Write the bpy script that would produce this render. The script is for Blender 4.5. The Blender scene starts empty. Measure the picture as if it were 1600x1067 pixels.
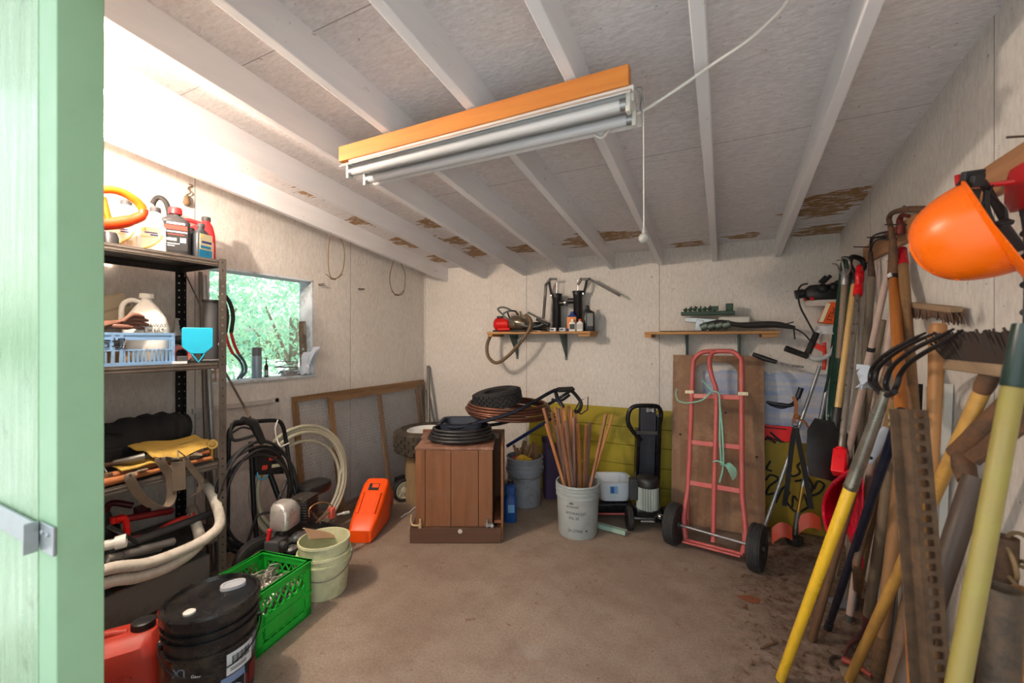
import bpy, bmesh, math, random
from mathutils import Vector as V, Matrix, Euler
import numpy as np
R = math.radians
PI = math.pi
S = bpy.context.scene
COL = S.collection
# ---------------------------------------------------------------- camera, world, lamps, exposure
YAW = math.atan(332 / 660)
FPX, CX, CY, EYE = 660.0, 800.0, 530.0, 1.4
cam = bpy.data.cameras.new('camera')
camo = bpy.data.objects.new('camera', cam)
COL.objects.link(camo)
camo.location = (0, 0, EYE)
camo.rotation_euler = (PI / 2, 0, YAW)
cam.sensor_width = 36
cam.lens = FPX / 1600 * 36
cam.shift_y = -(533.5 - CY) / 1600
cam.clip_start = 0.02
cam.dof.use_dof = True
cam.dof.focus_distance = 3.2
cam.dof.aperture_fstop = 2.8
S.camera = camo
vs = S.view_settings
vs.view_transform = 'Standard'
vs.look = 'None'
vs.exposure = 0.66
vs.gamma = 1
vs.use_curve_mapping = False
world = bpy.data.worlds.new('sky')
S.world = world
world.use_nodes = True
wn = world.node_tree.nodes
wl = world.node_tree.links
wn.clear()
w_out = wn.new('ShaderNodeOutputWorld')
w_bg = wn.new('ShaderNodeBackground')
w_tc = wn.new('ShaderNodeTexCoord')
w_sep = wn.new('ShaderNodeSeparateXYZ')
w_rmp = wn.new('ShaderNodeValToRGB')
w_rmp.color_ramp.elements[0].color = (0.10, 0.14, 0.08, 1)
w_rmp.color_ramp.elements[0].position = 0.0
w_rmp.color_ramp.elements[1].color = (0.62, 0.80, 1.0, 1)
w_rmp.color_ramp.elements[1].position = 0.9
e_ = w_rmp.color_ramp.elements.new(0.10)
e_.color = (0.95, 1.0, 0.97, 1)
wl.new(w_tc.outputs['Generated'], w_sep.inputs[0])
wl.new(w_sep.outputs['Z'], w_rmp.inputs[0])
wl.new(w_rmp.outputs[0], w_bg.inputs['Color'])
wl.new(w_bg.outputs[0], w_out.inputs[0])
w_bg.inputs['Strength'].default_value = 1.75


def lamp(name, kind, loc, energy, color, **kw):
    l = bpy.data.lights.new(name, kind)
    l.energy = energy
    l.color = color
    o = bpy.data.objects.new(name, l)
    COL.objects.link(o)
    o.location = loc
    for k, v in kw.items():
        if k == 'rot':
            o.rotation_euler = v
        elif k == 'portal':
            l.cycles.is_portal = True
        else:
            setattr(l, k, v)
    return o


lamp('sun', 'SUN', (0, 0, 8), 3.0, (1.0, 0.93, 0.82), rot=(R(-38), R(-20), 0), angle=R(1))
# the doorway and the window let the sky in
lamp('doorway_portal', 'AREA', (-0.27, 0.36, 1.08), 1, (1, 1, 1), shape='RECTANGLE', size=1.86, size_y=2.16, rot=(R(90), 0, 0), portal=1)
lamp('window_portal', 'AREA', (-3.13, 1.92, 1.49), 1, (1, 1, 1), shape='RECTANGLE', size=0.8, size_y=0.8, rot=(R(90), 0, R(-90)), portal=1)
BULB = V((-2.27, 0.60, 2.30))
BULB_W = 60
lamp('bulb_light', 'POINT', BULB, BULB_W, (1.0, 0.85, 0.70), shadow_soft_size=0.03)

# ---------------------------------------------------------------- pixel to place
FW = V((-math.sin(YAW), math.cos(YAW), 0))
RT = V((math.cos(YAW), math.sin(YAW), 0))
UP = V((0, 0, 1))
CAMP = V((0, 0, EYE))


def ray(u, v):
    return FW + RT * ((u - CX) / FPX) + UP * ((CY - v) / FPX)


def pw(u, v, w):                       # point at distance w along the view
    return CAMP + ray(u, v) * w


def pX(u, v, x):
    d = ray(u, v)
    return CAMP + d * (x / d.x)


def pY(u, v, y):
    d = ray(u, v)
    return CAMP + d * (y / d.y)


def pZ(u, v, z):
    d = ray(u, v)
    return CAMP + d * ((z - EYE) / d.z)


# ---------------------------------------------------------------- materials
def C(r, g, b):
    f = lambda c: (c / 255 / 12.92) if c / 255 <= 0.04045 else ((c / 255 + 0.055) / 1.055) ** 2.4
    return (f(r), f(g), f(b), 1)


MATS = {}


class NT:
    def __init__(s, name):
        s.m = bpy.data.materials.new(name)
        s.m.use_nodes = True
        s.t = s.m.node_tree
        s.b = s.t.nodes['Principled BSDF']
        s.out = s.t.nodes['Material Output']
        s.tc = None

    def n(s, t, **kw):
        x = s.t.nodes.new('ShaderNode' + t)
        for k, v in kw.items():
            setattr(x, k, v)
        return x

    def l(s, a, b):
        s.t.links.new(a, b)

    def co(s, scale=(1, 1, 1), world=False, rot=(0, 0, 0)):
        if world:
            g = s.n('NewGeometry').outputs['Position']
        else:
            if s.tc is None:
                s.tc = s.n('TexCoord')
            g = s.tc.outputs['Object']
        mp = s.n('Mapping')
        mp.inputs['Scale'].default_value = scale
        mp.inputs['Rotation'].default_value = rot
        s.l(g, mp.inputs[0])
        return mp.outputs[0]

    def noise(s, vec, scale, detail=4, rough=0.55, dist=0):
        x = s.n('TexNoise')
        x.inputs['Scale'].default_value = scale
        x.inputs['Detail'].default_value = detail
        x.inputs['Roughness'].default_value = rough
        x.inputs['Distortion'].default_value = dist
        if vec is not None:
            s.l(vec, x.inputs['Vector'])
        return x.outputs['Fac']

    def ramp(s, f, stops):
        x = s.n('ValToRGB')
        cr = x.color_ramp
        while len(cr.elements) < len(stops):
            cr.elements.new(0.5)
        for e, (p, c) in zip(cr.elements, stops):
            e.position = p
            e.color = c if isinstance(c, tuple) else (c, c, c, 1)
        s.l(f, x.inputs[0])
        return x.outputs[0]

    def mix(s, fac, a, b, mode='MIX'):
        x = s.n('Mix', data_type='RGBA', blend_type=mode)
        for sock, val in ((x.inputs[0], fac), (x.inputs[6], a), (x.inputs[7], b)):
            if hasattr(val, 'links'):
                s.l(val, sock)
            else:
                sock.default_value = val
        return x.outputs[2]

    def math(s, op, a, b=None, clamp=False):
        x = s.n('Math', operation=op, use_clamp=clamp)
        for sock, val in zip(x.inputs, (a, b)):
            if val is None:
                continue
            if hasattr(val, 'links'):
                s.l(val, sock)
            else:
                sock.default_value = val
        return x.outputs[0]

    def bump(s, f, strength=0.2, dist=0.01):
        x = s.n('Bump')
        x.inputs['Strength'].default_value = strength
        x.inputs['Distance'].default_value = dist
        s.l(f, x.inputs['Height'])
        s.l(x.outputs[0], s.b.inputs['Normal'])

    def base(s, c):
        if hasattr(c, 'links'):
            s.l(c, s.b.inputs['Base Color'])
        else:
            s.b.inputs['Base Color'].default_value = c

    def rough(s, r):
        if hasattr(r, 'links'):
            s.l(r, s.b.inputs['Roughness'])
        else:
            s.b.inputs['Roughness'].default_value = r


def dk(c, k):
    return (c[0] * k, c[1] * k, c[2] * k, 1)


def plain(name, c, rough=0.5, metal=0.0, var=0.25, scale=14, dirt=None, dirt_amt=0.35, bump=0.0, spec=0.5):
    """painted, plastic or metal surface with uneven tone and blotches of dirt"""
    if name in MATS:
        return MATS[name]
    t = NT(name)
    v = t.co()
    n = t.noise(v, scale, 5, 0.6)
    col = t.mix(n, dk(c, 1 - var), dk(c, 1 + var))
    if dirt:
        d = t.ramp(t.noise(v, scale * 0.6, 6, 0.7), [(0.50, 0.0), (0.68, 1.0)])
        col = t.mix(t.math('MULTIPLY', d, dirt_amt), col, dirt)
    t.base(col)
    t.rough(t.ramp(n, [(0.3, max(rough - 0.1, 0.03)), (0.7, min(rough + 0.12, 1))]))
    t.b.inputs['Metallic'].default_value = metal
    t.b.inputs['Specular IOR Level'].default_value = spec
    if bump:
        t.bump(t.noise(v, scale * 6, 3), bump, 0.004)
    MATS[name] = t.m
    return t.m


def wood(name, c1, c2, axis='z', scale=30, rough=0.6, worn=None):
    if name in MATS:
        return MATS[name]
    t = NT(name)
    sc = {'x': (0.07, 1, 1), 'y': (1, 0.07, 1), 'z': (1, 1, 0.07)}[axis]
    v = t.co(sc)
    n = t.noise(v, scale, 6, 0.62, 0.4)
    n2 = t.noise(t.co(), scale * 0.2, 3)
    col = t.mix(t.ramp(n, [(0.3, 0.0), (0.7, 1.0)]), c1, c2)
    col = t.mix(t.math('MULTIPLY', n2, 0.35), col, dk(c1, 0.6))
    if worn:
        col = t.mix(t.ramp(t.noise(t.co(), scale * 0.35, 5, 0.7), [(0.5, 0.0), (0.65, 0.8)]), col, worn)
    t.base(col)
    t.rough(rough)
    t.bump(n, 0.25, 0.003)
    MATS[name] = t.m
    return t.m


def old(name, c, c2, rough=0.7, metal=0.6, scale=25):
    """rusty or corroded metal"""
    if name in MATS:
        return MATS[name]
    t = NT(name)
    n = t.noise(t.co(), scale, 7, 0.7)
    f = t.ramp(n, [(0.35, 0.0), (0.62, 1.0)])
    t.base(t.mix(f, c, c2))
    t.rough(rough)
    t.l(t.ramp(n, [(0.35, metal), (0.62, metal * 0.2)]), t.b.inputs['Metallic'])
    t.bump(n, 0.3, 0.003)
    MATS[name] = t.m
    return t.m


# ---------------------------------------------------------------- mesh building
def spl(pts, n=6, closed=False):
    """Catmull-Rom through the points"""
    P = [V(p) for p in pts]
    k = len(P)
    out = []
    rng = range(k) if closed else range(k - 1)
    for i in rng:
        p1, p2 = P[i], P[(i + 1) % k]
        p0 = P[i - 1] if (closed or i > 0) else p1 * 2 - p2
        p3 = P[(i + 2) % k] if (closed or i + 2 < k) else p2 * 2 - p1
        for j in range(n):
            t = j / n
            out.append(0.5 * ((2 * p1) + (p2 - p0) * t + (2 * p0 - 5 * p1 + 4 * p2 - p3) * t * t + (3 * p1 - p0 - 3 * p2 + p3) * t ** 3))
    if not closed:
        out.append(P[-1])
    return out


def frame(p0, p1, spin=0.0):
    """matrix with its z axis running from p0 to p1"""
    p0, p1 = V(p0), V(p1)
    z = (p1 - p0).normalized()
    ref = V((1, 0, 0)) if abs(z.x) < 0.9 else V((0, 1, 0))
    y = z.cross(ref).normalized()
    x = y.cross(z).normalized()
    m = Matrix((x, y, z)).transposed()
    m = m @ Matrix.Rotation(spin, 3, 'Z')
    m = m.to_4x4()
    m.translation = p0
    return m


def place(loc, rz=0, rx=0, ry=0):
    m = Euler((R(rx), R(ry), R(rz))).to_matrix().to_4x4()
    m.translation = V(loc)
    return m


class MB:
    local = False

    def __init__(s):
        s.v = []
        s.f = []

    def add(s, vs_, fs, M=None):
        o = len(s.v)
        s.v += [(M @ V(p)) if M is not None else V(p) for p in vs_]
        s.f += [tuple(i + o for i in f) for f in fs]
        return s

    def box(s, c, d, M=None, rot=None):
        x, y, z = d[0] / 2, d[1] / 2, d[2] / 2
        L = Matrix.Translation(V(c))
        if rot:
            L = L @ Euler([R(a) for a in rot]).to_matrix().to_4x4()
        if M is not None:
            L = M @ L
        return s.add([(-x, -y, -z), (x, -y, -z), (x, y, -z), (-x, y, -z), (-x, -y, z), (x, -y, z), (x, y, z), (-x, y, z)],
                     [(0, 3, 2, 1), (4, 5, 6, 7), (0, 1, 5, 4), (1, 2, 6, 5), (2, 3, 7, 6), (3, 0, 4, 7)], L)

    def bar(s, p0, p1, w, d, spin=0.0):
        p0, p1 = V(p0), V(p1)
        return s.box((0, 0, (p1 - p0).length / 2), (w, d, (p1 - p0).length), frame(p0, p1, spin))

    def tube(s, pts, r, seg=10, closed=False, cap=True, flat=1.0):
        P = [V(p) for p in pts]
        k = len(P)
        rs = list(r) if isinstance(r, (list, tuple)) else [r] * k
        if len(rs) != k:
            rs = list(np.interp(np.linspace(0, 1, k), np.linspace(0, 1, len(rs)), rs))
        T = []
        for i in range(k):
            a = P[i - 1] if (i > 0 or closed) else P[i]
            b = P[(i + 1) % k] if (i < k - 1 or closed) else P[i]
            d = b - a
            T.append(d.normalized() if d.length > 1e-9 else V((0, 0, 1)))
        ref = V((0, 0, 1)) if abs(T[0].z) < 0.9 else V((1, 0, 0))
        N = (ref - T[0] * ref.dot(T[0])).normalized()
        vs_, fs = [], []
        for i in range(k):
            N = N - T[i] * N.dot(T[i])
            if N.length < 1e-6:
                N = T[i].orthogonal()
            N.normalize()
            B = T[i].cross(N)
            for j in range(seg):
                a = 2 * PI * j / seg
                vs_.append(P[i] + (N * math.cos(a) + B * math.sin(a) * flat) * rs[i])
        for i in range(k if closed else k - 1):
            i2 = (i + 1) % k
            for j in range(seg):
                j2 = (j + 1) % seg
                fs.append((i * seg + j, i * seg + j2, i2 * seg + j2, i2 * seg + j))
        if cap and not closed:
            fs.append(tuple(range(seg - 1, -1, -1)))
            fs.append(tuple(range((k - 1) * seg, k * seg)))
        return s.add(vs_, fs)

    def cyl(s, p0, p1, r0, r1=None, seg=20, cap=True):
        return s.tube([p0, p1], [r0, r0 if r1 is None else r1], seg, cap=cap)

    def lathe(s, prof, M=None, seg=32, closed=False):
        """prof: (r, z) pairs about z; repeated ends close on the axis"""
        vs_, fs = [], []
        k = len(prof)
        for r, z in prof:
            for j in range(seg):
                a = 2 * PI * j / seg
                vs_.append((r * math.cos(a), r * math.sin(a), z))
        for i in range(k if closed else k - 1):
            i2 = (i + 1) % k
            for j in range(seg):
                j2 = (j + 1) % seg
                fs.append((i * seg + j, i * seg + j2, i2 * seg + j2, i2 * seg + j))
        if not closed:
            if prof[0][0] > 1e-6:
                fs.append(tuple(range(seg - 1, -1, -1)))
            if prof[-1][0] > 1e-6:
                fs.append(tuple(range((k - 1) * seg, k * seg)))
        return s.add(vs_, fs, M)

    def loft(s, secs, M=None, n=32, cap=True):
        """secs: (z, rx, ry, power, ox, oy) super-ellipse rings"""
        vs_, fs = [], []
        for q in secs:
            z, rx, ry = q[:3]
            e = q[3] if len(q) > 3 else 2
            ox = q[4] if len(q) > 4 else 0
            oy = q[5] if len(q) > 5 else 0
            for j in range(n):
                a = 2 * PI * (j + 0.5) / n
                c, d = math.cos(a), math.sin(a)
                vs_.append((ox + rx * math.copysign(abs(c) ** (2 / e), c), oy + ry * math.copysign(abs(d) ** (2 / e), d), z))
        k = len(secs)
        for i in range(k - 1):
            for j in range(n):
                j2 = (j + 1) % n
                fs.append((i * n + j, i * n + j2, (i + 1) * n + j2, (i + 1) * n + j))
        if cap:
            fs.append(tuple(range(n - 1, -1, -1)))
            fs.append(tuple(range((k - 1) * n, k * n)))
        return s.add(vs_, fs, M)

    def sphere(s, c, r, M=None, seg=20, rings=12):
        r = r if isinstance(r, (tuple, list)) else (r, r, r)
        vs_ = []
        fs = []
        for i in range(rings + 1):
            t = PI * i / rings
            for j in range(seg):
                a = 2 * PI * j / seg
                vs_.append((c[0] + r[0] * math.sin(t) * math.cos(a), c[1] + r[1] * math.sin(t) * math.sin(a), c[2] - r[2] * math.cos(t)))
        for i in range(rings):
            for j in range(seg):
                j2 = (j + 1) % seg
                fs.append((i * seg + j, i * seg + j2, (i + 1) * seg + j2, (i + 1) * seg + j))
        return s.add(vs_, fs, M)

    def prism(s, poly, h, M=None, holes=()):
        """outline in local xy, thickness h along local z (centred); holes are inner outlines"""
        bm = bmesh.new()
        edges = []
        for loop in [poly] + list(holes):
            vv = [bm.verts.new((p[0], p[1], -h / 2)) for p in loop]
            for i in range(len(vv)):
                edges.append(bm.edges.new((vv[i], vv[(i + 1) % len(vv)])))
        if holes:
            bmesh.ops.triangle_fill(bm, use_beauty=True, use_dissolve=False, edges=edges)
        else:
            bm.faces.new(bm.verts[:])
        ret = bmesh.ops.extrude_face_region(bm, geom=bm.faces[:])
        for e in ret['geom']:
            if isinstance(e, bmesh.types.BMVert):
                e.co.z += h
        bmesh.ops.recalc_face_normals(bm, faces=bm.faces[:])
        bm.verts.index_update()
        s.add([v.co.copy() for v in bm.verts], [tuple(v.index for v in f.verts) for f in bm.faces], M)
        bm.free()
        return s

    def perforated(s, w, h, step, rx, rz, th, M, z0=0.0):
        """a strip in local xz with a column of rounded-square holes"""
        n = max(int(h / step), 1)
        st = h / n
        for i in range(n):
            za, zb = z0 + i * st, z0 + (i + 1) * st
            zm = (za + zb) / 2
            out = [(w / 2, zm), (w / 2, zb), (0, zb), (-w / 2, zb), (-w / 2, zm), (-w / 2, za), (0, za), (w / 2, za)]
            k_ = 0.84
            hol = [(rx, zm), (rx * k_, zm + rz * k_), (0, zm + rz), (-rx * k_, zm + rz * k_), (-rx, zm), (-rx * k_, zm - rz * k_), (0, zm - rz), (rx * k_, zm - rz * k_)]
            vs_ = [(x, -th / 2, z) for x, z in out + hol] + [(x, th / 2, z) for x, z in out + hol]
            fs = []
            for j in range(8):
                j2 = (j + 1) % 8
                fs += [(j, j2, 8 + j2, 8 + j), (16 + j, 24 + j, 24 + j2, 16 + j2), (8 + j, 8 + j2, 24 + j2, 24 + j)]
            fs += [(7, 0, 16, 23), (0, 1, 17, 16), (3, 4, 20, 19), (4, 5, 21, 20)]
            if i == 0:
                fs += [(5, 6, 22, 21), (6, 7, 23, 22)]
            if i == n - 1:
                fs += [(1, 2, 18, 17), (2, 3, 19, 18)]
            s.add(vs_, fs, M)
        return s

    def sheet(s, grid, th):
        """a bent sheet: rows of points, given a thickness"""
        rows, cols = len(grid), len(grid[0])
        P = [[V(p) for p in r] for r in grid]
        Nn = []
        for i in range(rows):
            for j in range(cols):
                du = P[min(i + 1, rows - 1)][j] - P[max(i - 1, 0)][j]
                dv = P[i][min(j + 1, cols - 1)] - P[i][max(j - 1, 0)]
                nn = du.cross(dv)
                Nn.append(nn.normalized() if nn.length > 1e-12 else V((0, 0, 1)))
        top = [P[i][j] + Nn[i * cols + j] * th / 2 for i in range(rows) for j in range(cols)]
        bot = [P[i][j] - Nn[i * cols + j] * th / 2 for i in range(rows) for j in range(cols)]
        o = rows * cols
        fs = []
        for i in range(rows - 1):
            for j in range(cols - 1):
                a, b, c, d = i * cols + j, i * cols + j + 1, (i + 1) * cols + j + 1, (i + 1) * cols + j
                fs.append((a, d, c, b))
                fs.append((a + o, b + o, c + o, d + o))
        rim = [(0, j) for j in range(cols)] + [(i, cols - 1) for i in range(1, rows)] + [(rows - 1, j) for j in range(cols - 2, -1, -1)] + [(i, 0) for i in range(rows - 2, 0, -1)]
        for k in range(len(rim)):
            a = rim[k][0] * cols + rim[k][1]
            q = rim[(k + 1) % len(rim)]
            b = q[0] * cols + q[1]
            fs.append((a, b, b + o, a + o))
        return s.add(top + bot, fs)

    def strap(s, pts, w, th, side=(0, 0, 1)):
        """a flat ribbon along the points; its width runs along `side`"""
        sd = V(side).normalized() * w / 2
        return s.sheet([[V(p) - sd, V(p) + sd] for p in pts], th)


class LB(MB):
    local = True


MW = {}


def finish(me, smooth=40):
    bm = bmesh.new()
    bm.from_mesh(me)
    bmesh.ops.remove_doubles(bm, verts=bm.verts[:], dist=1e-6)
    bmesh.ops.recalc_face_normals(bm, faces=bm.faces[:])
    bm.to_mesh(me)
    bm.free()
    if smooth:
        me.polygons.foreach_set('use_smooth', [True] * len(me.polygons))
        me.set_sharp_from_angle(angle=R(smooth))


def obj(name, mb, mat, parent=None, bevel=0.0, smooth=40, label=None, kind=None, sub=0):
    M = MW[parent.name] if parent is not None else None
    if parent is not None:
        vs_ = list(mb.v) if mb.local else [M.inverted() @ p for p in mb.v]
        org = None
    else:
        a = np.array([tuple(p) for p in mb.v])
        org = V(((a[:, 0].min() + a[:, 0].max()) / 2, (a[:, 1].min() + a[:, 1].max()) / 2, a[:, 2].min()))
        vs_ = [p - org for p in mb.v]
    me = bpy.data.meshes.new(name)
    me.from_pydata([tuple(p) for p in vs_], [], mb.f)
    me.validate()
    finish(me, smooth)
    me.materials.append(mat)
    o = bpy.data.objects.new(name, me)
    COL.objects.link(o)
    if parent is not None:
        o.parent = parent
        MW[o.name] = M
    else:
        o.location = org
        MW[o.name] = Matrix.Translation(org)
    if bevel:
        b = o.modifiers.new('bevel', 'BEVEL')
        b.width = bevel
        b.segments = 2
        b.limit_method = 'ANGLE'
        b.angle_limit = R(50)
    if sub:
        q = o.modifiers.new('subdivision', 'SUBSURF')
        q.levels = q.render_levels = sub
    if label:
        o['label'] = label
    if kind:
        o['kind'] = kind
    return o


def tag(o, label, cat, group=None, kind=None):
    o['label'] = label
    o['category'] = cat
    if group:
        o['group'] = group
    if kind:
        o['kind'] = kind
    return o


def thing(name, label, cat, M, group=None):
    """an Empty at the thing's base that parents its parts; M is a place or a matrix"""
    o = bpy.data.objects.new(name, None)
    COL.objects.link(o)
    if not isinstance(M, Matrix):
        M = Matrix.Translation(V(M))
    o.matrix_world = M
    o.empty_display_size = 0.05
    MW[o.name] = M.copy()
    return tag(o, label, cat, group)


def struct(name, mb, mat, parent=None, bevel=0.0, smooth=40):
    o = obj(name, mb, mat, parent, bevel, smooth)
    o['kind'] = 'structure'
    return o


def letters(name, text, size, M, mat, parent, depth=0.0008, align='CENTER', curve_r=None, squash=1.0):
    """raised lettering as a mesh; M places it in the parent's own space, text in local xy"""
    cu = bpy.data.curves.new(name, 'FONT')
    cu.body = text
    cu.size = size
    cu.extrude = depth
    cu.align_x = align
    cu.align_y = 'CENTER'
    cu.resolution_u = 2
    tmp = bpy.data.objects.new(name + '_source', cu)
    COL.objects.link(tmp)
    dg = bpy.context.evaluated_depsgraph_get()
    me = bpy.data.meshes.new_from_object(tmp.evaluated_get(dg))
    bpy.data.objects.remove(tmp)
    bpy.data.curves.remove(cu)
    for vv in me.vertices:
        p = vv.co.copy()
        p.x *= squash
        if curve_r:
            a = p.x / curve_r
            p = V((curve_r * math.sin(a), p.y, p.z + curve_r * math.cos(a) - curve_r))
        vv.co = M @ p
    me.materials.append(mat)
    o = bpy.data.objects.new(name, me)
    COL.objects.link(o)
    o.parent = parent
    MW[o.name] = MW[parent.name]
    return o


FRONT = place((0, 0, 0), 0, 90)        # lettering on a face that looks along local -y


def on_front(x, y, z, tilt=0):
    return Matrix.Translation(V((x, y, z))) @ Matrix.Rotation(R(90 + tilt), 4, 'X')


random.seed(7)
# ---------------------------------------------------------------- palette
black_plastic = plain('black_plastic', C(26, 26, 28), 0.42, var=0.3, dirt=C(90, 85, 78), dirt_amt=0.12)
black_rubber = plain('black_rubber', C(30, 29, 29), 0.75, var=0.3, dirt=C(110, 98, 84), dirt_amt=0.25)
black_metal = plain('black_metal', C(28, 28, 31), 0.4, 0.4, var=0.3)
dark_grey = plain('dark_grey', C(62, 62, 64), 0.6, var=0.25, dirt=C(110, 100, 90), dirt_amt=0.25)
grey_plastic = plain('grey_plastic', C(140, 143, 143), 0.55, var=0.12, dirt=C(110, 98, 82), dirt_amt=0.35)
galv = plain('galvanised_steel', C(165, 168, 170), 0.38, 0.75, var=0.2, dirt=C(120, 110, 100), dirt_amt=0.3)
chrome = plain('bright_steel', C(200, 200, 200), 0.22, 0.95, var=0.15)
dull_steel = plain('dull_steel', C(120, 118, 114), 0.5, 0.7, var=0.25, dirt=C(96, 70, 48), dirt_amt=0.4)
rust = old('rusty_iron', C(80, 66, 55), C(112, 76, 50), 0.75, 0.4)
rust_dark = old('dark_rusty_iron', C(54, 46, 42), C(88, 62, 46), 0.7, 0.5)
red_paint = plain('red_paint', C(200, 28, 28), 0.38, var=0.2, dirt=C(70, 25, 20), dirt_amt=0.3)
red_plastic = plain('red_plastic', C(206, 36, 40), 0.4, var=0.15)
orange_plastic = plain('orange_plastic', C(255, 96, 12), 0.38, var=0.1)
white_plastic = plain('white_plastic', C(228, 226, 218), 0.45, var=0.06, dirt=C(170, 158, 138), dirt_amt=0.3)
cream_plastic = plain('cream_plastic', C(205, 205, 165), 0.5, var=0.08, dirt=C(120, 112, 84), dirt_amt=0.45)
ink = plain('black_ink', C(24, 24, 26), 0.6, var=0.1)
paper = plain('white_paper', C(214, 216, 220), 0.7, var=0.05)
wood_pale = wood('pale_wood', C(214, 172, 110), C(184, 136, 78))
wood_orange = wood('varnished_orange_wood', C(198, 124, 54), C(160, 90, 34), rough=0.4)
wood_brown = wood('worn_brown_wood', C(128, 94, 66), C(92, 66, 46), worn=C(84, 70, 58))
wood_grey = wood('weathered_grey_wood', C(150, 132, 112), C(102, 86, 70))
wood_tan = wood('tan_handle_wood', C(162, 124, 84), C(128, 92, 58), worn=C(106, 84, 64))
wood_yellow = wood('yellow_lacquered_wood', C(214, 172, 80), C(180, 132, 52), rough=0.45)
# ================================================================ THE SHED
XL, XR, YB, YF = -2.94, 0.73, 3.70, 0.42
SLOPE = 0.122


def ceil_z(y):
    return 2.15 + SLOPE * (YB - y)


def wall_material(name, seam_axis, seam0, seam_step, blue=None):
    t = NT(name)
    pos = t.n('NewGeometry').outputs['Position']
    sp = t.n('SeparateXYZ')
    t.l(pos, sp.inputs[0])
    v1 = t.co((1, 1, 1), world=True)
    vs1 = t.co((1, 1, 0.12), world=True)
    base = t.mix(t.noise(v1, 3.0, 5, 0.6), C(214, 208, 201), C(236, 232, 226))
    fib = t.ramp(t.noise(t.co((1, 1, 0.35), world=True), 60, 6, 0.75), [(0.36, 0.0), (0.62, 1.0)])
    base = t.mix(t.math('MULTIPLY', t.math('SUBTRACT', 1.0, fib), 0.34), base, C(158, 146, 138))
    streak = t.ramp(t.noise(vs1, 9, 6, 0.7), [(0.56, 0.0), (0.75, 1.0)])
    base = t.mix(t.math('MULTIPLY', streak, 0.2), base, C(168, 142, 118))
    speck = t.ramp(t.noise(v1, 34, 4, 0.75), [(0.66, 0.0), (0.70, 1.0)])
    base = t.mix(t.math('MULTIPLY', speck, 0.7), base, C(84, 68, 56))
    # blotchy brown tone, stronger toward the foot
    low = t.ramp(sp.outputs['Z'], [(0.0, 1.0), (0.55, 0.0)])
    lowm = t.math('MULTIPLY', low, t.ramp(t.noise(v1, 6, 6, 0.7), [(0.3, 0.2), (0.7, 0.8)]))
    base = t.mix(lowm, base, C(120, 98, 80))
    if blue:
        x0, x1, z0, z1 = blue
        wob = t.math('MULTIPLY', t.math('SUBTRACT', t.noise(v1, 7, 5, 0.7), 0.5), 0.10)
        xm = t.math('MULTIPLY', t.math('GREATER_THAN', t.math('ADD', sp.outputs['X'], t.math('MULTIPLY', wob, 0.3)), x0), t.math('LESS_THAN', sp.outputs['X'], x1))
        zz = t.math('ADD', sp.outputs['Z'], wob)
        zm = t.math('MULTIPLY', t.math('GREATER_THAN', zz, z0), t.ramp(zz, [(0, 1.0), (z1 / 2 - 0.02, 1.0), (z1 / 2, 0.0), (1, 0.0)]) if False else t.math('LESS_THAN', zz, z1))
        sw = t.ramp(t.noise(t.co((0.5, 1, 5), world=True), 5, 5, 0.6), [(0.35, 0.25), (0.65, 0.8)])
        base = t.mix(t.math('MULTIPLY', t.math('MULTIPLY', xm, zm), sw), base, C(150, 176, 222))
    ax = sp.outputs[seam_axis]
    q = t.math('DIVIDE', t.math('SUBTRACT', ax, seam0), seam_step)
    fr = t.math('ABSOLUTE', t.math('SUBTRACT', t.math('FRACT', q), 0.5))
    line = t.math('GREATER_THAN', fr, 0.5 - 0.0022 / seam_step)
    base = t.mix(t.math('MULTIPLY', line, 0.75), base, C(70, 60, 54))
    t.base(base)
    t.rough(0.85)
    t.b.inputs['Specular IOR Level'].default_value = 0.25
    t.bump(t.noise(t.co((1, 1, 0.4), world=True), 70, 6, 0.7), 0.35, 0.004)
    return t.m


m_wall_left = wall_material('whitewashed_plywood_left', 'Y', 1.46, 1.22)
m_wall_back = wall_material('whitewashed_plywood_back', 'X', -1.705, 1.22, blue=(-0.155, 0.75, 0.64, 1.15))
m_wall_right = wall_material('whitewashed_plywood_right', 'Y', 3.02, 1.22)


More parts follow.
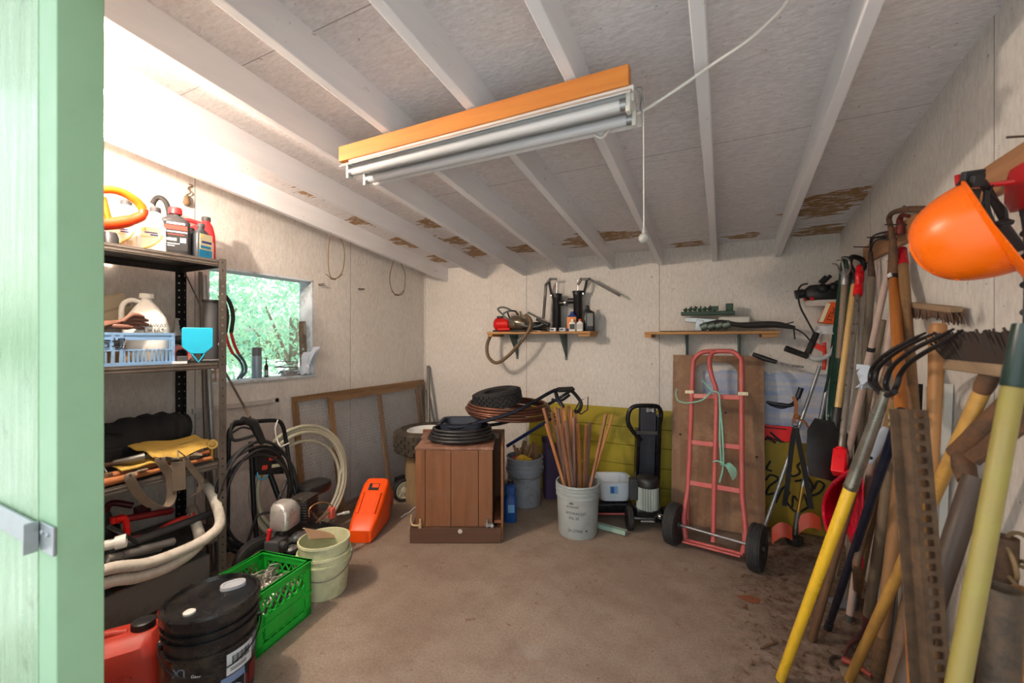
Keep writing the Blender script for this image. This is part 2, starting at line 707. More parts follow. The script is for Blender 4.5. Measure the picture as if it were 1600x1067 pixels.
def ceiling_material():
    t = NT('whitewashed_strand_board')
    v1 = t.co(world=True)
    va = t.co((1, 3.2, 1), world=True)
    base = t.mix(t.noise(v1, 2.2, 5, 0.6), C(226, 221, 222), C(246, 243, 243))
    fl = t.noise(va, 24, 7, 0.75, 0.6)
    base = t.mix(t.ramp(fl, [(0.30, 0.42), (0.60, 0.0)]), base, C(160, 150, 146))
    speck = t.ramp(t.noise(v1, 36, 4, 0.75), [(0.655, 0.0), (0.70, 1.0)])
    base = t.mix(t.math('MULTIPLY', speck, 0.6), base, C(96, 78, 64))
    # bare brown patches where the whitewash peeled
    mask = None
    pos = t.n('NewGeometry').outputs['Position']
    jit = t.n('TexNoise')
    jit.inputs['Scale'].default_value = 7
    jit.inputs['Detail'].default_value = 6
    t.l(t.co((0.6, 3, 1), world=True), jit.inputs['Vector'])
    off = t.n('VectorMath', operation='MULTIPLY_ADD')
    t.l(jit.outputs['Color'], off.inputs[0])
    off.inputs[1].default_value = (0.34, 0.34, 0)
    t.l(pos, off.inputs[2])
    for (x, y, r) in PATCHES:
        sb = t.n('VectorMath', operation='SUBTRACT')
        t.l(off.outputs[0], sb.inputs[0])
        sb.inputs[1].default_value = (x + 0.17, y + 0.17, 0)
        scl = t.n('VectorMath', operation='MULTIPLY')
        t.l(sb.outputs[0], scl.inputs[0])
        scl.inputs[1].default_value = (1.0, 1.7, 0)
        ln = t.n('VectorMath', operation='LENGTH')
        t.l(scl.outputs[0], ln.inputs[0])
        m = t.math('LESS_THAN', ln.outputs['Value'], r * 1.22)
        mask = m if mask is None else t.math('MAXIMUM', mask, m)
    brk = t.ramp(t.noise(va, 16, 6, 0.7), [(0.34, 0.0), (0.48, 1.0)])
    mask = t.math('MULTIPLY', mask, brk)
    brown = t.mix(t.noise(t.co((1, 9, 1), world=True), 20, 5), C(128, 96, 62), C(190, 154, 112))
    base = t.mix(mask, base, brown)
    sp = t.n('SeparateXYZ')
    t.l(pos, sp.inputs[0])
    fr = t.math('ABSOLUTE', t.math('SUBTRACT', t.math('FRACT', t.math('DIVIDE', t.math('SUBTRACT', sp.outputs['Y'], 2.23), 1.22)), 0.5))
    base = t.mix(t.math('MULTIPLY', t.math('GREATER_THAN', fr, 0.4985), 0.6), base, C(80, 70, 62))
    t.base(base)
    t.rough(0.9)
    t.b.inputs['Specular IOR Level'].default_value = 0.2
    t.bump(fl, 0.6, 0.006)
    return t.m


PATCHES = [(0.60, 3.08, 0.17), (0.50, 3.25, 0.13), (0.64, 3.64, 0.16), (-0.90, 3.25, 0.16), (-1.02, 3.35, 0.15), (-0.66, 3.28, 0.10), (-1.50, 3.35, 0.16), (-1.92, 3.30, 0.2), (-1.95, 3.0, 0.16), (-1.94, 2.6, 0.12),
           (-2.38, 2.9, 0.2), (-2.42, 2.4, 0.16), (-2.36, 3.4, 0.2), (-0.25, 3.64, 0.10), (0.12, 3.6, 0.1), (-2.42, 1.9, 0.1)]
m_ceiling = ceiling_material()


def beam_material():
    t = NT('whitewashed_rafter')
    base = t.mix(t.noise(t.co((1, 0.15, 1), world=True), 12, 5), C(220, 219, 222), C(244, 243, 244))
    sp = t.ramp(t.noise(t.co((1, 0.5, 1), world=True), 30, 5, 0.75), [(0.66, 0.0), (0.72, 1.0)])
    base = t.mix(t.math('MULTIPLY', sp, 0.65), base, C(110, 84, 62))
    t.base(base)
    t.rough(0.8)
    t.b.inputs['Specular IOR Level'].default_value = 0.25
    t.bump(t.noise(t.co((1, 0.1, 1), world=True), 40, 5), 0.25, 0.003)
    return t.m


m_beam = beam_material()


def floor_material():
    t = NT('stained_concrete')
    v = t.co(world=True)
    base = t.mix(t.ramp(t.noise(v, 1.3, 6, 0.65), [(0.3, 0.0), (0.7, 1.0)]), C(134, 114, 98), C(164, 146, 130))
    base = t.mix(t.ramp(t.noise(v, 5, 7, 0.7), [(0.45, 0.0), (0.75, 0.7)]), base, C(122, 98, 80))
    base = t.mix(t.ramp(t.noise(v, 90, 4, 0.7), [(0.35, 0.35), (0.6, 0.0)]), base, C(76, 62, 52))
    base = t.mix(t.ramp(t.noise(v, 2.1, 5, 0.7), [(0.60, 0.0), (0.75, 0.45)]), base, C(168, 158, 152))
    base = t.mix(t.ramp(t.noise(v, 11, 6, 0.75), [(0.61, 0.0), (0.68, 0.8)]), base, C(110, 66, 44))
    # soil and dust swept along the tool wall
    pos = t.n('NewGeometry').outputs['Position']
    sp = t.n('SeparateXYZ')
    t.l(pos, sp.inputs[0])
    near = t.ramp(t.math('ADD', sp.outputs['X'], t.math('MULTIPLY', t.noise(v, 4, 6, 0.7), 0.6)), [(0.15, 0.0), (0.65, 1.0)])
    base = t.mix(t.math('MULTIPLY', near, t.ramp(t.noise(v, 16, 6, 0.75), [(0.4, 0.1), (0.6, 0.85)])), base, C(92, 66, 46))
    t.base(base)
    t.rough(t.ramp(t.noise(v, 6, 4), [(0.3, 0.62), (0.7, 0.9)]))
    t.bump(t.noise(v, 60, 6, 0.7), 0.22, 0.004)
    return t.m


m_floor = floor_material()
b = MB()
b.box(((XL + XR) / 2, (YB + YF) / 2 - 0.2, -0.05), (XR - XL + 0.3, YB - YF + 0.9, 0.1))
struct('floor', b, m_floor)
# outside ground, its gravel made pale to bounce skylight up to the ceiling
t = NT('pale_bounce_gravel')
t.base(t.mix(t.noise(t.co(world=True), 8, 6, 0.7), C(186, 182, 176), C(216, 212, 206)))
t.rough(0.9)
m_bounce_gravel = t.m
b = MB()
b.box((0, 0, -0.16), (60, 60, 0.1))
struct('ground', b, m_bounce_gravel)
# walls
WY0, WY1, WZ0, WZ1 = 1.53, 2.308, 1.105, 1.872
b = MB()
for (y0, y1, z0, z1) in ((YF - 0.1, WY0, 0, 2.62), (WY1, YB + 0.1, 0, 2.62), (WY0, WY1, 0, WZ0), (WY0, WY1, WZ1, 2.62)):
    b.box((XL - 0.08, (y0 + y1) / 2, (z0 + z1) / 2), (0.16, y1 - y0, z1 - z0))
struct('wall_left', b, m_wall_left)
b = MB()
b.box((XR + 0.08, (YB + YF) / 2, 1.31), (0.16, YB - YF + 0.3, 2.62))
struct('wall_right', b, m_wall_right)
b = MB()
b.box(((XL + XR) / 2, YB + 0.06, 1.31), (XR - XL, 0.12, 2.62))
struct('wall_back', b, m_wall_back)
DX0, DX1, DZ = -1.2, 0.66, 2.17
b = MB()
b.box(((XL + DX0) / 2 - 0.05, YF - 0.035, 1.31), (DX0 - XL - 0.1, 0.07, 2.62))
b.box(((XR + DX1) / 2 + 0.06, YF - 0.035, 1.31), (XR - DX1, 0.07, 2.62))
b.box(((DX0 + DX1) / 2, YF - 0.035, (DZ + 2.62) / 2), (DX1 - DX0 + 0.1, 0.07, 2.62 - DZ))
struct('wall_front', b, m_wall_right)
b = MB()
M = place(((XL + XR) / 2, 1.95, ceil_z(1.95) + 0.02), 0, -math.degrees(math.atan(SLOPE)))
b.box((0, 0, 0), (XR - XL + 0.3, 3.9, 0.04), M)
struct('ceiling', b, m_ceiling)
for x in (-2.64, -2.17, -1.72, -1.308, -0.88, -0.475, -0.068, 0.357):
    b = MB()
    y0, y1 = YF, YB
    h = 0.137
    for xx in (x,):
        vs_ = []
        for yy in (y0, y1):
            for zz in (ceil_z(yy) - h, ceil_z(yy) + 0.005):
                vs_ += [(x - 0.02, yy, zz), (x + 0.02, yy, zz)]
        b.add(vs_, [(0, 1, 3, 2), (4, 6, 7, 5), (0, 4, 5, 1), (2, 3, 7, 6), (0, 2, 6, 4), (1, 5, 7, 3)])
    struct('rafter', b, m_beam, bevel=0.003)

# ---- green door frame with hasp
t = NT('green_gloss_paint')
vz = t.co((1.0, 1.0, 0.16))
nz = t.noise(vz, 26, 6, 0.7, 0.8)
t.base(t.mix(t.ramp(t.noise(t.co(), 9, 5, 0.7), [(0.62, 0.0), (0.72, 0.6)]), t.mix(t.noise(t.co(), 5, 4), C(132, 162, 126), C(158, 182, 146)), C(96, 120, 84)))
t.rough(t.ramp(nz, [(0.3, 0.14), (0.7, 0.40)]))
t.bump(nz, 0.55, 0.012)
m_green = t.m
m_green_flat = plain('green_satin_paint', C(140, 172, 136), 0.5, var=0.05, scale=6, dirt=C(110, 136, 100), dirt_amt=0.25)
dr = bpy.data.objects.new('door_1', None)
COL.objects.link(dr)
dr['kind'] = 'structure'
dr.location = (DX0, 0.385, 0)
MW[dr.name] = Matrix.Translation(dr.location)
b = MB()
b.box((DX0 - 0.045, 0.384, 1.25), (0.09, 0.074, 2.5))
struct('jamb', b, m_green_flat, dr, bevel=0.002)
b = MB()
b.box((DX0 - 0.49, 0.375, 1.25), (0.8, 0.06, 2.5))
struct('facing_board', b, m_green, dr, bevel=0.002)
b = MB()
b.box((DX1 + 0.05, 0.40, 1.25), (0.10, 0.10, 2.5))
struct('jamb', b, m_green, dr, bevel=0.002)
b = MB()
b.box((0.5 * (DX0 + DX1), 0.38, DZ + 0.05), (DX1 - DX0, 0.07, 0.1))
struct('head', b, m_green, dr, bevel=0.002)
b = MB()
hz = 1.4 - (838 - 530) / 660 * pY(40, 838, 0.34).dot(FW)
hz = pY(50, 836, 0.335).z
b.box((DX0 - 0.215, 0.338, hz), (0.30, 0.006, 0.052))
b.box((DX0 - 0.066, 0.3285, hz), (0.007, 0.022, 0.062))
b.box((DX0 - 0.030, 0.3435, hz), (0.066, 0.005, 0.058))
for sx in (-0.045, -0.018):
    b.cyl((DX0 + sx, 0.342, hz + 0.012), (DX0 + sx, 0.337, hz + 0.012), 0.005)
struct('hasp', b, galv, dr, bevel=0.001)

# ---- window
wd = bpy.data.objects.new('window_1', None)
COL.objects.link(wd)
wd['kind'] = 'structure'
wd.location = (XL, (WY0 + WY1) / 2, WZ0)
MW[wd.name] = Matrix.Translation(wd.location)
m_frame = plain('blue_white_window_paint', C(214, 222, 230), 0.7, var=0.1, dirt=C(90, 84, 76), dirt_amt=0.6)
b = MB()
th = 0.014
b.box((XL - 0.075, (WY0 + WY1) / 2, WZ1 - th / 2), (0.15, WY1 - WY0, th))
b.box((XL - 0.075, WY0 + th / 2, (WZ0 + WZ1) / 2), (0.15, th, WZ1 - WZ0))
b.box((XL - 0.075, WY1 - th / 2, (WZ0 + WZ1) / 2), (0.15, th, WZ1 - WZ0))
struct('window_frame', b, m_frame, wd)
b = MB()
b.box((XL - 0.068, (WY0 + WY1) / 2, WZ0 + 0.006), (0.164, WY1 - WY0 + 0.01, 0.018))
struct('window_sill', b, m_frame, wd, bevel=0.002)
t = NT('window_glass')
tr = t.n('BsdfTransparent')
tr.inputs[0].default_value = (0.93, 0.97, 0.95, 1)
gl = t.n('BsdfGlossy')
gl.inputs['Roughness'].default_value = 0.03
fn = t.n('Fresnel')
fn.inputs[0].default_value = 1.45
mx = t.n('MixShader')
t.l(fn.outputs[0], mx.inputs[0])
t.l(tr.outputs[0], mx.inputs[1])
t.l(gl.outputs[0], mx.inputs[2])
t.l(mx.outputs[0], t.out.inputs[0])
b = MB()
b.box((XL - 0.145, (WY0 + WY1) / 2, (WZ0 + WZ1) / 2), (0.004, WY1 - WY0 - 0.02, WZ1 - WZ0 - 0.02))
struct('window_pane', b, t.m, wd)

# ---- trees outside the window
t = NT('sunlit_leaves')
lc = t.ramp(t.noise(t.co(), 3.0, 4), [(0.3, C(128, 184, 160)), (0.7, C(196, 224, 186))])
t.base(lc)
t.rough(0.5)
tl = t.n('BsdfTranslucent')
t.l(lc, tl.inputs[0])
mx = t.n('MixShader')
mx.inputs[0].default_value = 0.5
t.l(t.b.outputs[0], mx.inputs[1])
t.l(tl.outputs[0], mx.inputs[2])
t.l(mx.outputs[0], t.out.inputs[0])
m_leaf = t.m
rg = random.Random(3)
for (x, y, r, h, nl) in ((-5.4, 2.5, 0.95, 1.5, 1000), (-6.4, 4.6, 1.15, 1.75, 1300), (-8.2, 6.9, 1.4, 2.0, 1300), (-5.6, 0.5, 0.9, 1.4, 500), (-9.0, 3.6, 1.5, 2.1, 1600)):
    tr_ = thing('garden_tree', 'sunlit green garden tree standing outside beyond the window', 'tree', (x, y, -0.11), 'trees outside the window')
    b = MB()
    for k in range(int(nl * 1.9)):
        d = V((rg.gauss(0, 1), rg.gauss(0, 1), rg.gauss(0, 0.9)))
        d = d.normalized() * r * (0.35 + 0.65 * rg.random() ** 0.5)
        c = V((x, y, h)) + d
        a = Euler((rg.uniform(-1.2, 1.2), rg.uniform(-1.2, 1.2), rg.uniform(0, 6.3))).to_matrix()
        l_, w_ = rg.uniform(0.035, 0.075), rg.uniform(0.016, 0.03)
        b.add([c + a @ V(q) for q in ((-l_, 0, 0), (0, -w_, 0.01), (l_, 0, 0), (0, w_, 0.01))], [(0, 1, 2, 3)])
    obj('crown', b, m_leaf, tr_, smooth=0)
    b = MB()
    b.tube(spl([(x, y, -0.11), (x + 0.05, y, h * 0.5), (x, y + 0.05, h)]), 0.07, 8)
    for k in range(5):
        a = k * 1.26
        b.tube([(x, y, h * 0.55), (x + math.cos(a) * r * 0.6, y + math.sin(a) * r * 0.6, h + 0.3 * math.sin(k * 2))], [0.03, 0.012], 6)
    obj('trunk', b, wood_grey, tr_)

# ---- ceiling lamp of the shed: a bare bulb on a porcelain holder
lt = thing('bulb_lamp', 'bare warm bulb in a white holder fixed up between the rafters', 'lamp', BULB)
b = MB()
zc = ceil_z(BULB.y)
b.lathe([(0.055, zc), (0.055, zc - 0.015), (0.03, zc - 0.03), (0.024, zc - 0.055), (0.0, zc - 0.055)], Matrix.Translation((BULB.x, BULB.y, 0)))
obj('lamp_holder', b, white_plastic, lt)
t = NT('glowing_bulb')
t.base((1, 0.9, 0.8, 1))
em = t.b.inputs
em['Emission Color'].default_value = (1, 0.8, 0.58, 1)
em['Emission Strength'].default_value = 25
b = MB()
top = zc - 0.055
pr = [(0.0, top - 0.13), (0.018, top - 0.126), (0.029, top - 0.108), (0.03, top - 0.095), (0.024, top - 0.06), (0.013, top - 0.03), (0.013, top)]
b.lathe(pr, Matrix.Translation((BULB.x, BULB.y, 0)), 24)
bo = obj('bulb', b, t.m, lt)
bpy.data.objects['bulb_light'].location = (BULB.x, BULB.y, top - 0.165)      # just under the glass

# ---- fluorescent fixture under the rafters
fz = ceil_z(1.42) - 0.137
fx = thing('fluorescent_fixture', 'white two-tube fluorescent strip light hung under the rafters on a raw board', 'light fixture', (-0.93, 1.42, 2.14))
b = MB()
x0, x1 = -1.59, -0.275
zb = fz - 0.004
b.box(((x0 + x1) / 2, 1.40, zb - 0.034), (x1 - x0, 0.038, 0.068))
obj('mounting_board', b, wood('raw_fir_board', C(226, 146, 66), C(196, 112, 44), 'x', 24), fx, bevel=0.002)
white_enamel = plain('white_enamel', C(222, 222, 220), 0.35, var=0.04, dirt=C(176, 168, 150), dirt_amt=0.3)
fb = zb - 0.066
X0, X1 = -1.535, -0.262
b = MB()
prof = [(1.335, fb - 0.052), (1.36, fb - 0.03), (1.392, fb - 0.026), (1.40, fb - 0.046), (1.455, fb - 0.046), (1.463, fb - 0.026), (1.50, fb - 0.03), (1.545, fb - 0.066)]
b.sheet([[(xx, y, z) for (y, z) in prof] for xx in (X0, X1)], 0.003)
b.box(((X0 + X1) / 2, 1.428, fb - 0.013), (X1 - X0, 0.075, 0.026))
obj('reflector', b, white_enamel, fx)
t = NT('unlit_tube_glass')
t.base(C(206, 208, 210))
t.rough(0.12)
m_tube = t.m
for yy in (1.385, 1.485):
    b = MB()
    b.cyl((X0 + 0.03, yy, fb - 0.062), (X1 - 0.035, yy, fb - 0.062), 0.019, seg=20)
    tb = obj('fluorescent_tube', b, m_tube, fx)
    for xa, xb in ((X0 + 0.018, X0 + 0.036), (X1 - 0.04, X1 - 0.02)):
        b = MB()
        b.cyl((xa, yy, fb - 0.062), (xb, yy, fb - 0.062), 0.0195, seg=20)
        obj('end_cap', b, galv, tb)
    for xx in (X0 + 0.012, X1 - 0.014):
        b = MB()
        b.box((xx, yy, fb - 0.062), (0.014, 0.03, 0.06))
        obj('tube_socket', b, white_plastic, fx, bevel=0.002)
b = MB()
b.tube(spl([(X1 + 0.005, 1.40, fb - 0.01), (X1 + 0.02, 1.42, fb - 0.03), (X1 + 0.012, 1.45, fb - 0.05), (X1 + 0.02, 1.47, fb - 0.07)]), 0.003, 6)
b.tube(spl([(X1 - 0.02, 1.43, fb + 0.005), (X1 + 0.02, 1.43, fb + 0.004), (X1 + 0.024, 1.45, fb - 0.05)]), 0.0025, 6)
obj('hook', b, galv, fx)
# cord
cord_m = plain('white_cord', C(225, 222, 214), 0.5, var=0.05)
c0 = V((X1 - 0.17, 1.53, fb - 0.065))
pts = [c0, c0 + V((0.03, 0.012, -0.012)), pw(960, 195, 1.49), pw(1000, 176, 1.45), pw(1060, 138, 1.38), pw(1110, 103, 1.34), pw(1165, 66, 1.28), pw(1200, 36, 1.22), pw(1230, 2, 1.15), pw(1252, -60, 1.06), pw(1270, -150, 0.97)]
b = MB()
b.tube(spl(pts, 8), 0.0052, 10)
cord = obj('extension_lead', b, cord_m)
tag(cord, 'white power cord swooping from the strip light up across the ceiling', 'cord')
ps = thing('pull_cord', 'thin white pull string with a ball hanging from the strip light', 'pull cord', (X1 + 0.02, 1.46, 1.72))
b = MB()
b.tube([(X1 + 0.02, 1.46, fb - 0.05), (X1 + 0.021, 1.461, 1.765)], 0.0018, 6)
obj('string', b, cord_m, ps)
b = MB()
b.sphere((X1 + 0.021, 1.461, 1.738), 0.017)
b.lathe([(0.004, 1.775), (0.006, 1.752)], Matrix.Translation((X1 + 0.021, 1.461, 0)), 10)
obj('ball', b, plain('dusty_grey_ball', C(170, 166, 158), 0.7, dirt=C(80, 72, 62), dirt_amt=0.6, scale=60), ps)
# ================================================================ THE RACK AND WHAT STANDS ON IT
FX_, BX_, RY0, RY1 = -2.45, -2.89, 0.47, 1.37
ZS = [1.83, 1.275, 0.735, 0.345, 0.07]
rack = thing('shelving_unit', 'grey slotted-steel shelving rack with black shelves against the left wall'.replace('left wall', 'window wall'), 'shelving', (-2.67, 0.92, 0))
m_rackgrey = plain('bronze_grey_steel', C(120, 112, 104), 0.45, 0.5, var=0.15, dirt=C(80, 70, 60), dirt_amt=0.4)
m_shelf = plain('dark_steel_shelf', C(58, 56, 56), 0.4, 0.4, var=0.2, dirt=C(100, 90, 80), dirt_amt=0.3)


for (x, y, sx, sy, mt) in ((FX_, RY1, -1, -1, m_rackgrey), (FX_, RY0, -1, 1, m_rackgrey), (BX_, RY1, 1, -1, black_metal), (BX_, RY0, 1, 1, black_metal)):
    b = MB()
    Mx = Matrix(((0, -1, 0, x), (1, 0, 0, y + sy * 0.019), (0, 0, 1, 0), (0, 0, 0, 1)))
    b.perforated(0.038, 1.84, 0.042, 0.0048, 0.0048, 0.0025, Mx)
    My = Matrix(((1, 0, 0, x + sx * 0.019), (0, 1, 0, y), (0, 0, 1, 0), (0, 0, 0, 1)))
    b.perforated(0.038, 1.84, 0.042, 0.0048, 0.0048, 0.0025, My)
    obj('post', b, mt, rack, smooth=0)
for z in ZS:
    b = MB()
    b.box(((FX_ + BX_) / 2, (RY0 + RY1) / 2, z - 0.002), (FX_ - BX_ - 0.008, RY1 - RY0 - 0.008, 0.004))
    for xx in (FX_ - 0.006, BX_ + 0.006):
        b.box((xx, (RY0 + RY1) / 2, z - 0.017), (0.004, RY1 - RY0 - 0.008, 0.034))
        b.box((xx + (-0.005 if xx > -2.6 else 0.005), (RY0 + RY1) / 2, z - 0.033), (0.01, RY1 - RY0 - 0.008, 0.003))
    for yy in (RY0 + 0.006, RY1 - 0.006):
        b.box(((FX_ + BX_) / 2, yy, z - 0.017), (FX_ - BX_ - 0.008, 0.004, 0.034))
    sh = obj('shelf', b, m_shelf, rack, smooth=0)
    b = MB()
    b.box((FX_ - 0.001, (RY0 + RY1) / 2, z - 0.017), (0.003, RY1 - RY0 - 0.085, 0.036))
    b.tube([(FX_ + 0.0005, RY0 + 0.045, z - 0.010), (FX_ + 0.0005, RY1 - 0.045, z - 0.010)], 0.0025, 6)
    b.tube([(FX_ + 0.0005, RY0 + 0.045, z - 0.026), (FX_ + 0.0005, RY1 - 0.045, z - 0.026)], 0.0025, 6)
    obj('shelf_lip', b, m_rackgrey, sh)
for (a, c) in (((BX_ + 0.02, RY1, 1.80), (FX_ - 0.03, RY1, 1.32)), ):
    b = MB()
    b.tube([a, c], 0.004, 6)
    obj('brace', b, m_rackgrey, rack)


# ---- jugs and bottles
def jug(name, label, cat, loc, rz, w, d, h, mat, cap_mat, neck=0.02, cap=(0.022, 0.025), power=4.5, handle=True, shoulder=0.68, group=None, side_neck=0.0):
    T = thing(name, label, cat, place(loc, rz), group)
    b = LB()
    hw, hd = w / 2, d / 2
    nk = side_neck * hw
    hb = h - cap[1]
    b.loft([(0, hw * 0.92, hd * 0.92, power), (0.008, hw, hd, power), (hb * shoulder * 0.5, hw, hd, power), (hb * shoulder, hw * 0.98, hd * 0.98, power),
            (hb * (shoulder + (1 - shoulder) * 0.35), hw * 0.84, hd * 0.85, 3.4, nk * 0.2), (hb * (shoulder + (1 - shoulder) * 0.72), hw * 0.48, hd * 0.55, 2.6, nk * 0.8), (hb * 0.955, neck * 1.15, neck * 1.15, 2, nk), (hb, neck, neck, 2, nk)], n=36)
    obj('body', b, mat, T, smooth=55)
    if handle:
        b = LB()
        sx = -1 if side_neck >= 0 else 1
        b.tube(spl([(nk + sx * neck * 0.8, 0, hb * 0.93), (sx * hw * 0.62, 0, hb * 0.965), (sx * hw * 0.98, 0, hb * 0.86), (sx * hw * 0.99, 0, hb * shoulder * 0.95)], 6), 0.0115, 10)
        obj('handle', b, mat, T)
    b = LB()
    b.lathe([(cap[0], 0), (cap[0], cap[1] * 0.9), (cap[0] * 0.9, cap[1]), (0, cap[1])], Matrix.Translation((nk, 0, hb)), 20)
    for k in range(20):
        a = k * 2 * PI / 20
        b.box((nk + cap[0] * math.cos(a), cap[0] * math.sin(a), hb + cap[1] * 0.45), (0.0022, 0.0022, cap[1] * 0.7), rot=(0, 0, math.degrees(a)))
    obj('cap', b, cap_mat, T)
    return T


def sticker(T, x, z, w, h, y, mat, name='label', r=0.004):
    b = LB()
    b.box((x, y, z), (w, 0.0016, h))
    o = obj(name, b, mat, T, bevel=0.0006)
    return o


def stripes(T, part, items, y):
    """flat printed shapes on a label: (x, z, w, h, material)"""
    for (x, z, w, h, m) in items:
        b = LB()
        b.box((x, y, z), (w, 0.0012, h))
        obj('print', b, m, part)


m_gold = plain('gold_print', C(232, 190, 96), 0.5, var=0.1)
m_paleprint = plain('cream_print', C(238, 226, 196), 0.6, var=0.06)
m_blueprint = plain('navy_print', C(40, 56, 120), 0.6, var=0.1)
m_redprint = plain('red_print', C(214, 58, 44), 0.55, var=0.1)
m_tealprint = plain('teal_print', C(28, 118, 158), 0.5, var=0.12)
m_whiteprint = plain('white_print', C(232, 232, 230), 0.6, var=0.05)
m_sandprint = plain('sand_print', C(196, 186, 150), 0.6, var=0.1)
TOP = ZS[0] + 0.001
p = pX(235, 385, -2.60)
for (u, x, lab) in ((236, 2.16, 'white oil jug with gold label and black cap standing beside the black oil bottle'), (190, 2.09, 'white oil jug with gold label half hidden by the orange tool handle')):
    q = pw(u, 386, x)
    J = jug('oil_jug', lab, 'jug', (q.x, q.y, TOP), 68, 0.135, 0.09, 0.245 if u > 200 else 0.26, white_plastic, dark_grey, side_neck=0.25, shoulder=0.62)
    L = sticker(J, 0.008, 0.075, 0.095, 0.115, -0.0455, m_paleprint)
    stripes(J, L, [(-0.03, 0.120, 0.02, 0.018, m_gold), (0.03, 0.045, 0.022, 0.022, m_sandprint), (0.0, 0.105, 0.05, 0.006, m_blueprint), (0.012, 0.094, 0.03, 0.007, m_blueprint), (-0.01, 0.083, 0.06, 0.003, m_gold)], -0.0467)
    b = LB()
    b.tube(spl([(-0.03, -0.0468, 0.024), (0.0, -0.0468, 0.04), (0.03, -0.0468, 0.07), (0.045, -0.0468, 0.1)], 6), 0.004, 6, flat=1)
    obj('print', b, m_gold, L)
q = pw(206, 380, 2.26)
jug('oil_jug', 'large unlabelled white jug standing behind the two gold-labelled jugs', 'jug', (q.x, q.y, TOP), 68, 0.19, 0.12, 0.345, white_plastic, white_plastic, side_neck=-0.3, shoulder=0.6)
q = pw(274, 392, 2.23)
J = jug('oil_bottle', 'square black oil bottle with red cap and red printed band', 'bottle', (q.x, q.y, TOP), 68, 0.128, 0.085, 0.262, plain('charcoal_bottle', C(44, 42, 44), 0.4, var=0.15), red_plastic, cap=(0.028, 0.034), handle=False, shoulder=0.8)
L = sticker(J, 0, 0.105, 0.10, 0.15, -0.0432, ink)
stripes(J, L, [(0, 0.172, 0.075, 0.010, m_whiteprint), (0, 0.150, 0.095, 0.022, m_redprint), (0.005, 0.128, 0.085, 0.006, m_whiteprint), (0.0, 0.114, 0.07, 0.003, m_redprint), (-0.018, 0.088, 0.042, 0.014, m_whiteprint), (0.030, 0.086, 0.024, 0.024, m_whiteprint), (-0.01, 0.066, 0.05, 0.004, m_whiteprint), (-0.02, 0.055, 0.03, 0.004, m_whiteprint)], -0.0445)
for (u, x, lab) in ((314, 2.31, 'small dark bottle with teal wave label at the end of the top shelf'), (298, 2.39, 'small dark ribbed bottle tucked between the red-capped oil bottle and the teal-labelled one')):
    q = pw(u, 394, x)
    J = jug('oil_bottle', lab, 'bottle', (q.x, q.y, TOP), 104 if u == 314 else 68, 0.088, 0.06, 0.20, plain('slate_bottle', C(52, 56, 60), 0.35, var=0.12), dark_grey, neck=0.014, cap=(0.017, 0.022), handle=False, shoulder=0.74)
    if u == 314:
        L = sticker(J, 0.004, 0.075, 0.075, 0.13, -0.0307, m_sandprint)
        stripes(J, L, [(0, 0.032, 0.075, 0.044, m_tealprint), (-0.022, 0.128, 0.016, 0.014, m_gold), (0.006, 0.096, 0.056, 0.012, m_blueprint), (0.0, 0.070, 0.06, 0.014, m_tealprint), (0.018, 0.036, 0.026, 0.006, m_whiteprint)], -0.032)
q = pw(310, 394, 2.49)
J = jug('oil_jug', 'red jug with pale lower label standing behind the small teal-labelled bottle', 'jug', (q.x, q.y, TOP), 68, 0.165, 0.10, 0.295, red_plastic, dark_grey, side_neck=0.45, shoulder=0.66)
sticker(J, 0, 0.075, 0.14, 0.13, -0.0508, plain('pink_label', C(214, 150, 140), 0.6, var=0.15))
b = MB()
b.tube(spl([pw(240, 330, 2.33), pw(239, 318, 2.33), pw(246, 309, 2.33), pw(256, 312, 2.33), pw(263, 326, 2.33), pw(266, 350, 2.33), pw(266, 376, 2.33), pw(267, 394, 2.33) * 1], 6), 0.013, 10)
tag(obj('spout_hose', b, black_rubber), 'bent black spout hose arching up between the white jug and black oil bottle', 'hose')
# orange power tool at the shelf end
q = pX(168, 378, -2.56)
T = thing('hedge_trimmer', 'orange power tool with a big loop handle on the top shelf', 'power tool', (q.x, q.y, TOP))
b = MB()
P = [(128, 318), (146, 300), (168, 296), (192, 301), (214, 315), (224, 328)]
b.tube(spl([pX(u, v, -2.53) for u, v in P], 6), 0.0195, 12)
obj('loop_handle', b, orange_plastic, T)
b = MB()
P = [(224, 327), (222, 336), (208, 343), (186, 348), (160, 350), (130, 350)]
b.tube(spl([pX(u, v, -2.53) for u, v in P], 6), [0.02] * 6 + [0.024] * 6 + [0.028] * 14, 12)
obj('lower_grip', b, plain('deep_orange_plastic', C(228, 62, 16), 0.4, var=0.1), T)
b = MB()
b.tube(spl([pX(160, 308, -2.53), pX(166, 330, -2.53), pX(172, 352, -2.53)], 5), 0.014, 10)
obj('trigger_guard', b, orange_plastic, T)
b = MB()
c = pX(130, 342, -2.55)
b.loft([(-0.10, 0.05, 0.045, 3), (-0.06, 0.065, 0.055, 3), (0.04, 0.06, 0.05, 3), (0.08, 0.04, 0.035, 2.5)], Matrix.Translation(c), n=28)
obj('motor_housing', b, orange_plastic, T)
b = MB()
c = pX(170, 362, -2.53)
b.loft([(TOP + 0.001, 0.05, 0.03, 3), (TOP + 0.035, 0.045, 0.03, 3), (TOP + 0.06, 0.03, 0.025, 3)], Matrix.Translation((c.x, c.y, 0)), n=24)
obj('battery', b, black_plastic, T)

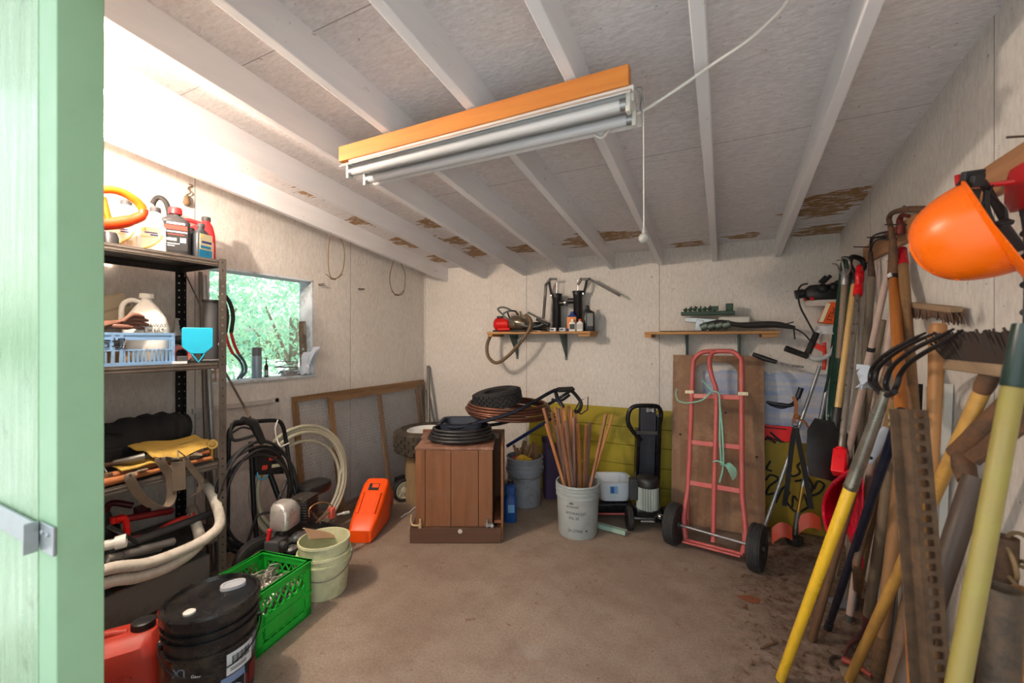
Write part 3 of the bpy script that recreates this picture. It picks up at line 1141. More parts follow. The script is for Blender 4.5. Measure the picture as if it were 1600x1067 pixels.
# ---- second shelf
S2 = ZS[1] + 0.001
crate_blue = plain('powder_blue_plastic', C(132, 172, 214), 0.5, var=0.1, dirt=C(110, 104, 90), dirt_amt=0.4)
cx0, cx1, cy0, cy1, ch = -2.76, -2.485, 0.74, 1.135, 0.155
T = thing('crate', 'pale blue slotted plastic crate with black characters on the second shelf', 'crate', ((cx0 + cx1) / 2, (cy0 + cy1) / 2, S2))
b = MB()
b.box(((cx0 + cx1) / 2, (cy0 + cy1) / 2, S2 + 0.004), (cx1 - cx0, cy1 - cy0, 0.006))
for xx in (cx0, cx1):
    for zz, hh in ((S2 + ch - 0.006, 0.012), (S2 + ch - 0.032, 0.006), (S2 + 0.072, 0.005), (S2 + 0.008, 0.016)):
        b.box((xx, (cy0 + cy1) / 2, zz), (0.008, cy1 - cy0, hh))
    for yy in (cy0, cy0 + 0.16, cy0 + 0.19, cy1):
        b.box((xx, yy, S2 + ch / 2), (0.009, 0.012, ch))
    y = cy0 + 0.02
    while y < cy1:
        if not (cy0 + 0.14 < y < cy0 + 0.2):
            b.box((xx, y, S2 + 0.042), (0.005, 0.007, 0.07))
        y += 0.0165
    b.box((xx, cy0 + 0.085, S2 + 0.10), (0.005, 0.165, 0.055))
    b.box((xx, (cy0 + cy1) / 2, S2 + ch - 0.02), (0.004, cy1 - cy0, 0.022))
for yy in (cy0, cy1):
    b.box(((cx0 + cx1) / 2, yy, S2 + ch / 2), (cx1 - cx0, 0.006, ch - 0.01))
    b.box(((cx0 + cx1) / 2, yy, S2 + ch - 0.006), (cx1 - cx0, 0.010, 0.012))
obj('crate_body', b, crate_blue, T, smooth=0)
Ml = Matrix(((0, 0, 1, 0.1425), (1, 0, 0, -0.045), (0, 1, 0, 0.1), (0, 0, 0, 1)))
letters('lettering', '市場', 0.056, Ml, ink, T)
b = MB()
rg = random.Random(11)
for k in range(26):
    y = cy0 + 0.03 + rg.random() * (cy1 - cy0 - 0.06)
    x = cx1 - 0.03 - rg.random() * 0.05
    b.bar((x, y, S2 + 0.01), (x - 0.01, y + rg.uniform(-0.02, 0.02), S2 + rg.uniform(0.05, 0.085)), 0.013, 0.013, rg.random())
o = obj('wood_pegs', b, wood_pale)
tag(o, 'small pale wood pegs lying inside the blue crate', 'wood pegs', kind='stuff')
q = pX(229, 513, -2.60)
J = jug('water_jug', 'translucent white jug with handwriting standing in the blue crate', 'jug', (q.x, q.y, S2 + 0.008), 66, 0.185, 0.155, 0.345, white_plastic, white_plastic, cap=(0.028, 0.024), power=3.6, shoulder=0.54, side_neck=0.0)
letters('handwriting', 'FIREWAS', 0.024, on_front(0.03, -0.0785, 0.184, 0), ink, J)
letters('handwriting', 'LIKERS', 0.026, on_front(0.03, -0.079, 0.158, 0), ink, J)
T = thing('storage_box', 'beige box tipped on edge behind the white jug in the blue crate', 'box', place((-2.70, 0.93, S2 + 0.19), 10, 0, 0))
b = LB()
b.box((0, 0, 0.065), (0.05, 0.24, 0.13), rot=(22, 0, 0))
obj('carton', b, plain('beige_card', C(176, 164, 140), 0.8, var=0.1), T, bevel=0.004)
b = LB()
b.box((0.0, 0.0, 0.065), (0.052, 0.242, 0.01), rot=(22, 0, 0))
obj('lid_seam', b, plain('beige_tape', C(150, 138, 116), 0.6), T)
leather = plain('brown_leather', C(110, 72, 56), 0.6, var=0.25, bump=0.2)
T = thing('leather_glove', 'dark brown leather glove draped over the edge of the blue crate', 'glove', (-2.52, 0.93, S2 + ch))
b = MB()
g0 = V((-2.52, 0.90, S2 + ch + 0.012))
b.tube(spl([g0 + V((0, -0.10, 0.0)), g0 + V((0, -0.05, 0.012)), g0 + V((0, 0.01, 0.03)), g0 + V((0, 0.055, 0.045))], 6), [0.018 + 0.008 * math.sin(i * 0.3) for i in range(19)], 12, flat=1.7)
obj('palm', b, leather, T)
for k, (a, h) in enumerate(((0.105, 0.075), (0.125, 0.060), (0.13, 0.04), (0.115, 0.022))):
    b = MB()
    s0 = g0 + V((0.012 - 0.009 * k, 0.045, 0.04 - 0.005 * k))
    b.tube(spl([s0, s0 + V((0.004, a * 0.35, (h - 0.03) * 0.7)), g0 + V((0.015 - 0.009 * k, a + 0.02, h - 0.012))], 5), [0.011] * 6 + [0.0105] * 3 + [0.009, 0.006], 10)
    obj('finger', b, leather, T)
b = MB()
b.tube(spl([g0 + V((0.01, -0.01, 0.02)), g0 + V((0.026, 0.03, 0.015)), g0 + V((0.03, 0.075, 0.012))], 5), [0.012] * 9 + [0.009, 0.006], 10)
obj('thumb', b, leather, T)
T = thing('wooden_block', 'orange-brown board end tilted beside the glove in the blue crate', 'wood block', place((-2.56, 0.80, S2 + 0.012), 0, 0, 0))
b = LB()
b.box((0, 0, 0.115), (0.03, 0.10, 0.22), rot=(25, 0, 0))
obj('board', b, wood('honey_board', C(220, 150, 70), C(190, 116, 46), 'z'), T, bevel=0.003)
b = LB()
b.box((0.0162, 0.0, 0.115), (0.002, 0.02, 0.02), rot=(25, 0, 0))
obj('knot', b, leather, T)
q = pX(266, 512, -2.70)
T = thing('funnel', 'dark grey cone funnel upside down behind the blue crate', 'funnel', (q.x, q.y + 0.03, S2))
b = MB()
b.lathe([(0.062, 0), (0.064, 0.004), (0.062, 0.05), (0.05, 0.06), (0.012, 0.19), (0.008, 0.24), (0.0, 0.24)], Matrix.Translation((q.x, q.y + 0.03, S2)))
obj('cone', b, grey_plastic, T)
b = MB()
b.lathe([(0.066, 0.03), (0.066, 0.062), (0.056, 0.066)], Matrix.Translation((q.x, q.y + 0.03, S2)))
obj('collar', b, black_plastic, T)
T = thing('caulking_gun', 'black caulking gun lying behind the turquoise scoop', 'tool', (-2.66, 1.20, S2))
b = MB()
b.cyl((-2.72, 1.10, S2 + 0.10), (-2.66, 1.27, S2 + 0.125), 0.022)
obj('barrel', b, dark_grey, T)
b = MB()
b.tube(spl([(-2.66, 1.255, S2 + 0.12), (-2.65, 1.275, S2 + 0.16), (-2.65, 1.26, S2 + 0.185)], 5), 0.011, 8)
b.tube(spl([(-2.655, 1.25, S2 + 0.11), (-2.645, 1.265, S2 + 0.05), (-2.64, 1.25, S2 + 0.004)], 5), 0.012, 8)
obj('grip', b, black_plastic, T)
b = MB()
b.cyl((-2.66, 1.26, S2 + 0.125), (-2.63, 1.33, S2 + 0.137), 0.004)
obj('rod', b, dull_steel, T)
turq = plain('turquoise_plastic', C(20, 168, 204), 0.4, var=0.06)
q = pX(309, 528, -2.465)
T = thing('scraper', 'turquoise plastic scraper with a wire loop propped on the second shelf edge', 'scraper', place((q.x, q.y, S2), 62))
b = LB()
w2, hz2 = 0.066, 0.275
b.prism([(-w2 * 0.93, 0.185), (w2 * 0.93, 0.185), (w2, 0.178), (w2, 0.085), (w2 * 0.45, 0.048), (-w2 * 0.45, 0.048), (-w2, 0.085), (-w2, 0.178)], 0.012, on_front(0, 0, 0))
obj('blade', b, turq, T, bevel=0.003)
b = LB()
b.tube([(-0.027, 0, 0.05), (0.004, -0.004, 0.004), (0.03, 0, 0.05)], 0.0045, 8)
obj('loop', b, turq, T)
q = pX(287, 556, -2.475)
T = thing('matchbox', 'small grey box with pale drawer at the shelf edge below the tape roll', 'box', place((q.x, q.y - 0.005, S2), 66))
b = LB()
b.box((0, 0, 0.02), (0.045, 0.03, 0.036))
obj('sleeve', b, dark_grey, T, bevel=0.002)
b = LB()
b.box((-0.012, -0.006, 0.006), (0.06, 0.034, 0.012))
obj('drawer', b, paper, T)
q = pX(284, 522, -2.60)
T = thing('tape_roll', 'roll of pinkish red tape standing on edge behind the small grey box', 'tape', (q.x, q.y, S2))
b = MB()
b.lathe([(0.028, -0.012), (0.046, -0.012), (0.046, 0.012), (0.028, 0.012)], place((q.x, q.y, S2 + 0.047), 66, 90), 28, closed=True)
obj('tape', b, plain('pink_tape', C(190, 110, 104), 0.5), T)
b = MB()
b.lathe([(0.025, -0.013), (0.028, -0.013), (0.028, 0.013), (0.025, 0.013)], place((q.x, q.y, S2 + 0.047), 66, 90), 28, closed=True)
obj('core', b, red_plastic, T)
q = pX(331, 556, -2.56)
T = thing('filter_canister', 'tall dark grey cylinder with a flanged top next to the turquoise scraper', 'canister', (q.x, q.y, S2))
b = MB()
b.cyl((q.x, q.y, S2 + 0.004), (q.x, q.y, S2 + 0.335), 0.039, seg=32)
obj('cylinder', b, plain('charcoal_pipe', C(70, 70, 72), 0.45, var=0.1), T)
b = MB()
b.lathe([(0.046, 0.33), (0.046, 0.342), (0.0, 0.342)], Matrix.Translation((q.x, q.y, S2)))
obj('flange', b, black_plastic, T)
b = MB()
b.lathe([(0.044, 0.0), (0.048, 0.006), (0.04, 0.014)], Matrix.Translation((q.x, q.y, S2)))
obj('base', b, galv, T)

# ---- third shelf: straps, handles, gloves, bags
S3 = ZS[2] + 0.001
bag_m = plain('black_nylon', C(36, 35, 38), 0.8, var=0.3, bump=0.2)
T = thing('tool_bag', 'long dark nylon bag slumped at the back of the third shelf', 'bag', (-2.74, 0.98, S3))
b = MB()
pts = [(-2.72, 0.60, S3 + 0.16), (-2.73, 0.72, S3 + 0.15), (-2.74, 0.90, S3 + 0.13), (-2.76, 1.08, S3 + 0.15), (-2.78, 1.22, S3 + 0.16), (-2.79, 1.33, S3 + 0.15)]
k = len(spl(pts, 6))
b.tube(spl(pts, 6), [0.06 + 0.05 * math.sin(PI * (0.15 + 0.75 * i / k)) + 0.008 * math.sin(i * 1.9) for i in range(k)], 18, flat=0.9)
obj('body', b, bag_m, T)
b = MB()
b.strap(spl([(-2.66, 0.72, S3 + 0.20), (-2.62, 0.80, S3 + 0.24), (-2.64, 0.92, S3 + 0.22), (-2.67, 1.0, S3 + 0.19)], 6), 0.03, 0.004, (1, 0, 0.3))
obj('strap', b, bag_m, T)
b = MB()
b.box((-2.655, 0.90, S3 + 0.075), (0.025, 0.2, 0.13), rot=(0, 10, 0))
obj('pocket', b, bag_m, T, bevel=0.012)
cloth_y = plain('yellow_work_cloth', C(214, 176, 84), 0.85, var=0.2, dirt=C(120, 92, 50), dirt_amt=0.5)
b = MB()
gr = []
for i in range(9):
    row = []
    for j in range(9):
        u = i / 8
        v = j / 8
        y = 1.02 + 0.30 * u + 0.03 * v
        x = -2.66 + 0.18 * v - 0.04 * u * v
        z = S3 + 0.125 - 0.03 * v - 0.01 * u + 0.008 * math.sin(u * 7 + v * 3) + 0.006 * math.cos(v * 9)
        if v > 0.9:
            z -= 0.03 * (1 - abs(2 * u - 1))
        row.append((x, y, z))
    gr.append(row)
b.sheet(gr, 0.006)
tag(obj('work_cloth', b, cloth_y), 'folded yellow work cloth lying on the wooden handles of the third shelf', 'cloth')
b = MB()
b.sheet([[(-2.60 + 0.12 * j / 4 + 0.01 * math.sin(i), 0.93 + 0.05 * i, S3 + 0.062 + 0.006 * math.sin(i * 2 + j)) for j in range(5)] for i in range(4)], 0.006)
tag(obj('leather_glove', b, cloth_y), 'flattened yellow glove lying under the grey strap end on the third shelf', 'glove')
for (a, c, r, lab) in (((-2.478, 0.55, S3 + 0.021), (-2.482, 1.31, S3 + 0.021), 0.019, 'reddish wooden handle lying along the front edge of the third shelf'),
                       ((-2.535, 0.60, S3 + 0.022), (-2.52, 1.33, S3 + 0.05), 0.019, 'reddish wooden handle lying behind the front one on the third shelf')):
    b = MB()
    P = [V(a).lerp(V(c), i / 10) for i in range(11)]
    b.tube(P, [r * (0.8 + 0.25 * math.sin(i * 0.55)) for i in range(11)], 12)
    tag(obj('wooden_rod', b, wood('reddish_handle', C(196, 124, 72), C(150, 84, 44), 'y')), lab, 'handle')
q = pX(350, 690, -2.52)
T = thing('brass_fitting', 'round brass hose fitting at the end of the third shelf', 'fitting', (q.x, 1.30, S3 + 0.05))
b = MB()
Mq = place((-2.50, 1.325, S3 + 0.095), 66, 90)
b.lathe([(0.012, -0.04), (0.018, -0.03), (0.018, 0.0), (0.025, 0.004), (0.025, 0.03), (0.014, 0.03), (0.014, 0.01), (0.0, 0.01)], Mq, 16)
b.cyl((-2.50, 1.325, S3 + 0.002), (-2.50, 1.325, S3 + 0.085), 0.012)
obj('valve_body', b, plain('brass', C(190, 150, 80), 0.35, 0.8, var=0.2), T)
b = MB()
b.tube(spl([(-2.53, 1.30, S3 + 0.08), (-2.56, 1.26, S3 + 0.10), (-2.60, 1.22, S3 + 0.09)], 5), 0.012, 8)
obj('stub', b, dull_steel, T)
strap_m = plain('grey_brown_webbing', C(112, 98, 82), 0.85, var=0.25, bump=0.25, scale=30)
XS = FX_ + 0.016
for nm, P, w, lab in (
        ('strap', [(-2.50, 0.99, S3 + 0.047), (-2.455, 1.0, S3 + 0.045), pX(203, 742, XS), pX(212, 765, XS), pX(232, 787, XS), pX(252, 793, XS + 0.01), pX(262, 790, XS + 0.01), pX(268, 775, XS), pX(266, 745, XS), pX(250, 716, XS), (-2.46, 1.14, S3 + 0.05), (-2.51, 1.12, S3 + 0.055)], 0.04, 'grey-brown webbing strap sagging in a loop below the third shelf'),
        ('strap', [(-2.50, 1.235, S3 + 0.06), (-2.455, 1.24, S3 + 0.048), pX(290, 716, XS), pX(304, 738, XS), pX(314, 752, XS), pX(310, 768, XS), pX(298, 776, XS)], 0.028, 'narrow grey strap curling below the third shelf near the rack post')):
    T_ = thing('strap', lab, 'strap', V(P[3]))
    b = MB()
    b.strap(spl(P, 6), w, 0.004, (0.35, 1, 0) if w > 0.03 else (0.1, 1, 0.4))
    obj('webbing', b, strap_m, T_)
    b = MB()
    for f_ in (2, -3):
        c = V(P[f_])
        b.cyl(c + V((0.0, 0, 0.0)), c + V((0.006, 0, 0)), 0.005, seg=10)
        obj('rivet', b, chrome, T_)
        b = MB()
T = thing('buckled_strap', 'grey webbing strap with a steel wire buckle hanging straight from the third shelf', 'strap', pX(279, 765, XS))
b = MB()
b.strap([pX(278, 722, XS + 0.012), pX(279, 740, XS + 0.013), pX(280, 766, XS + 0.013)], 0.055, 0.006, (0.35, 1, 0))
obj('webbing', b, strap_m, T)
b = MB()
a1, a2, a3, a4 = pX(269, 717, XS + 0.012), pX(288, 715, XS + 0.012), pX(289, 721, XS + 0.012), pX(270, 723, XS + 0.012)
b.tube([a1, a2, a3, a4], 0.003, 8, closed=True)
b.tube([pX(279, 716, XS + 0.012), pX(278, 704, XS), (-2.47, 1.19, S3 + 0.055)], 0.003, 8)
obj('buckle', b, chrome, T)
T = thing('hammer', 'hammer with grey steel head lying on the third shelf beside the gloves', 'hammer', (-2.55, 0.98, S3 + 0.06))
b = MB()
b.tube([(-2.56, 0.93, S3 + 0.085), (-2.53, 0.985, S3 + 0.09), (-2.51, 1.03, S3 + 0.095)], [0.013, 0.017, 0.021], 12)
obj('head', b, dull_steel, T)
b = MB()
b.tube([(-2.55, 0.96, S3 + 0.085), (-2.60, 0.90, S3 + 0.07), (-2.64, 0.82, S3 + 0.06)], 0.012, 10)
obj('handle', b, wood_brown, T)
T = thing('screwdriver', 'screwdriver with brown handle near the green door frame on the third shelf', 'screwdriver', (-2.52, 0.86, S3))
b = MB()
b.cyl((-2.50, 0.885, S3 + 0.06), (-2.52, 0.845, S3 + 0.16), 0.004)
obj('shaft', b, chrome, T)
b = MB()
b.lathe([(0.02, 0), (0.022, 0.02), (0.018, 0.055), (0.0, 0.055)], Matrix.Translation((-2.50, 0.885, S3 + 0.002)), 16)
obj('handle', b, wood_brown, T)
q = pX(172, 722, -2.47)
T = thing('spray_bottle', 'dark squat bottle beside the green door frame on the third shelf', 'bottle', (q.x - 0.02, 0.80, S3))
b = MB()
b.lathe([(0.03, 0), (0.035, 0.01), (0.035, 0.07), (0.015, 0.10), (0.012, 0.12), (0, 0.12)], Matrix.Translation((q.x - 0.02, 0.82, S3)))
obj('body', b, dark_grey, T)
b = MB()
b.box((q.x - 0.02, 0.82, S3 + 0.13), (0.025, 0.04, 0.02))
obj('nozzle', b, black_plastic, T, bevel=0.004)

# ---- fourth shelf: pipes, clamps and hoses
S4 = ZS[3] + 0.001
white_hose = plain('ribbed_white_hose', C(214, 206, 192), 0.6, var=0.1, dirt=C(150, 132, 108), dirt_amt=0.4, scale=40)
for k, (P, lab) in enumerate((([(-2.58, 1.33, 0.585), (-2.50, 1.325, 0.555), pX(344, 815, -2.42), pX(326, 838, -2.40), pX(290, 858, -2.385), pX(230, 880, -2.375), pX(165, 890, -2.37), (-2.40, 0.62, 0.40), (-2.47, 0.50, 0.39)], 'upper of the two white ribbed hoses curving along the fourth shelf edge'),
                              ([(-2.60, 1.28, 0.45), pX(312, 842, -2.46), pX(300, 862, -2.40), pX(262, 886, -2.385), pX(215, 902, -2.38), pX(165, 911, -2.375), (-2.40, 0.60, 0.335), (-2.46, 0.5, 0.33)], 'lower of the two white ribbed hoses sagging below the fourth shelf edge'))):
    pts = spl(P, 16)
    b = MB()
    b.tube(pts, [0.0245 + 0.0013 * (i % 2) for i in range(len(pts))], 14)
    T_ = thing('ribbed_hose', lab, 'hose', V((pts[0].x, pts[0].y, min(q_.z for q_ in pts) - 0.025)))
    obj('tubing', b, white_hose, T_)
    b = MB()
    b.cyl(pts[0] - (pts[1] - pts[0]).normalized() * 0.03, pts[3], 0.028, seg=18)
    obj('cuff', b, plain('dusty_grey_cuff', C(140, 126, 108), 0.7), T_)
for (a, c, r, m, nm, lab) in (
        (pX(166, 862, -2.47), pX(330, 802, -2.55), 0.019, dark_grey, 'pipe', 'long dark grey plastic pipe lying across the fourth shelf'),
        (pX(190, 868, -2.45), pX(270, 846, -2.50), 0.020, plain('mid_grey_pipe', C(112, 108, 104), 0.6, var=0.15), 'pipe', 'short mid-grey pipe lying just above the white hoses'),
        (pX(168, 872, -2.44), pX(250, 872, -2.50), 0.017, plain('pale_grey_pipe', C(138, 134, 128), 0.6, var=0.15), 'pipe', 'pale grey pipe lying lowest behind the white hoses'),
        (pX(170, 822, -2.44), pX(215, 848, -2.46), 0.009, black_plastic, 'pipe', 'thin black rod crossing over the red tubes on the fourth shelf')):
    a = V((a.x, a.y, max(a.z, S4 + r + 0.002)))
    c = V((c.x, c.y, max(c.z, S4 + r + 0.002)))
    d = (c - a).normalized()
    b = MB()
    Mf = frame(a, c)
    ln = (c - a).length
    b.lathe([(r * 0.8, 0.0), (r, 0.0), (r, ln), (r * 0.8, ln), (r * 0.8, ln - 0.05), (0, ln - 0.05)], Mf, 18)
    tag(obj(nm, b, m), lab, 'pipe')
T = thing('pvc_fitting', 'cream plastic pipe elbow beside the green door frame on the fourth shelf', 'pipe fitting', pX(172, 850, -2.44))
b = MB()
Mf = frame(pX(150, 856, -2.47), pX(182, 848, -2.44))
b.lathe([(0.022, 0), (0.022, 0.06), (0.029, 0.062), (0.029, 0.10), (0.022, 0.10), (0.022, 0.06)], Mf, 20)
obj('socket', b, white_plastic, T)
b = MB()
b.tube([Mf @ V((0, 0, 0)), Mf @ V((0, 0, -0.05))], 0.02, 14)
obj('stub', b, plain('tan_pvc', C(190, 160, 120), 0.5), T)
T = thing('bar_clamp', 'dark red bar clamp with bright red head on the fourth shelf', 'clamp', pX(200, 850, -2.6))
b = MB()
b.tube([pX(190, 812, -2.55), pX(268, 798, -2.62)], 0.017, 10)
obj('bar', b, plain('dark_red_paint', C(130, 22, 30), 0.35, var=0.2), T)
b = MB()
b.tube(spl([pX(180, 812, -2.52), pX(195, 810, -2.52), pX(198, 826, -2.52), pX(198, 842, -2.52)], 4), 0.0135, 10)
b.box(tuple(pX(184, 811, -2.53)), (0.03, 0.05, 0.03))
obj('jaw', b, plain('bright_red_paint', C(232, 24, 20), 0.3, var=0.1), T, bevel=0.004)
T = thing('handle_tube', 'bright red tubular handle with a drilled tip lying over the grey pipe', 'handle', pX(250, 835, -2.5))
b = MB()
pts = spl([pX(195, 846, -2.52), pX(215, 841, -2.52), pX(242, 833, -2.53), pX(258, 824, -2.54), pX(278, 814, -2.55), pX(303, 806, -2.56)], 5)
b.tube(pts, [0.014] * 10 + [0.016] * 6 + [0.0175] * (len(pts) - 16), 12)
obj('tube', b, plain('coral_red_paint', C(214, 60, 48), 0.4, var=0.2), T)
b = MB()
c = pX(296, 806, -2.545)
b.lathe([(0.008, 0), (0.013, 0), (0.013, 0.004), (0.008, 0.004)], frame(c, c + V((1, -0.3, 0.5))), 14, closed=True)
obj('eyelet', b, dull_steel, T)
T = thing('sprayer', 'black and dark red hand sprayer at the back of the fourth shelf', 'sprayer', (-2.75, 0.95, S4))
b = MB()
b.lathe([(0.05, 0), (0.06, 0.02), (0.06, 0.12), (0.03, 0.17), (0.02, 0.2), (0, 0.2)], Matrix.Translation((-2.74, 0.96, S4)))
obj('tank', b, black_plastic, T)
b = MB()
b.tube(spl([(-2.74, 0.96, S4 + 0.19), (-2.72, 0.98, S4 + 0.24), (-2.68, 1.05, S4 + 0.21)], 5), 0.015, 10)
b.cyl((-2.66, 1.08, S4 + 0.15), (-2.66, 1.08, S4 + 0.2), 0.035)
obj('pump_head', b, plain('wine_red_plastic', C(86, 20, 30), 0.4), T)

# ---- bottom of the rack
T = thing('panel_box', 'flat grey board box pushed under the fourth shelf', 'box', (-2.62, 1.0, ZS[4]))
b = MB()
b.box((-2.62, 0.92, ZS[4] + 0.09), (0.30, 0.76, 0.17))
obj('carton', b, plain('dusty_grey_board', C(120, 116, 112), 0.8, var=0.15, dirt=C(70, 64, 58), dirt_amt=0.5), T, bevel=0.006)
b = MB()
b.box((-2.62, 0.92, ZS[4] + 0.178), (0.302, 0.04, 0.006))
obj('tape', b, plain('brown_tape', C(110, 90, 70), 0.5), T)

# ---- poles leaning behind the rack
for (a, c, r, m, lab) in (((313, 425), (321, 690), 0.011, m_rackgrey, 'thin brown metal rod leaning behind the rack post nearest the window'), ((318, 430), (331, 700), 0.017, galv, 'galvanised pipe leaning behind the rack just beside the window')):
    t0 = pX(a[0], a[1], -2.915)
    t1 = pX(c[0], c[1], -2.83)
    d = (t1 - t0)
    e = t0 + d * (t0.z / (t0.z - t1.z))
    e.x = -2.76
    e.z = 0.0
    b = MB()
    b.cyl(e, t0, r, seg=14)
    tag(obj('metal_pole', b, m), lab, 'pole')
# bundle of slats below the rack end
for k, (u0, u1, m) in enumerate(((326, 330, wood_grey), (335, 336, galv))):
    b = MB()
    e = V((-2.80, 1.47 + 0.05 * k, 0))
    b.bar(e, pX(u0, 700 - 6 * k, -2.90), 0.03, 0.015, 0.2)
    tag(obj('slat', b, m), ('weathered wooden slat standing between the rack and pressure washer', 'grey metal slat standing between the rack and pressure washer')[k], 'slat')
# ================================================================ WINDOW SILL AND LEFT WALL
SZ = WZ0 + 0.016


def vw(r, w, z):
    q = RT * r + FW * w
    return V((q.x, q.y, z))


def pwz(u, w, z):                       # column u at distance w, height z
    return vw((u - CX) / FPX * w, w, z)


q = pX(401, 585, -3.02)
T = thing('spray_can', 'tall grey spray can standing on the window sill', 'spray can', (q.x, q.y, SZ))
b = MB()
b.lathe([(0.031, 0), (0.033, 0.004), (0.033, 0.15), (0.029, 0.165), (0.0, 0.165)], Matrix.Translation((q.x, q.y, SZ)))
obj('body', b, plain('silver_blue_can', C(150, 168, 184), 0.35, 0.3, var=0.1), T)
b = MB()
b.lathe([(0.031, 0.16), (0.031, 0.215), (0.028, 0.22), (0, 0.22)], Matrix.Translation((q.x, q.y, SZ)))
obj('cap', b, plain('slate_cap', C(104, 108, 116), 0.4), T)
q = pX(412, 584, -3.03)
T = thing('oil_vial', 'small dark nozzle bottle close beside the grey spray can', 'bottle', (q.x, q.y + 0.02, SZ))
b = MB()
b.lathe([(0.013, 0), (0.013, 0.08), (0.005, 0.1), (0.003, 0.14), (0, 0.14)], Matrix.Translation((q.x, q.y + 0.02, SZ)), 14)
obj('body', b, black_plastic, T)
b = MB()
b.lathe([(0.014, 0.012), (0.014, 0.05)], Matrix.Translation((q.x, q.y + 0.02, SZ)), 14)
obj('label', b, galv, T)
# mower blade leaning on the reveal
t0, t1 = pX(481, 580, -2.99), pX(473, 502, -3.03)
t0.z = SZ + 0.003
t0.y = min(t0.y, WY1 - 0.05)
t1.y = min(t1.y, WY1 - 0.035)
L = (t1 - t0).length
M = frame(t0, t1)
x_ax = V((0.25, -1, 0)).normalized()
z_ax = (t1 - t0).normalized()
x_ax = (V((0.9, 0.45, 0)) - z_ax * z_ax.dot(V((0.9, 0.45, 0)))).normalized()
y_ax = z_ax.cross(x_ax)
M = Matrix((x_ax, y_ax, z_ax)).transposed().to_4x4()
M.translation = t0
T = thing('lawnmower_cutter', 'worn steel mower blade with centre hole leaning in the window corner', 'mower blade', M)
b = LB()
ci = lambda x, z, r, n=14: [(x + r * math.cos(2 * PI * k / n), z + r * math.sin(2 * PI * k / n)) for k in range(n)]
b.prism([(-0.028, 0), (0.026, 0), (0.03, 0.02), (0.028, L * 0.75), (0.026, L), (-0.026, L), (-0.03, L * 0.75), (-0.026, 0.05)], 0.005, Matrix.Rotation(R(90), 4, 'X'), [ci(0, L * 0.47, 0.0125), ci(0, L * 0.54, 0.004, 8), ci(0, L * 0.40, 0.004, 8)])
obj('blade', b, old('worn_blade_steel', C(92, 84, 78), C(132, 110, 88), 0.6, 0.5), T, smooth=30)
b = LB()
b.box((0.024, -0.006, L * 0.86), (0.012, 0.010, L * 0.24), rot=(0, 0, 18))
obj('lift_wing', b, dull_steel, T)
bagm = plain('milky_plastic_film', C(206, 218, 232), 0.25, var=0.12)
gr = []
for i in range(8):
    row = []
    for j in range(7):
        u, v = i / 7, j / 6
        row.append(V((-2.985 + 0.07 * u + 0.012 * math.sin(5 * v + 3 * u), 2.225 + 0.06 * u + 0.05 * v + 0.01 * math.sin(9 * u + v * 4), SZ + 0.008 + 0.20 * v * (0.75 + 0.35 * u) + 0.008 * math.sin(11 * u))))
    gr.append(row)
b = MB()
b.sheet(gr, 0.003)
b.sheet([[p + V((0.02, -0.035 - 0.02 * (1 - k / 6), 0)) for k, p in enumerate(r)] for r in gr], 0.003)
tag(obj('plastic_bag', b, bagm), 'crumpled milky plastic bag standing at the corner of the window sill', 'bag')
q = pX(452, 582, -3.0)
T = thing('wood_offcut', 'pale block of wood lying on the window sill under the wire coil', 'wood block', (q.x, q.y, SZ))
b = MB()
b.box((-3.0, q.y + 0.03, SZ + 0.02), (0.06, 0.16, 0.04))
obj('block', b, wood('bleached_block', C(208, 202, 196), C(180, 170, 160), 'y'), T, bevel=0.003)
b = MB()
b.box((-2.985, q.y + 0.095, SZ + 0.055), (0.09, 0.07, 0.004), rot=(0, -12, 20))
b.box((-2.985, q.y + 0.10, SZ + 0.0475), (0.02, 0.03, 0.016))
obj('trowel_plate', b, paper, T)
b = MB()
c = V((-2.985, q.y - 0.03, SZ + 0.055))
pts = []
for k in range(50):
    a = k * 0.36
    pts.append(c + V((0.035 * math.cos(a), 0.085 * math.sin(a) + 0.01 * math.sin(k), 0.012 * math.sin(a * 0.5) + 0.0012 * k - 0.01)))
b.tube(spl(pts, 2), 0.0032, 6)
tag(obj('wire_coil', b, plain('grey_wire', C(110, 116, 118), 0.5, 0.3)), 'loose coil of grey wire lying on the sill beside the spray can', 'wire')
b = MB()
b.sheet([[V((-3.03 + 0.03 * j + 0.006 * math.sin(i * 2), q.y - 0.075 + 0.04 * i, SZ + 0.012 + 0.035 * abs(math.sin(i * 1.3 + j)))) for j in range(4)] for i in range(5)], 0.003)
tag(obj('plastic_wrap', b, bagm), 'small crumpled clear wrapper between spray can and wood block', 'plastic wrapper')
# loppers in the window
XL_ = -2.985
T = thing('loppers', 'red-handled loppers with black grips standing in the window corner beside the rack', 'loppers', pX(365, 592, XL_))
for dx, nm in ((0, 'grip'), (-9, 'grip')):
    b = MB()
    b.tube(spl([pX(352 + dx, 462, XL_), pX(360 + dx, 475, XL_), pX(364 + dx, 495, XL_), pX(361 + dx, 520, XL_)], 6), 0.0125, 10)
    obj(nm, b, black_plastic, T)
    b = MB()
    b.tube(spl([pX(361 + dx, 520, XL_), pX(366 + dx, 538, XL_), pX(373 + dx, 553, XL_)], 6), 0.0095, 10)
    obj('handle', b, red_plastic, T)
b = MB()
b.tube(spl([pX(372, 552, XL_), pX(382, 566, XL_), pX(384, 580, XL_), pX(376, 591, XL_)], 6), 0.009, 10)
b.tube(spl([pX(364, 552, XL_), pX(376, 566, XL_), pX(379, 580, XL_), pX(371, 592, XL_)], 6), 0.008, 10)
obj('blade', b, plain('blue_grey_steel', C(92, 112, 128), 0.4, 0.5), T)
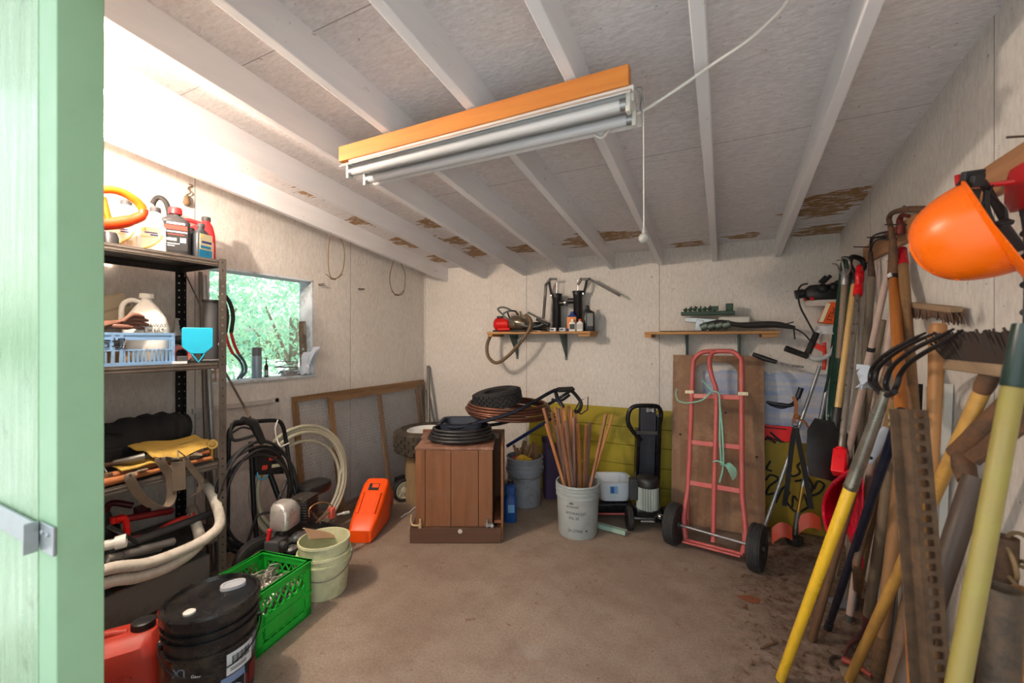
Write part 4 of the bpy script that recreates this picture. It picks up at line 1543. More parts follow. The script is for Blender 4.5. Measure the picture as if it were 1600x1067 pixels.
for k, (u, c, lab) in enumerate(((326, C(176, 160, 120), 'small tan box on the sill behind the rack post'), (337, C(196, 176, 180), 'small pinkish box standing on the sill beside the loppers'))):
    q = pX(u, 585, -2.985)
    T = thing('packet', lab, 'box', (q.x, q.y, SZ))
    b = MB()
    b.box((q.x, q.y + 0.01, SZ + 0.04 + 0.012 * k), (0.04, 0.036, 0.08 + 0.024 * k))
    obj('carton', b, plain('packet_card_%d' % k if False else ('tan_card', 'pink_card')[k], c, 0.7, var=0.15), T, bevel=0.002)
    b = MB()
    b.box((q.x + 0.0205, q.y + 0.01, SZ + 0.04), (0.0015, 0.026, 0.03))
    obj('label', b, paper, T)
# wire loops under the first rafter, thistle head, nails
twine = plain('brown_wire', C(112, 88, 62), 0.7, var=0.2)
for k, (P, x, lab) in enumerate((([(516, 366), (513, 392), (514, 424), (521, 436), (533, 428), (538, 408), (537, 386), (530, 362)], -2.66, 'loop of brown wire hanging under the rafter near the window'),
                                 ([(615, 408), (609, 432), (612, 452), (620, 461), (630, 458), (633, 440), (632, 425), (625, 404)], -2.665, 'loop of brown wire hanging under the rafter nearest the back corner'))):
    pts = [pX(u, v, x) for u, v in P]
    zb_ = ceil_z(pts[0].y) - 0.137
    pts[0].z = zb_ + 0.004
    pts[-1].z = ceil_z(pts[-1].y) - 0.12
    b = MB()
    b.tube(spl(pts, 6), 0.0035, 6)
    kn = pts[3]
    b.tube(spl([kn + V((0, -0.07, 0.03)), kn + V((0.004, -0.02, 0)), kn + V((-0.006, 0.01, 0.006)), kn + V((0.006, 0.03, 0.01)), kn + V((0, 0.09, 0.05))], 5), 0.0033, 6)
    for j in range(4):
        b.lathe([(0.004, -0.002), (0.008, -0.002), (0.008, 0.002), (0.004, 0.002)], frame(kn + V((0, -0.02 + 0.012 * j, 0.001)), kn + V((0, 0.1, 0.02))), 8, closed=True)
    tag(obj('wire_loop', b, twine), lab, 'wire')
q = pX(292, 312, -2.92)
T = thing('dried_flower', 'dried seed head with twisted stalk hung on the wall above the oil jugs', 'dried plant', q)
b = MB()
b.lathe([(0.004, 0.03), (0.012, 0.02), (0.02, -0.02), (0.012, -0.035), (0, -0.035)], Matrix.Translation(q), 10)
obj('seed_head', b, twine, T)
b = MB()
b.tube(spl([q + V((0, 0, 0.03)), q + V((0, 0.02, 0.05)), q + V((-0.008, 0.01, 0.075)), q + V((-0.012, 0.035, 0.1)), q + V((-0.02, 0.02, 0.105))], 4), 0.0035, 6)
obj('stalk', b, twine, T)
for (u, v, d, lab) in ((498, 444, (0.03, 0.03, 0.005), 'bent nail in the wall beside the window'), (560, 451, (0.03, 0.045, 0.002), 'pair of bent nails in the wall between the two wire loops')):
    q = pX(u, v, XL)
    b = MB()
    b.tube([q + V((-0.004, 0, 0)), q + V((0.022, 0.0, 0.0)), q + V(d)], 0.003, 6)
    b.tube([q + V((0.0, 0.0, 0)), q + V((0.018, -0.012, -0.012)), q + V((0.02, 0.05, -0.004))], 0.003, 6)
    tag(obj('wall_nail', b, rust_dark), lab, 'nail')
# access panel low on the wall
b = MB()
b.box((XL + 0.006, 1.72, 0.74), (0.012, 0.52, 0.44))
b.box((XL + 0.011, 1.72, 0.955), (0.022, 0.56, 0.03))
b.box((XL + 0.011, 1.985, 0.74), (0.022, 0.03, 0.46))
struct('trim_1', b, plain('grey_white_board', C(196, 190, 184), 0.8, var=0.12, dirt=C(120, 104, 88), dirt_amt=0.4), None, 0.002)

# ================================================================ CHICKEN-WIRE FRAMES
lumber = wood('weathered_lumber', C(150, 112, 70), C(108, 78, 48), 'z', 26)
lumber_y = wood('weathered_lumber_long', C(150, 112, 70), C(108, 78, 48), 'x', 26)
wire_m = plain('zinc_wire', C(150, 154, 164), 0.5, 0.4)


def wire_frame(name, label, y0, y1, h, xtop, xbot, bars):
    """a leaning timber frame: local x runs along the wall, z up the frame"""
    lean = math.atan2(xbot - xtop, h)
    M = Matrix(((0, -math.cos(lean), -math.sin(lean), xbot), (1, 0, 0, y0), (0, -math.sin(lean), math.cos(lean), 0.006), (0, 0, 0, 1)))
    M = Matrix(((0, math.cos(lean), -math.sin(lean), xbot), (1, 0, 0, y0), (0, math.sin(lean), math.cos(lean), 0.006), (0, 0, 0, 1)))
    T = thing(name, label, 'wire frame', M)
    W = y1 - y0
    t, d = 0.045, 0.022
    for xx in [t / 2, W - t / 2] + bars:
        b = LB()
        b.box((xx, 0, h / 2), (t, d, h - 2 * t - 0.002))
        obj('upright', b, lumber, T, bevel=0.002)
    for zz in (t / 2, h - t / 2):
        b = LB()
        b.box((W / 2, 0, zz), (W, d, t))
        obj('rail', b, lumber_y, T, bevel=0.002)
    b = LB()
    a = 0.017
    dx, dz = a * math.sqrt(3), a * 1.5
    edges = []
    nz = int((h - 0.03) / dz)
    nx = int((W - 0.03) / dx)
    for j in range(nz):
        for i in range(nx):
            cx = 0.02 + i * dx + (dx / 2 if j % 2 else 0)
            cz = 0.02 + j * dz
            edges += [((cx, cz), (cx + dx / 2, cz + a / 2)), ((cx + dx / 2, cz + a / 2), (cx + dx, cz)), ((cx + dx / 2, cz + a / 2), (cx + dx / 2, cz + a * 1.5))]
    for (p, q2) in edges:
        if max(p[0], q2[0]) > W - 0.005 or max(p[1], q2[1]) > h - 0.004:
            continue
        p0, p1 = V((p[0], d / 2 + 0.002, p[1])), V((q2[0], d / 2 + 0.002, q2[1]))
        n_ = (p1 - p0).cross(V((0, 1, 0))).normalized() * 0.0011
        up_ = V((0, 0.0011, 0))
        b.add([p0 + n_, p0 - n_ * 0.6 + up_, p0 - n_ * 0.6 - up_, p1 + n_, p1 - n_ * 0.6 + up_, p1 - n_ * 0.6 - up_], [(0, 1, 4, 3), (1, 2, 5, 4), (2, 0, 3, 5)])
    obj('chicken_wire', b, wire_m, T, smooth=0)
    return T


wire_frame('chicken_wire_screen', 'larger wooden chicken-wire frame leaning against the wall beneath and past the window', 2.10, 3.655, 0.965, -2.915, -2.80, [])
wire_frame('chicken_wire_screen', 'smaller wooden chicken-wire frame leaning in front of the larger one', 2.38, 3.50, 0.935, -2.865, -2.72, [0.56])
# two pipes in the corner
for (a, c, lab) in (((669, 572), (-2.56, 3.30), 'taller bare steel pipe leaning into the back corner'), ((662, 610), (-2.50, 3.22), 'shorter bare steel pipe leaning into the back corner in front of the taller one')):
    t1 = pY(a[0], a[1], 3.66 if a[1] < 600 else 3.64)
    t1.x = max(t1.x, -2.87)
    e = V((c[0], c[1], 0.0))
    b = MB()
    b.lathe([(0.013, 0), (0.018, 0), (0.018, (t1 - e).length), (0.013, (t1 - e).length), (0.013, (t1 - e).length - 0.1), (0, (t1 - e).length - 0.1)], frame(e, t1), 16)
    tag(obj('steel_pipe', b, dull_steel), lab, 'pipe')

# ================================================================ PRESSURE WASHER
XW = -2.55
T = thing('pressure_washer', 'black pressure washer with silver engine standing between the rack and the wire frames', 'pressure washer', (-2.45, 1.70, 0))
b = MB()
fr_pts = [pX(355, 862, XW), pX(357, 700, XW), pX(362, 668, XW), pX(380, 661, XW), pX(428, 657, XW), pX(441, 664, XW), pX(447, 690, XW), pX(455, 740, -2.5), pX(468, 800, -2.4)]
b.tube(spl(fr_pts, 8), 0.0125, 10)
obj('push_frame', b, black_metal, T)
b = MB()
b.tube([pX(392, 690, XW), pX(397, 800, XW + 0.02), pX(402, 850, XW + 0.06)], 0.014, 10)
b.tube([pX(420, 735, XW), pX(440, 790, -2.48)], 0.016, 10)
obj('upright_tube', b, black_metal, T)
b = MB()
c0, c1, c2, c3 = pX(396, 700, XW + 0.02), pX(436, 696, XW + 0.02), pX(442, 740, XW + 0.03), pX(398, 742, XW + 0.03)
b.sheet([[c0, c1], [c3, c2]], 0.03)
pn = obj('control_panel', b, black_plastic, T, bevel=0.004)
nrm = (c1 - c0).cross(c3 - c0).normalized()
nrm = nrm if nrm.x > 0 else -nrm
xa = (c1 - c0).normalized()
ya = nrm.cross(xa)


def panel_M(u, v, off):
    o_ = pX(u, v, XW + 0.025) + nrm * off
    m_ = Matrix((xa, ya, nrm)).transposed().to_4x4()
    m_.translation = o_
    return MW[T.name].inverted() @ m_


letters('lettering', 'Power', 0.035, panel_M(416, 716, 0.012), m_whiteprint, T)
for (u, v, sx, sz, mt) in ((424, 716, 0.05, 0.02, m_redprint), (411, 730, 0.035, 0.026, m_redprint), (429, 727, 0.06, 0.02, m_sandprint)):
    b = LB()
    b.box((0, 0, 0), (sx, sz, 0.002), panel_M(u, v, 0.0165 if mt is not m_redprint or v > 720 else 0.0145))
    obj('sticker', b, mt, pn)
b = MB()
b.tube(spl([pX(402, 738, XW + 0.06), pX(404, 747, XW + 0.07), pX(413, 749, XW + 0.07), pX(419, 742, XW + 0.06)], 5), 0.004, 6)
obj('tie', b, turq, T)
# engine
ec = V((-2.40, 1.78, 0.30))
silver = plain('cast_aluminium', C(206, 202, 196), 0.32, 0.5, var=0.15, dirt=C(110, 96, 80), dirt_amt=0.4)
b = MB()
q = pX(446, 800, -2.33)
b.loft([(q.z - 0.085, 0.05, 0.066, 6), (q.z - 0.075, 0.058, 0.074, 6), (q.z + 0.01, 0.058, 0.074, 6), (q.z + 0.045, 0.05, 0.062, 5, -0.01), (q.z + 0.062, 0.038, 0.046, 4, -0.018)], Matrix.Translation((q.x, q.y, 0)) @ Matrix.Rotation(R(20), 4, 'Z'), n=36)
eh = obj('engine_shroud', b, silver, T)
for k in range(5):
    b = MB()
    b.box((q.x + 0.054 - 0.0046 * k, q.y + 0.008 + 0.0125 * k, q.z - 0.03), (0.008, 0.006, 0.06), rot=(6, 0, 20))
    obj('vent_slot', b, ink, eh)
b = MB()
q = pX(475, 792, -2.35)
for k in range(9):
    b.box((q.x, q.y, q.z - 0.06 + 0.016 * k), (0.12, 0.13, 0.006), rot=(0, 0, 20))
b.box((q.x, q.y, q.z - 0.005), (0.09, 0.10, 0.15), rot=(0, 0, 20))
obj('cylinder_fins', b, plain('dark_cast_metal', C(84, 78, 74), 0.5, 0.6, var=0.25), T)
b = MB()
q = pX(490, 762, -2.45)
b.loft([(q.z - 0.03, 0.07, 0.10, 3), (q.z, 0.08, 0.115, 3), (q.z + 0.03, 0.075, 0.11, 3), (q.z + 0.045, 0.05, 0.08, 2.5)], Matrix.Translation((q.x, q.y, 0)), n=28)
obj('fuel_tank', b, black_plastic, T)
b = MB()
q = pX(432, 852, -2.32)
b.box(tuple(q), (0.09, 0.10, 0.09), rot=(0, 0, 20))
b.cyl(q + V((0.05, 0, 0.02)), q + V((0.09, -0.01, 0.02)), 0.02)
obj('muffler', b, dark_grey, T, bevel=0.01)
b = MB()
q = pX(420, 838, -2.33)
b.box(tuple(q), (0.02, 0.02, 0.085), rot=(0, 8, 20))
obj('pull_grip', b, red_plastic, T, bevel=0.004)
b = MB()
b.box((-2.42, 1.78, 0.14), (0.36, 0.44, 0.03))
b.tube(spl([(-2.27, 1.62, 0.13), (-2.26, 1.80, 0.12), (-2.30, 2.0, 0.13)], 5), 0.014, 8)
b.cyl((-2.45, 1.56, 0.125), (-2.30, 1.56, 0.125), 0.01)
b.cyl((-2.40, 1.97, 0.125), (-2.40, 1.97, 0.0), 0.014)
obj('base_frame', b, black_metal, T, bevel=0.002)
b = MB()
q = pX(492, 800, -2.33)
b.tube(spl([pX(470, 778, -2.3), pX(486, 800, -2.3), pX(500, 817, -2.3)], 4), 0.008, 8)
obj('choke_rod', b, chrome, T)
b = MB()
b.sphere(tuple(pX(466, 838, -2.33)), (0.03, 0.05, 0.03))
b.sphere(tuple(pX(455, 858, -2.30)), (0.03, 0.04, 0.025))
b.cyl(pX(450, 845, -2.33), pX(480, 830, -2.36), 0.016)
obj('carburettor', b, silver, T)


def tyre(c, axis, R_, w, rim, M=None, lugs=0, groove=0):
    """a tyre as a lathe about `axis` through c"""
    F = frame(c, V(c) + V(axis))
    b = MB()
    hw = w / 2
    prof = [(rim, -hw * 0.7), (rim * 1.04, -hw * 0.85), ((rim + R_) / 2, -hw), (R_ * 0.95, -hw * 0.85), (R_ * 0.995, -hw * 0.6)]
    if groove:
        n = groove
        for k in range(n):
            z0 = -hw * 0.6 + 1.2 * hw * k / n
            z1 = -hw * 0.6 + 1.2 * hw * (k + 0.75) / n
            z2 = -hw * 0.6 + 1.2 * hw * (k + 0.8) / n
            prof += [(R_, z0 + 1e-4), (R_, z1), (R_ * 0.97, z2), (R_ * 0.97, -hw * 0.6 + 1.2 * hw * (k + 0.98) / n)]
    else:
        prof += [(R_, -hw * 0.3), (R_, hw * 0.3)]
    prof += [(R_ * 0.995, hw * 0.6), (R_ * 0.95, hw * 0.85), ((rim + R_) / 2, hw), (rim * 1.04, hw * 0.85), (rim, hw * 0.7)]
    b.lathe(prof, F, 44, closed=True)
    if lugs:
        for row in range(5):
            zc_ = (-0.62 + 0.31 * row) * hw
            for k in range(lugs):
                a = 2 * PI * (k + (0.5 if row % 2 else 0)) / lugs
                rr = R_ * (1.0 if 0 < row < 4 else 0.985)
                Mk = F @ Matrix.Rotation(a, 4, 'Z') @ Matrix.Translation((rr, 0, zc_))
                b.box((0, 0, 0), (0.022, 2 * PI * R_ / lugs * 0.62, hw * 0.24), Mk)
    return b


b = tyre((-2.40, 1.515, 0.128), (1, -0.2, 0), 0.128, 0.06, 0.065, groove=3)
wh = obj('wheel', b, black_rubber, T)
b = MB()
b.lathe([(0.066, -0.02), (0.066, 0.02), (0.05, 0.025), (0.02, 0.012), (0.018, 0.04), (0, 0.04)], frame((-2.40, 1.515, 0.128), (-1.40, 1.315, 0.128)), 24)
obj('hub', b, plain('dusty_hub', C(130, 116, 92), 0.6, var=0.2), wh)
# coiled high-pressure hose on the washer and its gun
hose_black = plain('black_hose', C(34, 33, 34), 0.45, var=0.2, dirt=C(100, 92, 80), dirt_amt=0.2)
b = MB()
pts = []
N_ = 150
for k in range(N_):
    a = 2 * PI * 4.6 * k / N_ + 0.8
    rr = 0.25 + 0.028 * math.sin(k * 0.11) + 0.012 * math.sin(k * 0.37)
    cz = 0.475 - 0.03 * k / N_ * (1 if k % 2 else 1)
    pts.append(V((-2.475 + 0.05 * math.sin(k * 0.21) * 0.5, 1.56 + rr * 0.86 * math.cos(a), cz + rr * 1.18 * math.sin(a))))
pts += [pX(402, 805, -2.44), pX(424, 800, -2.42), pX(440, 770, -2.40), pX(448, 750, -2.42)]
b.tube(spl(pts, 2), 0.0085, 8)
tag(obj('pressure_hose', b, hose_black), 'black hose hung in big loops over the front of the pressure washer', 'hose')
T = thing('spray_gun', 'black trigger spray gun hooked on top of the pressure washer handle', 'spray gun', pX(395, 690, -2.49))
XG = -2.40
b = MB()
b.tube([pX(378, 655, XG), pX(396, 661, XG), pX(404, 678, XG), pX(411, 692, XG)], [0.017, 0.026, 0.023, 0.018], 12)
obj('body', b, black_plastic, T)
b = MB()
b.tube(spl([pX(383, 658, XG), pX(366, 659, XG), pX(361, 668, XG), pX(361, 680, XG), pX(366, 688, XG), pX(382, 685, XG), pX(396, 681, XG)], 6), 0.0085, 8)
b.tube(spl([pX(363, 676, XG), pX(378, 668, XG), pX(392, 670, XG)], 6), 0.006, 8)
obj('guard', b, black_plastic, T)
b = MB()
b.tube([pX(391, 652, XG), pX(352, 582, -2.86)], 0.0065, 10)
obj('wand', b, plain('brown_wand', C(96, 78, 64), 0.5, 0.4), T)
b = MB()
b.tube(spl([pX(434, 656, -2.54), pX(430, 670, -2.52), pX(433, 685, -2.52), pX(438, 697, -2.50), pX(452, 692, -2.50)], 6), 0.004, 6)
tag(obj('cord_tie', b, cord_m), 'scrap of white cord tied to the pressure washer handle', 'cord')
# pale pipe coil leaning behind
pex = plain('pale_grey_tubing', C(188, 184, 162), 0.45, var=0.08, dirt=C(140, 130, 104), dirt_amt=0.3)
pts = []
Nk = 46
for k in range(Nk * 5 + 16):
    a = 2 * PI * k / Nk
    j = k / Nk
    rr = 0.385 - 0.012 * (j % 2) - 0.010 * j
    if j > 4.3:
        rr = 0.32
    cz = 0.405 if j <= 4.3 else 0.36
    pts.append(V((-2.64 + 0.02 * math.sin(j * 2.4) - 0.10 * (cz + rr * math.sin(a) - 0.4), 1.985 + rr * math.cos(a), max(cz + rr * math.sin(a), 0.016))))
b = MB()
b.tube(pts, 0.0125, 10)
tag(obj('pipe_coil', b, pex), 'coil of pale grey plastic pipe leaning behind the pressure washer engine', 'pipe')
T = thing('hose_fitting', 'thin copper tube ring with red and white fittings by the orange case', 'fitting', pX(520, 825, -2.2))
b = MB()
P = [(498, 800), (486, 792), (482, 805), (492, 816), (508, 808), (519, 796), (514, 786), (500, 786)]
P = [(483, 808), (484, 795), (496, 786), (512, 786), (520, 795), (508, 806), (494, 816)]
b.tube(spl([pX(u, v, -2.20) for u, v in P], 6), 0.004, 8)
obj('copper_tube', b, plain('dull_copper', C(168, 122, 84), 0.4, 0.5), T)
b = MB()
b.box(tuple(pX(518, 801, -2.20)), (0.035, 0.035, 0.07))
obj('valve', b, plain('faded_red_plastic', C(206, 92, 74), 0.5), T, bevel=0.006)
b = MB()
b.cyl(pX(527, 804, -2.20), pX(540, 801, -2.20), 0.006)
b.cyl(pX(536, 802, -2.20), pX(545, 800, -2.20), 0.0095)
obj('plug', b, white_plastic, T)

# ================================================================ FLOOR, WINDOW SIDE
# gas can
rzc = 58
T = thing('gas_can', 'red plastic fuel can with black screw cap standing in front of the rack', 'fuel can', place((-2.10, 0.75, 0), rzc))
can_red = plain('weathered_red_plastic', C(186, 52, 34), 0.5, var=0.15, dirt=C(112, 60, 42), dirt_amt=0.45)
b = LB()
b.loft([(0, 0.155, 0.095, 5), (0.012, 0.165, 0.105, 5), (0.19, 0.165, 0.105, 5), (0.235, 0.155, 0.095, 4.5), (0.262, 0.115, 0.06, 4, 0.03), (0.268, 0.06, 0.03, 3, 0.06)], n=40)
obj('body', b, can_red, T, smooth=35)
b = LB()
b.lathe([(0.034, 0), (0.037, 0.004), (0.037, 0.036), (0.030, 0.04), (0, 0.04)], Matrix.Translation((0.10, 0, 0.255)), 24)
for k in range(24):
    a = 2 * PI * k / 24
    b.box((0.10 + 0.037 * math.cos(a), 0.037 * math.sin(a), 0.274), (0.003, 0.003, 0.03), rot=(0, 0, math.degrees(a)))
obj('cap', b, black_plastic, T)
b = LB()
b.tube(spl([(0.05, 0, 0.262), (-0.02, 0, 0.275), (-0.09, 0, 0.265), (-0.15, 0, 0.22)], 6), 0.015, 10)
obj('handle', b, can_red, T)
b = LB()
b.tube(spl([(0.15, 0.02, 0.21), (0.165, 0.02, 0.26), (0.15, 0.03, 0.29), (0.17, 0.01, 0.30)], 5), 0.014, 10)
b.cyl((0.168, 0.02, 0.05), (0.168, 0.02, 0.23), 0.014)
obj('spout', b, plain('bright_red_spout', C(236, 40, 30), 0.35), T)
letters('embossing', 'SCEPTER', 0.034, on_front(0.02, -0.1055, 0.15), can_red, T, depth=0.002)


def bucket(name, label, cat, loc, rz, r0, r1, h, mat, rings=(0.72, 0.8, 0.88), bail=None, bail_side=-1, lug=True, group=None, lid=False):
    T = thing(name, label, cat, place(loc, rz), group)
    t = 0.004
    rad = lambda z: r0 + (r1 - r0) * z / h
    prof = [(0, 0.008), (r0 - t, 0.008), (r1 - t, h), (r1 + 0.004, h), (r1 + 0.006, h - 0.012), (r1 + 0.001, h - 0.016)]
    for f in sorted(rings, reverse=True):
        z = f * h
        prof += [(rad(z), z + 0.006), (rad(z) + 0.008, z + 0.004), (rad(z) + 0.008, z - 0.003), (rad(z), z - 0.005)]
    prof += [(r0, 0.01), (r0 - 0.006, 0), (0, 0)]
    b = LB()
    b.lathe(prof, None, 56)
    obj('pail', b, mat, T, smooth=30)
    if bail:
        zt = rings[0] * h + 0.02 if rings else h * 0.85
        for s in (-1, 1):
            b = LB()
            b.cyl((s * (rad(zt) - 0.002), 0, zt), (s * (rad(zt) + 0.012), 0, zt), 0.014, seg=14)
            obj('lug', b, mat, T)
        b = LB()
        a = R(bail)
        pts = []
        for k in range(17):
            u = PI * k / 16
            rr = rad(zt) + 0.014
            pts.append((rr * math.cos(u), bail_side * rr * math.sin(u) * 1.02, zt - rr * math.sin(u) * math.sin(a) * 0.62))
        b.tube(pts, 0.0026, 8)
        hd = obj('handle', b, black_metal if lid else dull_steel, T)
        if bail > 0 and lug:
            b = LB()
            m_ = V(pts[8])
            b.cyl(m_ - V((0.045, 0, 0)), m_ + V((0.045, 0, 0)), 0.009, seg=12)
            obj('hand_grip', b, mat, hd)
    return T


# black pail with lid
pailb = plain('glossy_black_pail', C(24, 24, 27), 0.28, var=0.3, dirt=C(104, 92, 76), dirt_amt=0.25)
T = bucket('oil_pail', 'black lidded pail with white barcode label standing next to the green crate', 'pail', (-1.800, 0.955, 0), 62, 0.140, 0.155, 0.375, pailb, rings=(0.66, 0.80, 0.88), bail=52, bail_side=-1, lug=False, lid=True)
b = LB()
b.lathe([(0.162, 0.355), (0.164, 0.36), (0.164, 0.388), (0.158, 0.395), (0.150, 0.395), (0.146, 0.380), (0.0, 0.380)], None, 56)
ld = obj('lid', b, pailb, T, smooth=30)
pl_grey = plain('pale_grey_cap', C(176, 180, 186), 0.4, var=0.06)
b = LB()
b.loft([(0.379, 0.046, 0.034, 2.6), (0.391, 0.044, 0.032, 2.6), (0.391, 0.034, 0.022, 2.6), (0.3875, 0.032, 0.02, 2.6)], Matrix.Translation((0.07, 0.055, 0)), n=28)
obj('spout_cap', b, pl_grey, ld)
b = LB()
b.lathe([(0.02, 0.379), (0.02, 0.386), (0.016, 0.389), (0, 0.389)], Matrix.Translation((-0.07, -0.06, 0)), 20)
obj('vent_plug', b, white_plastic, ld)


def curved(T, name, a0, a1, z0, z1, rf, mat, n=10, off=0.0012):
    """a label bent round a pail between two angles"""
    b = LB()
    rows = []
    for zz in (z0, z1):
        rows.append([(rf(zz) * 1.0 * math.cos(R(a0 + (a1 - a0) * k / n)) + off * math.cos(R(a0 + (a1 - a0) * k / n)), (rf(zz) + off) * math.sin(R(a0 + (a1 - a0) * k / n)), zz) for k in range(n + 1)])
    b.sheet(rows, 0.0012)
    return obj(name, b, mat, T)


rb = lambda z: 0.140 + 0.015 * z / 0.375
lb = curved(T, 'label', -73, -32, 0.145, 0.225, rb, paper)
curved(T, 'label', -31, -18, 0.17, 0.235, rb, plain('grey_blue_label', C(120, 128, 146), 0.6))
for k in range(13):
    a = -66 + k * 2.1
    curved(T, 'barcode', a, a + (0.7 if k % 3 else 1.3), 0.178, 0.212, rb, ink, n=1, off=0.0028)
for z in (0.158, 0.165):
    curved(T, 'small_print', -68, -44, z, z + 0.0025, rb, dark_grey, n=5, off=0.0028)
m_ghost = plain('blue_grey_print', C(120, 140, 176), 0.6, var=0.1)
curved(T, 'hazard_print', -80, -46, 0.112, 0.140, rb, m_ghost)
for (a0, z0, s) in ((-63, 0.065, 0.034), (-98, 0.06, 0.026)):
    b = LB()
    c = V(((rb(z0) + 0.001) * math.cos(R(a0)), (rb(z0) + 0.001) * math.sin(R(a0)), z0))
    F = frame(c, c + V((math.cos(R(a0)), math.sin(R(a0)), 0)))
    b.lathe([(s, -0.002), (s, 0.003), (s - 0.006, 0.003), (s - 0.006, -0.002)], F, 28, closed=True)
    if s > 0.03:
        b.box((0, 0, 0.001), (2 * s, 0.005, 0.004), F, rot=(0, 0, 40))
    for k in range(3):
        a = 2.1 * k
        b.lathe([(s * 0.3, -0.001), (s * 0.3, 0.003), (s * 0.16, 0.003), (s * 0.16, -0.001)], F @ Matrix.Translation((s * 0.38 * math.cos(a), s * 0.38 * math.sin(a), 0)), 10, closed=True)
    obj('pictogram', b, m_ghost, T)
for (a0, a1, z0, z1) in ((-82, -81, 0.01, 0.112), (-45.5, -44.5, 0.01, 0.112), (-112, -84, 0.098, 0.101), (-113, -112, 0.01, 0.1), (-80, -48, 0.022, 0.025), (-80, -50, 0.013, 0.016), (-108, -88, 0.022, 0.025)):
    curved(T, 'printed_line', a0, a1, z0, z1, rb, m_ghost, n=6)
curved(T, 'printed_panel', -36, -14, 0.05, 0.125, rb, plain('dull_red_print', C(120, 26, 24), 0.5))
curved(T, 'printed_panel', -44, -39, 0.02, 0.10, rb, plain('dull_red_print', C(120, 26, 24), 0.5))
Mt = Matrix.Rotation(R(-122 + 90), 4, 'Z') @ Matrix.Translation((0, -rb(0.2) - 0.0005, 0.2)) @ Matrix.Rotation(R(90), 4, 'X')
letters('lettering', 'XT', 0.042, Mt @ Matrix.Translation((-0.02, 0, 0)), m_ghost, T, curve_r=rb(0.2))
letters('lettering', 'Gear', 0.017, Mt @ Matrix.Translation((0.035, -0.012, 0)), paper, T, curve_r=rb(0.2))

# green milk crate full of chain
crate_g = plain('bright_green_plastic', C(24, 176, 52), 0.42, var=0.12, dirt=C(60, 90, 40), dirt_amt=0.25)
ang = math.degrees(math.atan2(0.056, 0.328))
Mc = place((-1.83, 1.145, 0), ang)
T = thing('milk_crate', 'bright green lattice milk crate on the floor filled with steel chain', 'crate', Mc)
cw, cl, chh = 0.315, 0.325, 0.275      # local: x from -cw to 0, y from 0 to cl
b = LB()
b.box((-cw / 2, cl / 2, 0.006), (cw, cl, 0.012))
b.box((-cw / 2, cl / 2, 0.02), (cw - 0.02, cl - 0.02, 0.02))
obj('floor_panel', b, crate_g, T, smooth=0)


def crate_side(Lw, name, Mside, panel):
    """a lattice wall: local x along, z up, thickness in y"""
    b = LB()
    t = 0.012
    b.box((Lw / 2, 0, chh - 0.018), (Lw, t, 0.036), Mside)
    b.box((Lw / 2, 0.0, chh - 0.004), (Lw + 0.012, t + 0.010, 0.008), Mside)
    b.box((Lw / 2, 0, 0.02), (Lw, t, 0.04), Mside)
    for xx in (0.018, Lw - 0.018):
        b.box((xx, 0, chh / 2), (0.036, t, chh - 0.002), Mside)
    b.box((Lw / 2, -0.001, 0.115), (Lw + 0.004, t + 0.004, 0.012), Mside)
    x0, x1, z0, z1 = 0.036, Lw - 0.036, 0.04, chh - 0.036
    n = 8
    for sgn in (1, -1):
        for k in range(-6, 12):
            xa = x0 + (x1 - x0) * k / 6
            xb = xa + sgn * (z1 - z0) * 0.62
            pa, pb = V((xa, 0, z0)), V((xb, 0, z1))
            d = pb - pa
            ta, tb = 0.0, 1.0
            for lim, s in ((x0, 1), (x1, -1)):
                fa, fb = (pa.x - lim) * s, (pb.x - lim) * s
                if fa < 0 and fb < 0:
                    ta, tb = 1, 0
                elif fa < 0:
                    ta = max(ta, fa / (fa - fb))
                elif fb < 0:
                    tb = min(tb, fa / (fa - fb))
            if tb - ta > 0.05:
                A, B_ = Mside @ (pa + d * ta), Mside @ (pa + d * tb)
                b.bar(A, B_, 0.006, 0.006)
    if panel:
        b.box((Lw / 2, 0, 0.105), (Lw * 0.66, t * 0.8, 0.095), Mside)
        for dz in (-0.05, 0.05):
            b.box((Lw / 2, -0.001, 0.105 + dz), (Lw * 0.68, t + 0.004, 0.006), Mside)
        for dx in (-0.34, 0.34):
            b.box((Lw / 2 + Lw * dx, -0.001, 0.105), (0.006, t + 0.004, 0.1), Mside)
    else:
        b.box((Lw / 2, 0, 0.19), (0.13, t + 0.003, 0.006), Mside)
    return obj(name, b, crate_g, T, smooth=0)


crate_side(cl, 'side_panel', Matrix(((0, -1, 0, -0.006), (1, 0, 0, 0), (0, 0, 1, 0), (0, 0, 0, 1))), True)
crate_side(cl, 'side_panel', Matrix(((0, 1, 0, -cw + 0.006), (1, 0, 0, 0), (0, 0, 1, 0), (0, 0, 0, 1))), True)
crate_side(cw, 'end_panel', Matrix(((-1, 0, 0, 0), (0, 1, 0, 0.006), (0, 0, 1, 0), (0, 0, 0, 1))), False)
crate_side(cw, 'end_panel', Matrix(((-1, 0, 0, 0), (0, -1, 0, cl - 0.006), (0, 0, 1, 0), (0, 0, 0, 1))), False)
# chain
link_m = plain('zinc_chain', C(178, 172, 164), 0.35, 0.8, var=0.25, dirt=C(110, 92, 74), dirt_amt=0.4)
rg = random.Random(5)
b = MB()


def link(b, M, a=0.017, c=0.0115, r=0.0042):
    pts = []
    for k in range(14):
        u = 2 * PI * k / 14
        x = c * math.cos(u)
        y = c * math.sin(u) + (a if math.sin(u) > 0 else -a) * 0.75
        pts.append(M @ V((x, y, 0)))
    b.tube(pts, r, 6, closed=True)


